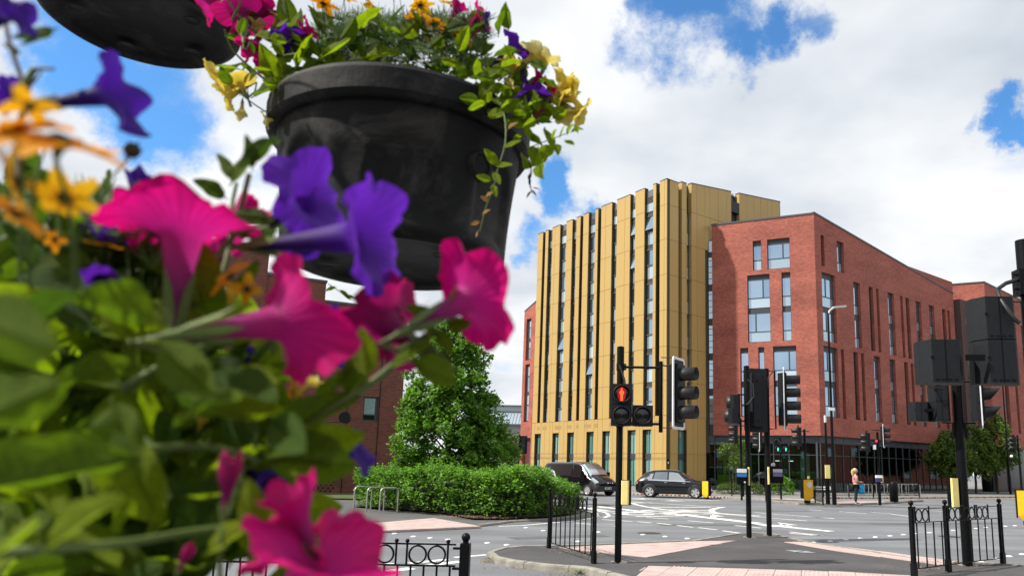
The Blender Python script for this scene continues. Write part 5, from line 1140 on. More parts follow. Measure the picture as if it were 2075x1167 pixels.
b.build('front_grille',[TRIM,CHR,BLACK,PLATE],van,M)
b=MB()
for k in range(7):
    if k==4: continue
    b.b2(4.846,4.85,-.22+k*.065,-.18+k*.065,.43,.49)
b.build('plate_marks',BLACK,van,M)
b=MB(); b.b2(4.70,4.76,-.62,-.52,.42,.50); b.b2(4.70,4.76,.52,.62,.42,.50); b.build('fog_lamp',HL,van,M)
for x in (.95,4.05):
    for s_ in (.93,-.93): arch(van,M,x,s_+(.02 if s_>0 else -.02),.37,BLACK,.03); wheel(van,M,x,s_-.08*(1 if s_>0 else -1),.325,.22,6)
for y in (-1.08,1.08): b=MB(); b.box((3.75,y,1.25),(.12,.2,.26)); b.build('mirror',BLACK,van,M)
# --- pale cars whose roofs show above the hedge
def simple_car(loc,rz,paint,label):
    t=thing('parked_car',label,'car',loc,rz); M=here(t); B=Body(suv_profile()); S=M@Matrix.Diagonal((1,1,.97,1)); B.shell(t,S,paint)
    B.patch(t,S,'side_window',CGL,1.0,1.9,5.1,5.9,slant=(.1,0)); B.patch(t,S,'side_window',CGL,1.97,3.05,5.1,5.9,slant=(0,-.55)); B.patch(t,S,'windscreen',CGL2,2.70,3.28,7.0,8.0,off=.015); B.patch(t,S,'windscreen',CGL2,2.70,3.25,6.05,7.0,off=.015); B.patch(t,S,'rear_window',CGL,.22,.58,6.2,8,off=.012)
    for x in (.85,3.49):
        for s_ in (.86,-.86): wheel(t,M,x,s_,.33,.2)
    return t
a=G(1010,1003); 
simple_car((-4.6,47.3,0),R(-14),CARW,'white car with its roof showing above the hedge, next to the black van')
simple_car((-9.5,49.5,0),R(-10),CARS,'silver car with its roof showing above the middle of the hedge')
simple_car((-13.9,50.5,0),R(-10),CARS,'silver car hidden behind the tree and the hedge')
# ================================================================ PERSON
def skin_chain(name,verts,edges,radii,m,par,M,sub=2,root=0):
    me=bpy.data.meshes.new(name); me.from_pydata(verts,edges,[]); me.materials.append(m); o=put(name,me,par,M)
    md=o.modifiers.new('skin','SKIN'); md.use_smooth_shade=True
    sv=me.skin_vertices[0].data
    for i,r in enumerate(radii): sv[i].radius=(r,r) if isinstance(r,(int,float)) else r; sv[i].use_root=(i==root)
    s=o.modifiers.new('sub','SUBSURF'); s.levels=sub; s.render_levels=sub; return o
SKIN=mat('skin',(.55,.30,.22),.55,var=.05); PINKT=mat('pink_top',(.60,.25,.24),.8,var=.1,scale=10); BLK=mat('black_cloth',(.010,.010,.012),.9,var=.2); HAIR=mat('blond_hair',(.52,.38,.18),.6,var=.25,scale=30); BLUEB=mat('blue_bag',(.0,.30,.62),.45,var=.12,scale=12,bump=.5,bscale=14)
g=G(1735,1020.5,.1)
pn=thing('person','blond woman in pink top and black trousers waiting with a bright blue bag','person',(g.x,g.y,.108),R(-8)); M=here(pn)   # faces local -y... turned to the right
M=M@Matrix.Scale(1.0,4)
# body: pelvis 0, spine.., legs, arms; local +x is the way she faces
V_=[(0,0,.92),(0,0,1.08),(.0,0,1.24),(-.01,0,1.38),(0,0,1.45),(.02,0,1.53),  # 0-5 torso neck
    (.0,.09,.86),(.02,.10,.48),(-.01,.11,.09),(.12,.12,.04),                    # 6-9 left leg
    (.0,-.09,.86),(.0,-.10,.48),(-.04,-.10,.09),(.09,-.12,.04),                  # 10-13 right leg
    (-.01,.17,1.37),(.02,.23,1.12),(.24,.12,1.10),(-.01,-.17,1.37),(.02,-.23,1.12),(.25,-.10,1.07)]
E_=[(0,1),(1,2),(2,3),(3,4),(4,5),(0,6),(6,7),(7,8),(8,9),(0,10),(10,11),(11,12),(12,13),(3,14),(14,15),(15,16),(3,17),(17,18),(18,19)]
r_=[(.15,.13),(.13,.11),(.145,.12),(.13,.10),.055,.05,.095,.062,.04,.035,.095,.062,.04,.035,.06,.045,.032,.06,.045,.032]
skin_chain('body',V_,E_,r_,SKIN,pn,M)
skin_chain('trousers',[V_[i] for i in (0,6,7,8,10,11,12)],[(0,1),(1,2),(2,3),(0,4),(4,5),(5,6)],[.17,.105,.074,.055,.105,.074,.055],BLK,pn,M)
skin_chain('top',[(0,0,1.0),(0,0,1.12),(0,0,1.26),(-.01,0,1.36),(-.01,.17,1.36),(.02,.23,1.16),(-.01,-.17,1.36),(.02,-.23,1.16)],[(0,1),(1,2),(2,3),(3,4),(4,5),(3,6),(6,7)],[(.155,.15),(.15,.13),(.16,.14),(.14,.11),.072,.058,.072,.058],PINKT,pn,M)
skin_chain('waist_cardigan',[(-.03,0,.98),(-.05,0,.85),(-.07,0,.70)],[(0,1),(1,2)],[.17,.185,.13],BLK,pn,M)
b=MB(); b.sph((.03,0,1.635),.098,12,0,1.2); b.tube([(.12,0,1.64),(.145,0,1.61)],[.012,.018],6); b.sph((.115,.035,1.655),.012,6,1); b.sph((.115,-.035,1.655),.012,6,1); b.box((.122,0,1.585),(.01,.045,.01),2); b.sph((.02,.098,1.63),.02,6); b.sph((.02,-.098,1.63),.02,6); b.build('head',[SKIN,BLACK,mat('lips',(.4,.08,.08),.5,var=0)],pn,M)
b=MB(); b.sph((-.005,0,1.655),.112,12,0,1.1); b.tube([(-.08,0,1.68),(-.12,0,1.55),(-.11,0,1.40)],[.09,.085,.05],10); b.tube([(-.01,.1,1.62),(-.02,.11,1.45)],[.03,.02],8); b.build('hair',HAIR,pn,M)
for s_,e in ((.12,(.30,.10,1.10)),(-.10,(.31,-.08,1.07))):
    b=MB(); e=Vector(e); b.sph((e.x-.02,e.y,e.z),.038,8,0,.8)
    for k in range(4): b.tube([(e.x,e.y-.025+k*.016,e.z+.01),(e.x+.04,e.y-.02+k*.013,e.z),(e.x+.05,e.y-.02+k*.013,e.z-.03+k*.003)],[.009,.008,.007],6)
    b.tube([(e.x-.02,e.y+(.03 if s_<0 else -.03),e.z+.01),(e.x+.02,e.y+(.04 if s_<0 else -.04),e.z)],[.01,.008],6); b.build('hand',SKIN,pn,M)
for s_ in (.115,-.11):
    b=MB(); b.sph((.06 if s_>0 else .03,s_,.045),.07,8,0,.55); b.sph((.13 if s_>0 else .10,s_,.04),.055,8,0,.6); b.b2(-.02,.18,s_-.05,s_+.05,0,.02,1); b.build('shoe',[BLK if s_<0 else WEDGE,WEDGE],pn,M)
bg_=thing('shopping_bag','bright blue plastic bag hanging from the waiting woman\'s hands','bag',(g.x,g.y,.108),R(-8)); MM=here(bg_)
b=MB(); b.lathe([(.02,.48),(.15,.50),(.17,.62),(.15,.80),(.09,.95),(.05,.99)],16,0,True,(.27,0,0)); b.M=Matrix.Identity(4)
me=b.mesh('bag',BLUEB)
for v in me.vertices: v.co.y*=.55; v.co.x+=.015*math.sin(v.co.z*40+v.co.y*30)
put('bag_body',me,bg_,MM); b=MB(); b.tube([(.24,0,.97),(.28,0,1.07),(.31,0,.97)],.01,6); b.build('handle',BLUEB,bg_,MM)
# ================================================================ BUILDINGS ACROSS THE ROAD, OUTSIDE THE PICTURE (they show in the shop glass)
def terrace(P0,right,L_,H_,label,n):
    t=thing('terrace_building',label,'building',(P0[0],P0[1],0)); F_=frame(P0,right); ops=[(k*L_/n+.9,k*L_/n+2.1,z,z+1.5) for k in range(n) for z in (1.0,4.2)]
    b=MB(); wall(b,0,L_,0,H_,ops,.15); b.b2(0,L_,.2,8,0,H_-.1); b.build('wall',BRICK2,t,F_)
    for o in ops: cube('window',GLASSL,t,F_,o[0],o[1],.12,.18,o[2],o[3])
    b=MB(); b.add([(-.3,-.3,H_),(L_+.3,-.3,H_),(L_+.3,4,H_+2.6),(-.3,4,H_+2.6)],[(0,1,2,3)]); b.build('roof',MAT['slate'],t,F_)
terrace((78,84),(.42,-.91),88,7.2,'long brick terrace with slate roof off to the right, outside the picture',22)
terrace((30,-26),(-1,0.05),90,7.2,'long brick terrace behind the viewer, outside the picture',22)
# ================================================================ TREES AND HEDGE
npr=np.random.default_rng(11)
def leafcloud(name,centers,normals,size,m,par=None,M=None,droop=.3,aspect=.55):
    """leaf-sized folded quads at the given points"""
    n=len(centers); a=npr.random(n)*2*np.pi; u=np.stack([np.cos(a),np.sin(a),npr.normal(0,.35,n)-droop],1)
    u/=np.linalg.norm(u,axis=1)[:,None]; w=normals+npr.normal(0,.55,(n,3)); v=np.cross(w,u); v/=np.linalg.norm(v,axis=1)[:,None]+1e-9
    nn=np.cross(u,v)
    s=(size*(.6+.8*npr.random(n)))[:,None]
    P0=centers-u*s; P2=centers+u*s; P1=centers+v*s*aspect-nn*s*.18; P3=centers-v*s*aspect-nn*s*.18
    V=np.stack([P0,P1,P2,P3],1).reshape(-1,3)
    me=bpy.data.meshes.new(name); me.vertices.add(4*n); me.vertices.foreach_set('co',V.astype(np.float32).ravel())
    idx=np.arange(n)*4; tri=np.stack([idx,idx+1,idx+2,idx,idx+2,idx+3],1).astype(np.int32).ravel()
    me.loops.add(6*n); me.loops.foreach_set('vertex_index',tri); me.polygons.add(2*n); me.polygons.foreach_set('loop_start',np.arange(2*n,dtype=np.int32)*3)
    try: me.polygons.foreach_set('loop_total',np.full(2*n,3,dtype=np.int32))
    except Exception: pass
    me.materials.append(m); me.update(); me.validate(); return put(name,me,par,M)
def sprays(tips,dirs,per,length,spread):
    """leaves along little shoots that start at each tip"""
    c=[];nr=[]
    t=npr.random((len(tips),per))**.8
    P=tips[:,None,:]+dirs[:,None,:]*(t[...,None]*length)+npr.normal(0,spread,(len(tips),per,3)); P[...,2]-=(t**2)*length*.35
    return P.reshape(-1,3)
def tree(name,label,base,H,prof,nsh,per,size,m,cat='tree',group=None,trunk=.12,z0=1.0,lean=(0,0),shoot=.5,droop=.5,par_branches=26,seed=1,clump=1.0):
    """prof: list of (relative height, radius); crown shoots start inside and run out to the profile"""
    t=thing(name,label,cat,base,0,group); M=here(t); rg=random.Random(seed)
    hs=[p[0] for p in prof]; rs=[p[1] for p in prof]
    b=MB(); b.tube([(lean[0]*k/6+rg.uniform(-.05,.05)*(k>0),lean[1]*k/6+rg.uniform(-.05,.05)*(k>0),H*.93*k/6) for k in range(7)],[trunk*(1-.88*k/6) for k in range(7)],10)
    b.build('trunk',BARK,t,M)
    b=MB(); lobes=[]
    for k in range(par_branches):
        h=H*(hs[0]+(hs[-1]-hs[0])*((k+.5)/par_branches)**.9); r=np.interp(h/H,hs,rs); a=k*2.399+rg.uniform(-.3,.3)
        l=r*rg.uniform(.6,1.0); p0=Vector((lean[0]*h/H,lean[1]*h/H,h-.25*l)); p1=Vector((p0.x+math.cos(a)*l*.55,p0.y+math.sin(a)*l*.55,h+.08*l)); p2=Vector((p0.x+math.cos(a)*l,p0.y+math.sin(a)*l,h+.05*l))
        b.tube([p0,p1,p2],[trunk*.3,trunk*.17,.012],6); lobes.append((p2,r))
    b.build('limbs',BARK,t,M)['kind']='stuff'
    nc=nsh//9
    hh=hs[0]+(hs[-1]-hs[0])*npr.random(nc*3); rr=np.interp(hh,hs,rs); keep=npr.random(nc*3)<rr/max(rs)+.10; hh=hh[keep][:nc]; n=len(hh)
    a=npr.random(n)*2*np.pi
    cs=npr.uniform(.6,1.35,n)
    hh=np.repeat(hh,9)+npr.normal(0,.022*clump,n*9)*np.repeat(cs,9); hh=np.clip(hh,hs[0],hs[-1]); rr=np.interp(hh,hs,rs)
    a=np.repeat(a,9)+npr.normal(0,.12*clump,n*9)/np.maximum(rr/2,.3); qq=np.repeat(npr.random(n)**.40*npr.uniform(.86,1.10,n),9)+npr.normal(0,.05,n*9); n=len(hh)
    bump=.84+.20*np.sin(a*3+hh*9+seed)*np.sin(hh*23+seed*2+a)+.12*np.sin(a*7+hh*31)
    rad=rr*(bump*.35+.65)*qq
    tips=np.stack([lean[0]*hh+np.cos(a)*rad,lean[1]*hh+np.sin(a)*rad,hh*H+npr.normal(0,.12,n)],1)
    d=np.stack([np.cos(a),np.sin(a),npr.uniform(-.5,.5,n)-.1],1)
    P=sprays(tips,d,per,shoot,.07)
    nrm=np.stack([np.cos(np.repeat(a,per))*.5,np.sin(np.repeat(a,per))*.5,np.full(n*per,.9)],1)
    leafcloud('crown',P,nrm,size,m,t,M,droop=droop); return t
gt=at(905,960,31.5)
tree('round_tree','bushy green tree with a narrow top behind the hedge','' or (gt.x,gt.y,0),7.75,[(.10,1.2),(.18,1.75),(.32,2.02),(.45,2.0),(.6,1.75),(.75,1.42),(.88,1.02),(.96,.68),(1.0,.35)],2600,15,.092,LEAFT,trunk=.16,shoot=.42,seed=3,par_branches=34)
gt=at(1000,960,33); tree('shrub_tree','lower feathery dark shrub on the right flank of the bushy tree','' or (gt.x,gt.y,0),3.9,[(.05,.8),(.3,1.05),(.6,.85),(.85,.5),(1,.12)],500,16,.07,LEAFT,trunk=.08,shoot=.5,seed=5,par_branches=14)
for k,(px,ph,lab) in enumerate(((1930,862,'left one of the three street trees in front of the dark glazing'),(1978,846,'middle one of the three street trees, beside the litter bin'),(2022,838,'right one of the three street trees, beside the tall lamp column'))):
    g=G(px,999,.1); Ht=at(px,ph,g.y).z; H_=Ht*.90 if k<2 else Ht
    tree('street_tree',lab,(g.x,g.y,.1),H_,[(.30,.4),(.38,1.45),(.55,1.65),(.72,1.3),(.88,.75),(1,.15)],900,12,.11,LEAFD,'tree','street trees in front of the glazing',.11,shoot=.6,seed=10+k)
g=G(1487,1003,.1); g=Vector((9.35,48.2,.1)); tree('young_tree','thin young tree in front of the yellow shop wall','' or (g.x,g.y,.1),3.9,[(.42,.3),(.6,.75),(.8,.7),(.95,.35),(1,.1)],150,12,.07,LEAFD,trunk=.035,shoot=.4,seed=21,par_branches=10)
def shrub(name,label,loc,rx,ry,h,n,size,m,cat='shrub'):
    t=thing(name,label,cat,loc); M=here(t); a=npr.random(n)*6.283; u=npr.random(n); z=u*h; rr=np.sqrt(np.maximum(0,1-(u*.95)**2))*(.7+.3*npr.random(n))
    P=np.stack([np.cos(a)*rx*rr,np.sin(a)*ry*rr,z],1); P=np.repeat(P,8,0)+npr.normal(0,.06,(n*8,3)); P[:,2]=np.abs(P[:,2])
    leafcloud('foliage',P,np.tile([0,0,1.],(n*8,1)),size,m,t,M)
    b=MB()
    for k in range(6): b.tube([(0,0,0),(math.cos(k)*rx*.5,math.sin(k)*ry*.5,h*.7)],[.02,.006],5)
    b.build('stems',BARK,t,M)['kind']='stuff'
shrub('shrub','bright green low shrub in the planting bed before the glazing',(13.0,50.6,.1),1.0,.8,1.15,300,.06,LEAFH)
shrub('shrub','dark brown-green low shrub left of the bright shrub',(11.3,50.8,.1),.7,.6,.75,160,.05,LEAFD)
shrub('shrub','low dark planting under the thin young tree',(9.3,49.2,.1),1.0,.5,.7,160,.05,LEAFD)
# hedge: shoots over a bulky outline
HP=[(-8.1,27.2),(-6.6,25.6),(-5.2,24.7),(-3.9,23.9),(-2.9,23.1),(-2.2,23.0),(-1.5,23.8),(-.95,24.9),(-.70,26.6),(-1.3,29.0),(-3.6,31.5),(-7.5,31.0)]
hd=thing('hedge','broad clipped green hedge beside the steel hoops','hedge',(-4,26,.1)); M=Matrix.Identity(4)
def hedge():
    pts=[Vector(p) for p in HP]; n=len(pts); out_=[];nr=[]
    cen=Vector((-3.9,27))
    per=[]; 
    for i in range(n):
        a,c=pts[i],pts[(i+1)%n]; m_=int((c-a).length*95)
        for k in range(m_):
            f=rnd.random(); p=a.lerp(c,f); per.append(p)
    for p in per:
        front=(p.y<28.8)
        if not front and rnd.random()<.7: continue
        top=1.24+.10*math.sin(p.x*2.1)+.07*math.sin(p.y*3.3+p.x*5)-(.35 if p.x>-1.6 else 0)*max(0,min(1,(p.x+1.6)/.8))
        z=rnd.random()**.8*top; bulge=.34*math.sin(math.pi*min(.6,z/top*.55+.12))+.10*math.sin(p.x*6+z*4)+.08*math.sin(p.y*5-z*7)
        d=(p-cen).normalized(); q=p+d*(bulge-.16*(z/top)**6-rnd.random()*.20)
        out_.append((q.x,q.y,z+.1)); nr.append((d.x,d.y,.5))
    for _ in range(3600):
        w=[rnd.random() for _ in range(n)]; i=rnd.randrange(n); p=cen.lerp(pts[i].lerp(pts[(i+1)%n],rnd.random()),rnd.random()**.45*1.12)
        top=1.20+.10*math.sin(p.x*2.1)+.09*math.sin(p.y*3.3+p.x*5)+.05*math.sin(p.x*11)-(.38 if p.x>-1.6 else 0)*max(0,min(1,(p.x+1.6)/.8))
        out_.append((p.x,p.y,top+rnd.uniform(-.08,.10))); nr.append((0,0,1))
    A=np.array(out_);D=np.array(nr); D/=np.linalg.norm(D,axis=1)[:,None]
    P=A[:,None,:]+D[:,None,:]*npr.random((len(A),9,1))*.20+npr.normal(0,.05,(len(A),9,3))
    leafcloud('foliage',P.reshape(-1,3),np.repeat(D,9,0)*.4+np.array([0,0,.8]),.052,LEAFH,hd,M,droop=.25)
    b=MB(); b.prism([((p-cen)*.80+cen).to_tuple() for p in pts],.1,1.02); b.build('inner_shade_block',mat('hedge_shade',(.016,.026,.008),.95,var=.4,scale=9),hd,M)  # solid block; the shade inside the hedge is put into its dark colour
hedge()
# ================================================================ HANGING POTS AND FLOWERS
POT=mat('black_pot_plastic',(.0036,.0036,.0040),.6,var=.35,scale=7,bump=.25,bscale=25,spec=.2)
def potmat():
    m=POT; t=m.node_tree; b=t.nodes['Principled BSDF']; c=nd(t,'ShaderNodeTexCoord'); n=nd(t,'ShaderNodeTexNoise'); n.inputs['Scale'].default_value=9; n.inputs['Detail'].default_value=9; n.inputs['Roughness'].default_value=.7; n.inputs['Distortion'].default_value=.6
    t.links.new(c.outputs['Object'],n.inputs['Vector']); r=nd(t,'ShaderNodeMapRange'); t.links.new(n.outputs[0],r.inputs[0]); r.inputs[1].default_value=.50; r.inputs[2].default_value=.68; r.inputs[3].default_value=0; r.inputs[4].default_value=.8
    old=b.inputs['Base Color'].links[0].from_socket; mx=nd(t,'ShaderNodeMix',data_type='RGBA'); t.links.new(r.outputs[0],mx.inputs['Factor']); t.links.new(old,mx.inputs['A']); mx.inputs['B'].default_value=(.050,.045,.040,1); t.links.new(mx.outputs['Result'],b.inputs['Base Color'])
    q=nd(t,'ShaderNodeMapRange'); t.links.new(n.outputs[0],q.inputs[0]); q.inputs[3].default_value=.50; q.inputs[4].default_value=.80; t.links.new(q.outputs[0],b.inputs['Roughness'])
potmat()
CHAIN=mat('chain_steel',(.2,.2,.2),.4,metal=.8,var=.1)
def pot(label,P,rb=.188,rt=.222,h=.29,rz=0,tilt=0):
    t=thing('hanging_pot',label,'plant pot',P,rz); M=here(t)@Matrix.Rotation(tilt,4,'Y')
    n=168; prof=[(rb-.012,.0),(rb,.008)]+[(rb+.002+(rt-rb-.006)*(q**1.5)*.75,.012+(h*.82-.012)*q) for q in [k/26 for k in range(27)]]
    b=MB(); b.lathe([(.001,.012),(rb*.80,.012),(rb*.82,.004),(rb-.012,0)],n,0)
    vs=[];
    for r,z in prof:
        for k in range(n):
            a=2*math.pi*k/n; f=0
            # shallow arched recesses round the wall
            q=((a/(2*math.pi)*7+.15)%1)-.5; zz=z/h
            zt_=.36+.30*math.sqrt(max(0,1-(q/.33)**2)) if abs(q)<.33 else 0
            if zt_: f=-.011*max(0,min(1,(zt_-zz)*14))*min(1,(.33-abs(q))*14)*max(0,min(1,(zz-.08)*12))
            vs.append(((r+f)*math.cos(a),(r+f)*math.sin(a),z))
    b.add(vs,[(i*n+k,i*n+(k+1)%n,(i+1)*n+(k+1)%n,(i+1)*n+k) for i in range(len(prof)-1) for k in range(n)],0,True)
    body=b.build('pot_wall',POT,t,M)
    b=MB(); b.lathe([(rb+(rt-rb)*.68,h*.80),(rt-.004,h*.80),(rt,h*.81),(rt+.005,h*.84),(rt+.006,h*.97),(rt+.002,h),(rt-.012,h+.002),(rt-.016,h*.95),(rt-.018,h*.80)],n,0,False); b.build('rim',POT,t,M)
    b=MB(); b.lathe([(.001,h*.93),(rt*.6,h*.92),(rt-.014,h*.88)],40,0); b.build('potting_soil',SOIL,t,M)
    for k in range(5):
        a=k*1.26+.4; q=MB(); q.lathe([(.016,-.0015),(.013,-.003),(.010,-.001)],16,0,True,(rb*.62*math.cos(a),rb*.62*math.sin(a),.004)); q.lathe([(.010,-.001),(.001,-.0005)],16,1,True,(rb*.62*math.cos(a),rb*.62*math.sin(a),.004)); q.build('drain_hole',[POT,BLACK],t,M)
    b=MB(); b.tube([((rt+.004)*math.cos(q),(rt+.004)*math.sin(q),h*.70) for q in [R(60+k*6) for k in range(11)]],.006,6); b.build('holding_band',CHAIN,t,M)
    return t,M
p1c=at(800,541,1.25)
pot1,PM=pot('large black plastic flower pot hanging in the middle, seen from below',p1c,.188,.222,.258,R(12))
# round side hole with raised boss on the right of the wall
a=R(-49); b=MB(); Q=PM@Matrix.Rotation(a,4,'Z')@Matrix.Translation((.2050,0,.140))@Matrix.Rotation(R(90),4,'Y')
b.lathe([(.026,-.014),(.023,.0),(.017,.001),(.0165,-.002)],24,0); b.lathe([(.0165,-.001),(.001,-.0005)],24,1); b.build('side_hole',[POT,mat('hole_black',(.001,.001,.001),.9,var=0)],pot1,Q)
p2c=at(287,52,1.30)
pot2,PM2=pot('second black pot at the top left, only its round underside in view',p2c,.170,.205,.30,R(40))
pot3,PM3=pot('nearest black pot under the foreground petunias, hidden by leaves','' or (-.36,.47,1.19),.17,.205,.26,0)
# hanging frame (outside the picture) that carries the pots
hf=thing('planter_column','grey steel column with arms that carries the three flower pots, outside the picture','planter column',(-1.9,1.75,0)); M=here(hf)
b=MB(); b.cyl((0,0,0),(0,0,3.2),.05,n=16); b.build('post',GREYM,hf,M)
for c,hh,rr_ in ((p1c,.258*.7,.228),(p2c,.21,.209),(Vector((-.36,.47,1.19)),.18,.209)):
    up=.45 if c is p2c else 0
    b=MB(); b.tube([(0,0,c.z+hh+up),(c.x+1.9,c.y-1.75+rr_,c.z+hh+up)]+([(c.x+1.9,c.y-1.75+rr_,c.z+hh)] if up else []),.009,8); b.build('arm',GREYM,hf,M)
# ---------------- flower materials
def petal(name,limb,throat,back,tr=.45,rough=.55):
    """colour runs from the tube base (s=0) to the limb (s=1); veins darken towards the throat"""
    m=bpy.data.materials.new(name); m.use_nodes=True; t=m.node_tree; b=t.nodes['Principled BSDF']; b.inputs['Roughness'].default_value=rough; b.inputs['Specular IOR Level'].default_value=.25
    at_=nd(t,'ShaderNodeAttribute'); at_.attribute_name='s'; sp=nd(t,'ShaderNodeSeparateColor'); t.links.new(at_.outputs['Color'],sp.inputs[0])
    ra=nd(t,'ShaderNodeValToRGB'); t.links.new(sp.outputs[0],ra.inputs[0]); e=ra.color_ramp.elements; e[0].position=0.05; e[0].color=(*back,1); e[1].position=.95; e[1].color=(*limb,1); x=ra.color_ramp.elements.new(.55); x.color=(*throat,1)
    w=nd(t,'ShaderNodeMath',operation='SINE'); mm=mth(t,'MULTIPLY',sp.outputs[1],6.2832*30); t.links.new(mm,w.inputs[0]); v=nd(t,'ShaderNodeMapRange'); t.links.new(w.outputs[0],v.inputs[0]); v.inputs[1].default_value=-1; v.inputs[2].default_value=.1; v.inputs[3].default_value=.80; v.inputs[4].default_value=1.0
    n=nd(t,'ShaderNodeTexNoise'); n.inputs['Scale'].default_value=2.6; n.inputs['Detail'].default_value=6; n.inputs['Roughness'].default_value=.65; c=nd(t,'ShaderNodeTexCoord'); t.links.new(c.outputs['Object'],n.inputs['Vector']); q=nd(t,'ShaderNodeMapRange'); t.links.new(n.outputs[0],q.inputs[0]); q.inputs[3].default_value=.66; q.inputs[4].default_value=1.24
    f=mth(t,'MULTIPLY',v.outputs[0],q.outputs[0]); sc_=nd(t,'ShaderNodeVectorMath',operation='SCALE'); t.links.new(ra.outputs[0],sc_.inputs[0]); t.links.new(f,sc_.inputs['Scale']); t.links.new(sc_.outputs[0],b.inputs['Base Color'])
    u=nd(t,'ShaderNodeBump'); u.inputs['Strength'].default_value=.22; u.inputs['Distance'].default_value=.001; t.links.new(w.outputs[0],u.inputs['Height']); t.links.new(u.outputs[0],b.inputs['Normal'])
    tl=nd(t,'ShaderNodeBsdfTranslucent'); t.links.new(sc_.outputs[0],tl.inputs[0]); ms=nd(t,'ShaderNodeMixShader'); ms.inputs[0].default_value=tr; t.links.new(b.outputs[0],ms.inputs[1]); t.links.new(tl.outputs[0],ms.inputs[2]); t.links.new(ms.outputs[0],t.nodes['Material Output'].inputs[0]); return m
P_PINK=petal('pink_petal',(.66,.003,.17),(.55,.012,.23),(.24,.05,.18))
P_PURP=petal('purple_petal',(.125,.018,.46),(.085,.012,.32),(.06,.02,.14))
P_DPUR=petal('deep_purple_petal',(.060,.010,.30),(.04,.006,.2),(.03,.012,.09))
P_MAG=petal('magenta_petal',(.42,.004,.12),(.30,.004,.12),(.20,.02,.14))
P_YEL=petal('yellow_petal',(.80,.66,.10),(.72,.52,.05),(.55,.50,.12))
P_CRM=petal('cream_petal',(.78,.72,.30),(.75,.60,.10),(.5,.5,.16))
P_ORG=petal('orange_petal',(.82,.36,.010),(.80,.30,.005),(.5,.25,.02),.35)
P_YOR=petal('golden_petal',(.85,.50,.015),(.80,.42,.01),(.5,.25,.02),.35)
GRN=mat('petunia_leaf',(.088,.140,.006),.62,var=.3,scale=22,trans=.45,bump=.5,bscale=70,spec=.18)
GRN2=mat('fresh_leaf',(.165,.225,.006),.62,var=.28,scale=22,trans=.5,bump=.5,bscale=70,spec=.18)
GRN3=mat('dark_petunia_leaf',(.042,.082,.007),.62,var=.3,scale=22,trans=.35,bump=.5,bscale=70,spec=.18)
STEMM=mat('green_stem',(.10,.15,.03),.6,var=.2,scale=30,trans=.2)
DSTEM=mat('brown_stem',(.10,.07,.045),.7,var=.2,scale=30)
DEADL=mat('withered_leaf',(.30,.17,.05),.8,var=.3,scale=20,trans=.3)
CENT=mat('dark_flower_centre',(.05,.035,.008),.9,var=.4,scale=200,bump=.8,bscale=500)
def colored(me,S):
    ca=me.color_attributes.new(name='s',type='FLOAT_COLOR',domain='POINT')
    ca.data.foreach_set('color',np.array([(s,t_,0,1) for s,t_ in S],dtype=np.float32).ravel())
PET={}
def petunia_mesh(m,seed,style='open'):
    key=(m.name,seed,style)
    if key in PET: return PET[key]
    rg=random.Random(seed*7+1); nt_,ns=60,18; L_=1.0  # unit: limb radius 1
    ph=[rg.uniform(0,6.28) for _ in range(6)]; lob=[rg.uniform(.86,1.14) for _ in range(5)]; lift=[rg.uniform(-.30,.38) for _ in range(5)]
    tl=1.35 if style!='long' else 1.9; vs=[];S=[]
    for i in range(ns+1):
        s=i/ns
        for k in range(nt_):
            th=2*math.pi*k/nt_; li=(th/(2*math.pi)*5)%5; l0=int(li)%5; fr=li-int(li); c5=abs(math.sin(math.pi*fr))
            lb=lob[l0]; lf=lift[l0]*math.sin(math.pi*fr)
            if s<.5:
                q=s/.5; r=.085+.16*q**1.6; z=-tl+tl*q*.86
            else:
                q=(s-.5)/.5; r=.245+(1.0-.245)*q**1.05*(1-(1-(.80+.20*c5**.6)*lb)*q); z=-tl*.14+tl*.14*min(1,q*1.6)+(.16*math.sin(q*math.pi*.5))*(1-.9*q)
                z+=q**2*(lf+.10*c5-.20*(1 if style=='reflex' else .2))+q**2.5*(.05*math.sin(th*9+ph[0])*(1+.7*math.sin(th*2+ph[1]))+.03*math.sin(th*23+ph[3])*math.sin(th*3+ph[4])); r*=1+.028*q*math.sin(th*14+ph[2])*(.5+math.sin(th*4+ph[5])**2)
                if style=='cup': z+=q*.45; r*=1-.28*q
                if style=='closed': z+=q*.9; r*=1-.72*q
            vs.append((r*math.cos(th),r*math.sin(th),z)); S.append((s,k/nt_))
    b=MB(); b.add(vs,[(i*nt_+k,i*nt_+(k+1)%nt_,(i+1)*nt_+(k+1)%nt_,(i+1)*nt_+k) for i in range(ns) for k in range(nt_)],0,True)
    for k in range(5):      # calyx
        a=2*math.pi*k/5+.3; c,s_=math.cos(a),math.sin(a)
        pr=[(.07,-tl-.05,.03),(.13,-tl+.15,.07),(.20,-tl+.42,.06),(.30,-tl+.66,.004)]; v=[]
        for r,z,w in pr: v+=[(r*c-w*s_,r*s_+w*c,z),(r*c+w*s_,r*s_-w*c,z)]
        b.add(v,[(2*j,2*j+1,2*j+3,2*j+2) for j in range(3)],1,True); S+=[(.5,.5)]*8
    n0=len(b.v); b.tube([(0,0,-tl-.28),(0,0,-tl-.02)],[.05,.085],8,1); S+=[(.5,.5)]*(len(b.v)-n0)
    me=b.mesh('petunia_flower',[m,STEMM]); colored(me,S); PET[key]=me; return me
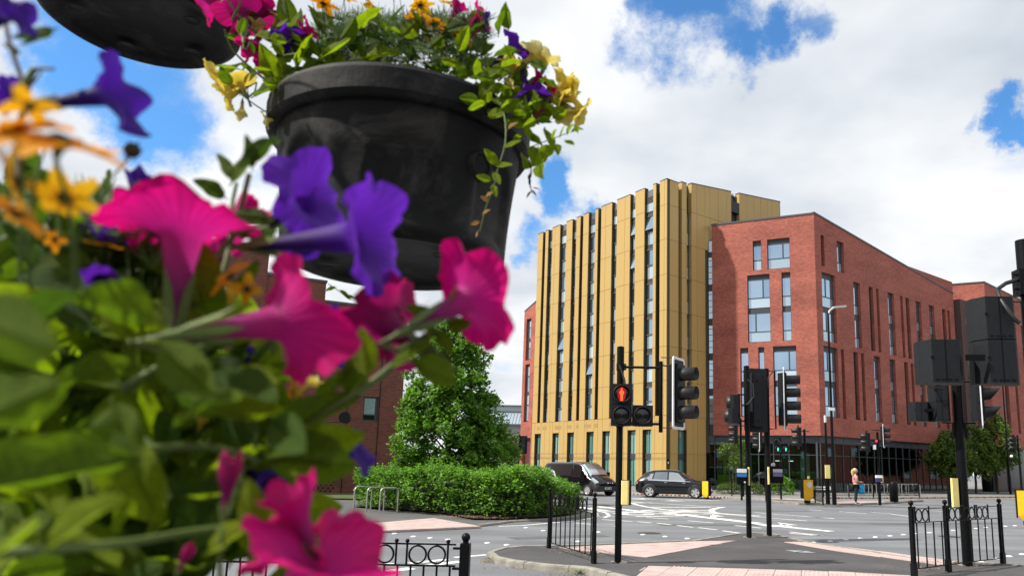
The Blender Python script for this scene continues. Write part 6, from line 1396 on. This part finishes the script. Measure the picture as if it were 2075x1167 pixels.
def daisy_mesh(m,seed,n=5):
    key=('d',m.name,seed,n)
    if key in PET: return PET[key]
    rg=random.Random(seed*5+2); b=MB(); S=[]
    for k in range(n):
        a=2*math.pi*k/n+rg.uniform(-.12,.12); ln=rg.uniform(.85,1.1); dr=rg.uniform(-.35,.15); c,s_=math.cos(a),math.sin(a); v=[]
        for i in range(7):
            q=i/6; w=.30*math.sin(min(1,q*1.02+.10)*math.pi*.88)**.7+.02; r=.10+q*ln
            for j in (-1,-.5,0,.5,1): v.append((r*c-w*j*s_,r*s_+w*j*c,dr*q*q+.06*abs(j)+.03*math.sin(j*6+seed))); S.append((.3+.7*q,.5+j*.08))
        b.add(v,[(i*5+j,i*5+j+1,(i+1)*5+j+1,(i+1)*5+j) for i in range(6) for j in range(4)],0,True)
    n0=len(b.v); b.sph((0,0,.03),.23,10,1,.75); b.tube([(0,0,-.35),(0,0,-.05)],[.05,.14],8,2); S+=[(.5,.5)]*(len(b.v)-n0)
    me=b.mesh('daisy_flower',[m,CENT,STEMM]); colored(me,S); PET[key]=me; return me
LM={}
def leaf_mesh(m,seed,asp=.55):
    key=(m.name,seed,asp)
    if key in LM: return LM[key]
    rg=random.Random(seed+50); b=MB(); n=12; mm=5; fold=rg.uniform(.15,.40); curl=rg.uniform(-.35,.30); wav=rg.uniform(0,.05); v=[]
    for i in range(n+1):
        q=i/n; w=asp*.5*(math.sin(math.pi*q**.85)**.75)*(1-.15*q)+.012*(1-q)
        for j in range(-mm,mm+1):
            u=j/mm; v.append((q,w*u,abs(u)*w*fold*2*(1-.3*abs(u))+curl*q*q*.6+wav*math.sin(q*14+u*2)*abs(u)-.035*math.exp(-(u*7)**2)))
    k_=2*mm+1; b.add(v,[(i*k_+j,(i+1)*k_+j,(i+1)*k_+j+1,i*k_+j+1) for i in range(n) for j in range(2*mm)],0,True)
    b.tube([(-.12,0,-.01),(0,0,0),(.3,0,-.02)],[.022,.02,.008],6,0)
    LM[key]=b.mesh('leaf',m); return LM[key]
def orient(P,ax,scale,roll=0,up='z'):
    ax=Vector(ax).normalized(); q=ax.to_track_quat('Z' if up=='z' else 'X','Y' if up=='z' else 'Z')
    return Matrix.Translation(P)@q.to_matrix().to_4x4()@Matrix.Rotation(roll,4,'Z' if up=='z' else 'X')@Matrix.Scale(scale,4)
def ax2(deg,tow): c=math.cos(R(deg)); s_=math.sin(R(deg)); k=math.sqrt(max(0,1-tow*tow)); return Vector((c*k,-tow,s_*k))
def plant(label,P,cat='plant',name='petunia_plant',group=None): return thing(name,label,cat,P,0,group)
def fl(par,px,py,D,dia,ang,tow,m,seed=0,style='open',roll=0,stemto=None):
    """petunia: mouth centre at the pixel and depth, limb diameter dia (m), facing ang in the picture plane and tow towards the viewer"""
    P=at(px,py,D); a=ax2(ang,tow); o=put('flower',petunia_mesh(m,seed,style),par,orient(P,a,dia/2,roll))
    if stemto is not None:
        base=P-a*(dia/2)*1.6; e=at(*stemto); mid=base.lerp(e,.5)-a*.012+Vector((0,0,-.006)); b=MB(); b.tube([base,base-a*.012,mid,e],[.0013,.0013,.0015,.0018],7); b.build('stem',STEMM,par)
    return o
def lf(par,px,py,D,ln,ang,tow,m=GRN,seed=0,roll=0,asp=.55):
    """leaf: base at the pixel and depth, length ln (m)"""
    return put('leaf',leaf_mesh(m,seed,asp),par,orient(at(px,py,D),ax2(ang,tow),ln,roll,'x'))
def stem(par,pts,r=.002,m=STEMM,name='stem'):
    P=[at(*p) for p in pts]; 
    if len(P)>2:    # smooth the line
        Q=[]
        for i in range(len(P)-1):
            p0=P[max(i-1,0)];p1=P[i];p2=P[i+1];p3=P[min(i+2,len(P)-1)]
            for k in range(4):
                t=k/4; Q.append(.5*((2*p1)+(p2-p0)*t+(2*p0-5*p1+4*p2-p3)*t*t+(3*p1-p0-3*p2+p3)*t**3))
        Q.append(P[-1]); P=Q
    rr=[r*(1-.45*i/(len(P)-1)) for i in range(len(P))] if not isinstance(r,list) else r
    b=MB(); b.tube(P,rr,9); return b.build(name,m,par)
px2m=lambda px,D: px*D/CF
# ================= foreground plants (within arm's length of the camera)
fp=plant('near pink petunia plant with broad leaves, hanging over the lower left',(-.34,.46,1.42))
fv=plant('near purple petunia plant, its trumpets crossing in front of the middle pot',(-.30,.50,1.42))
fy=plant('near yellow and cream petunia plant among the leaves below the pink flowers',(-.26,.52,1.42))
fb=plant('near orange daisy-like flowers at the far left edge',(-.42,.42,1.42),name='bidens_plant')
# pink
fl(fp,372,452,.42,px2m(330,.42),93,-.05,P_PINK,1,'open',.4,(380,700,.44))
fl(fp,960,600,.44,px2m(235,.44),38,-.50,P_PINK,2,'open',.9,(880,668,.44))
fl(fp,775,655,.46,px2m(225,.46),150,-.35,P_MAG,3,'open',.2,(830,720,.46))
fl(fp,800,625,.475,px2m(120,.475),60,.1,P_PINK,13,'open',.2)
fl(fp,800,745,.47,px2m(120,.47),-70,-.3,P_PINK,14,'open',1.2)
fl(fp,590,650,.38,px2m(300,.38),20,-.62,P_PINK,4,'open',1.7,(470,690,.38))
fl(fp,640,1125,.34,px2m(305,.34),62,.15,P_PINK,5,'open',.6,(520,1180,.33))
fl(fp,700,1120,.37,px2m(200,.37),20,.3,P_PINK,11,'open',.1); fl(fp,590,1110,.37,px2m(190,.37),120,.3,P_PINK,12,'open',.1)
fl(fp,600,1030,.345,px2m(170,.345),110,.3,P_PINK,6,'cup',.1)
fl(fp,492,430,.52,px2m(120,.52),50,-.3,P_PINK,7,'cup',0,(470,520,.5)); fl(fp,462,490,.5,px2m(110,.5),-40,-.1,P_PINK,8,'open',.5)
fl(fp,462,975,.36,px2m(110,.36),92,-.1,P_MAG,9,'closed',.2,(455,1180,.36)); fl(fp,375,1130,.36,px2m(60,.36),60,.3,P_MAG,10,'closed',.4)
stem(fp,[(415,1000,.46),(520,925,.44),(640,850,.43),(760,770,.43),(830,712,.44),(890,668,.44)],.0034)
stem(fp,[(0,1120,.30),(120,1110,.31),(250,1100,.33),(400,1075,.36),(540,1060,.38)],.0026); stem(fp,[(0,960,.36),(140,905,.38),(290,890,.38),(320,960,.38),(345,1010,.38)],.0026)
stem(fp,[(100,960,.36),(270,915,.37),(420,905,.4),(520,930,.42)],.003); stem(fp,[(250,790,.4),(330,740,.4),(430,700,.4),(520,650,.4)],.0028)
stem(fp,[(440,600,.47),(465,500,.48),(470,420,.5),(480,370,.5)],.0022)
for px,py,D,l,a,tw,m_,sd,ro in ((745,760,.42,100,100,.1,GRN2,1,1.3),(835,735,.42,120,-20,.2,GRN,2,-1.2),(790,745,.43,110,20,.3,GRN,3,.8),(870,690,.43,80,75,.2,GRN2,4,1.2),(895,650,.43,80,60,.1,GRN2,5,.4),(880,655,.44,70,150,.1,GRN,6,.9),(905,660,.44,60,5,.3,GRN,7,2.0),(880,670,.44,70,-50,.2,GRN,8,.5),
    (530,925,.42,215,-2,.15,GRN,9,-1.3),(560,935,.42,190,18,.1,GRN2,10,1.5),(560,905,.43,190,38,.2,GRN,11,1.2),(500,930,.42,140,115,.2,GRN3,12,1.0),(640,840,.44,120,60,.1,GRN,13,.9),(700,800,.44,130,60,.1,GRN,14,1.4),
    (465,360,.5,60,120,.1,GRN,15,1),(470,370,.5,80,60,.0,GRN,16,1.2),(455,400,.5,70,150,.2,GRN3,17,1),(500,330,.5,90,45,.0,GRN3,18,1.2)):
    lf(fp,px,py,D,px2m(l,D),a,tw,m_,sd%9,ro)
# purple
fl(fv,748,478,.42,px2m(285,.42),3,.16,P_PURP,21,'long',.35,(470,470,.43))
fl(fv,632,402,.45,px2m(215,.45),20,.40,P_PURP,22,'open',.8,(505,352,.45)); fl(fv,610,500,.46,px2m(130,.46),-60,-.1,P_DPUR,23,'open',.8)
fl(fv,728,912,.47,px2m(105,.47),20,-.1,P_DPUR,24,'open',.2,(650,905,.47)); fl(fv,545,985,.5,px2m(120,.5),-30,.1,P_DPUR,25,'open',.8)
fl(fv,232,190,.36,px2m(185,.36),14,-.08,P_DPUR,26,'long',.9,(70,140,.36)); fl(fv,22,25,.34,px2m(130,.34),30,.2,P_DPUR,27,'open',0)
fl(fv,240,470,.47,px2m(250,.47),70,.25,P_PURP,28,'open',1.1); fl(fv,170,540,.46,px2m(170,.46),200,.2,P_DPUR,29,'open',.4); fl(fv,290,400,.48,px2m(140,.48),80,-.2,P_DPUR,30,'cup',.4)
fl(fv,690,640,.55,px2m(110,.55),80,.1,P_PURP,31,'open',.4); fl(fv,692,715,.55,px2m(95,.55),10,.2,P_DPUR,32,'open',.4); fl(fv,500,735,.5,px2m(70,.5),0,.2,P_DPUR,33,'open',.4); fl(fv,10,190,.36,px2m(90,.36),170,.3,P_DPUR,34,'open',0); fl(fv,200,570,.42,px2m(90,.42),-60,.4,P_PURP,35,'open',0)
stem(fv,[(40,360,.36),(40,250,.36),(55,200,.36),(20,90,.36),(10,30,.36)],.0017,DSTEM); stem(fv,[(45,230,.36),(60,170,.36),(72,142,.36),(110,140,.36)],.0014,DSTEM); stem(fv,[(440,520,.43),(480,475,.43),(545,462,.43)],.0020)
for px,py,l,a in ((45,90,70,10),(110,60,85,200),(40,110,50,150),(35,210,50,80),(60,175,45,40)): lf(fv,px,py,.36,px2m(l,.36),a,.1,GRN3,a%7,1.2,.32)
for px,py,l,a in ((548,280,95,232),(510,340,70,100),(545,440,80,178),(560,470,90,185)): lf(fv,px,py,.45,px2m(l,.45),a,.1,GRN3,a%7,1.2,.4)
# yellow and cream
fl(fy,615,770,.55,px2m(100,.55),60,.2,P_YEL,41,'open',0); fl(fy,600,850,.55,px2m(110,.55),20,.2,P_ORG,42,'open',.3); fl(fy,655,865,.54,px2m(105,.54),30,-.2,P_CRM,43,'open',.6); fl(fy,565,940,.56,px2m(115,.56),-40,.3,P_YEL,44,'open',.3); fl(fy,585,790,.56,px2m(80,.56),150,.3,P_ORG,45,'open',.3)
fl(fy,520,770,.5,px2m(60,.5),70,.2,P_YEL,46,'cup',.3); fl(fy,655,790,.56,px2m(60,.56),70,.2,P_CRM,47,'cup',.3); fl(fy,408,855,.45,px2m(40,.45),70,.2,P_YEL,48,'cup',.3); fl(fy,470,600,.42,px2m(50,.42),70,.2,P_YEL,49,'cup',.3)
stem(fy,[(520,1050,.5),(600,960,.5),(640,900,.52),(660,870,.53)],.0016)
# orange daisies
def da(par,px,py,D,dia,ang,tow,m=P_ORG,sd=0,n=5,st=None):
    P=at(px,py,D); a=ax2(ang,tow); put('flower',daisy_mesh(m,sd,n),par,orient(P,a,px2m(dia,D)/2,sd))
    if st: e=at(*st); b=MB(); b.tube([P-a*.006,P.lerp(e,.4)+Vector((.003,0,-.002)),e],[.0008,.0009,.001],6); b.build('stem',STEMM,par)
da(fb,120,290,.25,215,70,.35,P_ORG,1,8,(150,620,.36)); da(fb,25,265,.25,185,110,.45,P_ORG,2,8,(40,560,.36)); da(fb,30,370,.26,150,200,.5,P_YOR,3,8,(60,600,.38)); da(fb,130,400,.28,120,-60,.5,P_YOR,4,6,(160,640,.4)); da(fb,35,430,.27,130,250,.3,P_ORG,5,7)
da(fb,225,500,.44,140,80,.2,P_ORG,6,6,(220,640,.46)); da(fb,465,560,.40,95,140,.3,P_ORG,7,5,(500,620,.41)); da(fb,500,585,.4,70,-30,.5,P_YOR,8,4); da(fb,60,215,.25,110,100,-.2,P_YOR,9,4); da(fb,110,485,.4,50,0,.4,P_ORG,10,5)
b=MB(); P=at(268,305,.37); b.sph(P,.0042,8,0); 
for k in range(6): b.tube([P,P+Vector((math.cos(k)*.006,0,math.sin(k)*.006))],[.0012,.0003],5)
b.build('bud',CENT,fb); stem(fb,[(268,312,.37),(235,350,.38),(195,385,.39)],.0008); stem(fb,[(60,480,.34),(75,350,.34),(95,300,.34)],.0009); stem(fb,[(120,480,.35),(112,350,.34),(118,300,.33)],.0009)
# leafy filling, each leaf its own part
rl=random.Random(5)
def inside(x,y):
    lim=np.interp(y,[520,560,640,760,860,930,1000,1180],[330,430,560,640,660,620,500,430]); return x<lim
def fill(par,n,D0,D1,mats,lmin,lmax,cond,x0,x1,y0,y1):
    k=0
    while k<n:
        x=rl.uniform(x0,x1); y=rl.uniform(y0,y1)
        if not cond(x,y): continue
        D=rl.uniform(D0,D1); lf(par,x,y,D,rl.uniform(lmin,lmax),rl.uniform(-60,240),rl.uniform(-.3,.7),rl.choice(mats),rl.randrange(9),rl.uniform(-1.6,1.6),rl.choice((.5,.62,.75))); k+=1
fill(fp,215,.46,.62,[GRN3,GRN,GRN2,GRN],.036,.062,lambda x,y:x<np.interp(y,[560,640,760,860,930,1000,1180],[330,420,520,540,500,440,380]),-80,620,590,1200)
fill(fp,70,.36,.50,[GRN,GRN3,GRN2],.035,.060,lambda x,y:inside(x+60,y),-40,600,590,1180)
fill(fb,110,.42,.60,[GRN3,GRN],.022,.042,lambda x,y:x<np.interp(y,[330,400,480,620],[60,190,330,400]),-40,400,360,640)
fill(fy,40,.46,.60,[GRN2,GRN],.025,.045,lambda x,y:abs(x-(330+ (y-560)*.45))<150,330,700,560,1180)
fill(fp,20,.34,.48,[GRN,GRN2,GRN2],.018,.034,lambda x,y:inside(x+60,y),-40,600,600,1180)
# a few large soft leaves right in front
for px,py,D,l,a,tw,m_,sd,ro,asp in ((-60,650,.22,215,-15,.1,GRN,1,-1.1,.75),(85,650,.30,120,40,.3,GRN3,2,.3,.9),(-40,850,.24,180,25,.1,GRN,3,-1.2,.6),(100,1110,.27,170,42,.1,GRN2,4,1.0,.55),(-20,1130,.26,130,30,.1,GRN2,5,.7,.7),(-60,985,.30,380,10,.15,GRN,6,-.6,.40),(330,700,.33,190,-40,.2,GRN,7,1.2,.5),(360,860,.33,150,30,.2,GRN,8,.6,.7),(230,820,.33,160,-60,.2,GRN,2,1.1,.6),(420,760,.36,170,-25,.1,GRN3,3,.5,.7),(310,650,.32,150,160,.3,GRN,4,.8,.8),(520,1090,.35,120,100,.2,GRN2,5,1,.5),(420,1120,.36,130,30,.3,GRN2,6,1,.5)):
    lf(fp,px,py,D,px2m(l,D),a,tw,m_,sd,ro,asp)
# a few pale blossoms glimpsed between the leaves at far left
for x,y in ((95,478),(60,500),(50,470),(120,520)): fl(fy,x,y,.5,px2m(38,.5),rl.uniform(0,180),.3,P_CRM,50,'open',0)
# ================= planting of the middle pot
D1=1.12
m1=plant('pink and magenta petunias leaning out over the upper left of the middle pot',at(700,150,1.2)); m2=plant('yellow petunia trailing left of the middle pot rim',at(600,170,1.15)); m3=plant('golden daisy-like flowers with feathery leaves on top of the middle pot',at(820,120,1.2),name='bidens_plant')
m4=plant('purple petunias with upright trumpet at the right of the middle pot',at(960,150,1.2)); m5=plant('yellow petunias hanging at the right edge of the middle pot',at(1020,190,1.15)); m6=plant('yellow-green round-leaved creeper trailing down the right side of the middle pot',at(1040,260,1.1),name='creeping_plant'); m7=plant('magenta petunia standing at the top right of the middle pot',at(920,100,1.2))
def F(par,px,py,dia_,ang,tow,m,sd,style='open',D=D1,roll=None,st=None): fl(par,px,py,D,px2m(dia_*1.18,D),ang,tow,m,sd,style,sd*.7 if roll is None else roll,st)
F(m1,410,5,80,200,-.1,P_PINK,1,D=1.0,st=(470,40,1.05)); F(m1,500,22,110,100,-.3,P_MAG,2,st=(510,80,1.1)); F(m1,545,18,75,40,.1,P_MAG,3); F(m1,470,40,45,200,.3,P_PINK,4); F(m1,512,95,60,250,.2,P_PINK,5); F(m1,540,125,50,-60,.2,P_PINK,6); F(m1,497,105,45,200,.2,P_PINK,7); F(m1,618,68,55,40,-.2,P_PINK,8,st=(600,110,1.1)); F(m1,628,60,50,30,.1,P_PINK,12)
F(m4,588,82,70,110,-.1,P_PURP,9); F(m4,592,98,40,-90,.2,P_PURP,10)
F(m2,437,155,66,205,-.15,P_YEL,1,st=(470,165,D1)); F(m2,485,165,60,120,-.1,P_YEL,2,st=(500,190,D1)); F(m2,460,198,58,215,.1,P_YEL,3,st=(500,200,D1)); F(m2,490,225,34,-85,.1,P_CRM,4,'cup'); F(m2,540,245,36,200,.2,P_CRM,5); F(m2,565,35,45,60,.2,P_CRM,6); F(m2,520,50,40,90,.2,P_CRM,7)
stem(m2,[(560,180,1.14),(510,140,1.12),(470,100,1.10),(455,60,1.08)],.0022); stem(m2,[(560,240,1.12),(520,215,1.12),(480,185,1.12),(440,150,1.12)],.0013); stem(m1,[(680,140,1.15),(610,110,1.13),(540,80,1.12),(490,40,1.10),(455,-10,1.08)],.0030)
F(m4,1045,92,78,42,.1,P_PURP,11,'long',roll=.3,st=(985,150,1.12)); F(m4,1072,200,80,-75,.05,P_PURP,12,'long',roll=.6,st=(1010,165,1.12)); F(m4,985,48,40,0,.2,P_DPUR,14)
F(m7,925,20,50,60,.1,P_MAG,14,'cup'); F(m7,975,35,60,20,.2,P_PINK,15); F(m7,962,52,50,-30,.1,P_MAG,16); F(m7,1095,158,62,40,.1,P_MAG,17); F(m7,1125,200,50,20,.2,P_PINK,18); F(m7,1100,235,40,-60,.2,P_PINK,19)
F(m5,1125,185,60,60,.1,P_YEL,15); F(m5,1165,200,62,10,.0,P_YEL,16); F(m5,1150,235,55,-60,.0,P_CRM,17); F(m5,1110,120,50,70,.1,P_CRM,18); F(m5,1040,130,58,80,.2,P_YEL,8); F(m5,1083,112,62,50,-.1,P_CRM,9); F(m5,1145,168,72,50,-.05,P_YEL,10,st=(1060,200,D1)); F(m5,1140,210,70,-20,.05,P_YEL,11,st=(1070,215,D1)); F(m5,1178,232,66,-25,-.05,P_YEL,12,st=(1100,225,D1)); F(m5,1160,175,45,10,.2,P_YEL,13); F(m5,1035,180,40,200,.3,P_CRM,14)
for i,(x,y,d_,a) in enumerate(((655,8,60,80),(700,-5,50,60),(760,22,70,40),(745,30,50,150),(852,12,55,100),(862,20,60,30),(880,50,62,80),(900,58,55,20),(870,60,50,160),(940,78,66,60),(925,70,45,120),(915,8,50,80),(835,40,40,-80),(800,-8,50,70),(965,140,40,60),(1000,150,36,20))):
    da(m3,x,y,D1+.03*(i%3),d_,a,.35 if i%2 else .05,P_YOR if i%3 else P_ORG,i,6+i%3,(x+rl.uniform(-15,15),y+90,1.16))
for x in range(640,960,22):
    stem(m3,[(x+rl.uniform(-8,8),160,1.16),(x+rl.uniform(-20,20),90,1.15),(x+rl.uniform(-30,30),rl.uniform(-10,50),1.14)],.0009)
# feathery foliage: hair-thin divided leaves, uncountable
def feather(par,n,x0,x1,y0,y1,D0,D1_,ln=.020):
    b=MB()
    for _ in range(n):
        x=rl.uniform(x0,x1); y=y0+(y1-y0)*rl.random()**.6; P=at(x,y,rl.uniform(D0,D1_)); d=Vector((rl.gauss(0,1),rl.gauss(0,.6),rl.uniform(.2,1.2))).normalized()
        for s_ in (-.8,-.4,0,.4,.8):
            q=(d+Vector((s_,rl.uniform(-.3,.3),0))).normalized()*ln*rl.uniform(.7,1.2); w=Vector((q.z,0,-q.x)).normalized()*.0008; b.add([P-w,P+w,P+q+w*.3,P+q-w*.3],[(0,1,2,3)],0)
    o=b.build('feathery_leaves',FTH,par); o['kind']='stuff'
FTH=mat('feathery_green',(.055,.11,.018),.6,var=.3,scale=30,trans=.3)
feather(m3,900,640,985,158,40,1.10,1.26,.026)
fill(m3,60,1.08,1.24,[GRN,GRN2,GRN3],.022,.045,lambda x,y:True,640,990,35,158)
fill(m4,26,1.06,1.16,[GRN2,GRN],.02,.038,lambda x,y:True,960,1110,110,260); feather(fb,500,-20,330,610,400,.42,.55,.016)
fill(m1,46,1.08,1.22,[GRN,GRN3,GRN2],.030,.055,lambda x,y:True,560,740,60,165); fill(m4,40,1.06,1.2,[GRN,GRN2,GRN],.022,.042,lambda x,y:True,930,1060,90,230); fill(m3,26,1.14,1.26,[GRN3,GRN],.03,.05,lambda x,y:True,700,960,95,160)
fill(m1,22,1.06,1.14,[GRN,GRN2],.018,.034,lambda x,y:True,470,600,20,200); fill(m5,18,1.06,1.14,[GRN2,GRN],.018,.03,lambda x,y:True,1020,1130,170,250)
for x,y,l,a in ((740,120,60,10),(560,170,60,110),(600,140,60,60),(640,130,70,30),(700,145,50,140),(590,60,60,100),(515,195,50,20),(600,185,50,170),(1010,70,40,80),(1030,60,40,100)): lf(m1 if x<900 else m4,x,y,1.1,px2m(l*1.4,1.1),a,.3,GRN if x%20 else GRN2,x%9,1.0)
# round-leaved creeper
rleaf=[]
for x,y,r_ in ((1080,240,32),(1105,262,34),(1060,265,28),(1090,300,36),(1062,318,30),(1100,330,30),(1045,240,26),(1070,215,24),(1120,240,24),(1040,290,20),(1075,285,26),(1000,200,24),(1020,225,24),(1095,320,26),(1050,210,24),(985,180,20)):
    lf(m6,x,y,1.07+rl.uniform(0,.05),px2m(r_*1.5,1.08),rl.uniform(-100,60),rl.uniform(.1,.6),GRN2,x%9,rl.uniform(-1,1),.95)
stem(m6,[(990,110,1.13),(975,150,1.12),(1005,190,1.10),(1022,235,1.06),(1024,290,1.04),(1008,345,1.035),(1000,380,1.035),(985,420,1.04),(972,470,1.045)],.0014)
for x,y,l,a,m_ in ((1022,298,40,10,GRN2),(1008,335,44,130,GRN2),(1004,335,40,-10,GRN2),(1000,350,34,-60,GRN2),(995,365,34,170,GRN2),(998,375,30,-70,GRN2),(985,400,22,40,DEADL),(990,408,20,150,DEADL),(978,435,20,30,DEADL),(972,450,20,200,DEADL),(968,468,16,-90,DEADL),(1030,262,26,40,DEADL)): lf(m6,x,y,1.035,px2m(l,1.035),a,.2,m_,x%9,1.0,.5)
stem(m6,[(1070,300,1.07),(1110,285,1.07),(1150,270,1.07)],.0010)
for x,y,a in ((1120,285,80),(1135,278,70),(1150,272,60),(1145,285,-40),(1125,293,-70),(1158,268,20)): lf(m6,x,y,1.07,px2m(26,1.07),a,.2,GRN2,a%9,.8,.8)
stem(m6,[(1072,325,1.10),(1077,350,1.10),(1073,370,1.10),(1078,392,1.10)],.0011,mat('dried_stem',(.03,.02,.02),.9,var=.2))
DRK=mat('dried_dark_leaf',(.03,.022,.02),.9,var=.3,trans=.1)
for x,y,l,a in ((1074,350,34,-90),(1078,385,18,-60),(1076,388,18,-120),(1080,380,16,-20)): lf(m6,x,y,1.10,px2m(l,1.1),a,.1,DRK,a%9,.9,.3)
stem(m6,[(665,575,1.35),(690,592,1.36),(705,605,1.36),(718,607,1.36),(735,602,1.36)],.0008,DSTEM)
for x,y,l,a in ((690,588,24,-40),(700,598,24,-20),(680,582,22,200),(710,606,18,150)): lf(m6,x,y,1.36,px2m(l,1.36),a,.1,GRN2,a%9,.9,.4)
# planting of the other two pots (mostly above or below the picture)
u1=plant('unseen flowers of the top left pot, above the picture',(p2c.x,p2c.y,p2c.z+.3),name='petunia_plant')
for k in range(7):
    a=k*.9; o=put('flower',petunia_mesh([P_PINK,P_YEL,P_PURP][k%3],k%3+1),u1,orient(Vector((p2c.x+.17*math.cos(a),p2c.y+.17*math.sin(a),p2c.z+.36)),Vector((math.cos(a),math.sin(a),.7)),.035)) 
for k in range(26):
    a=k*2.4; r_=.04+.17*rl.random(); put('leaf',leaf_mesh([GRN,GRN3][k%2],k%9,.55),u1,orient(Vector((p2c.x+r_*math.cos(a),p2c.y+r_*math.sin(a),p2c.z+.31)),Vector((math.cos(a),math.sin(a),rl.uniform(.1,1))),.05,0,'x'))
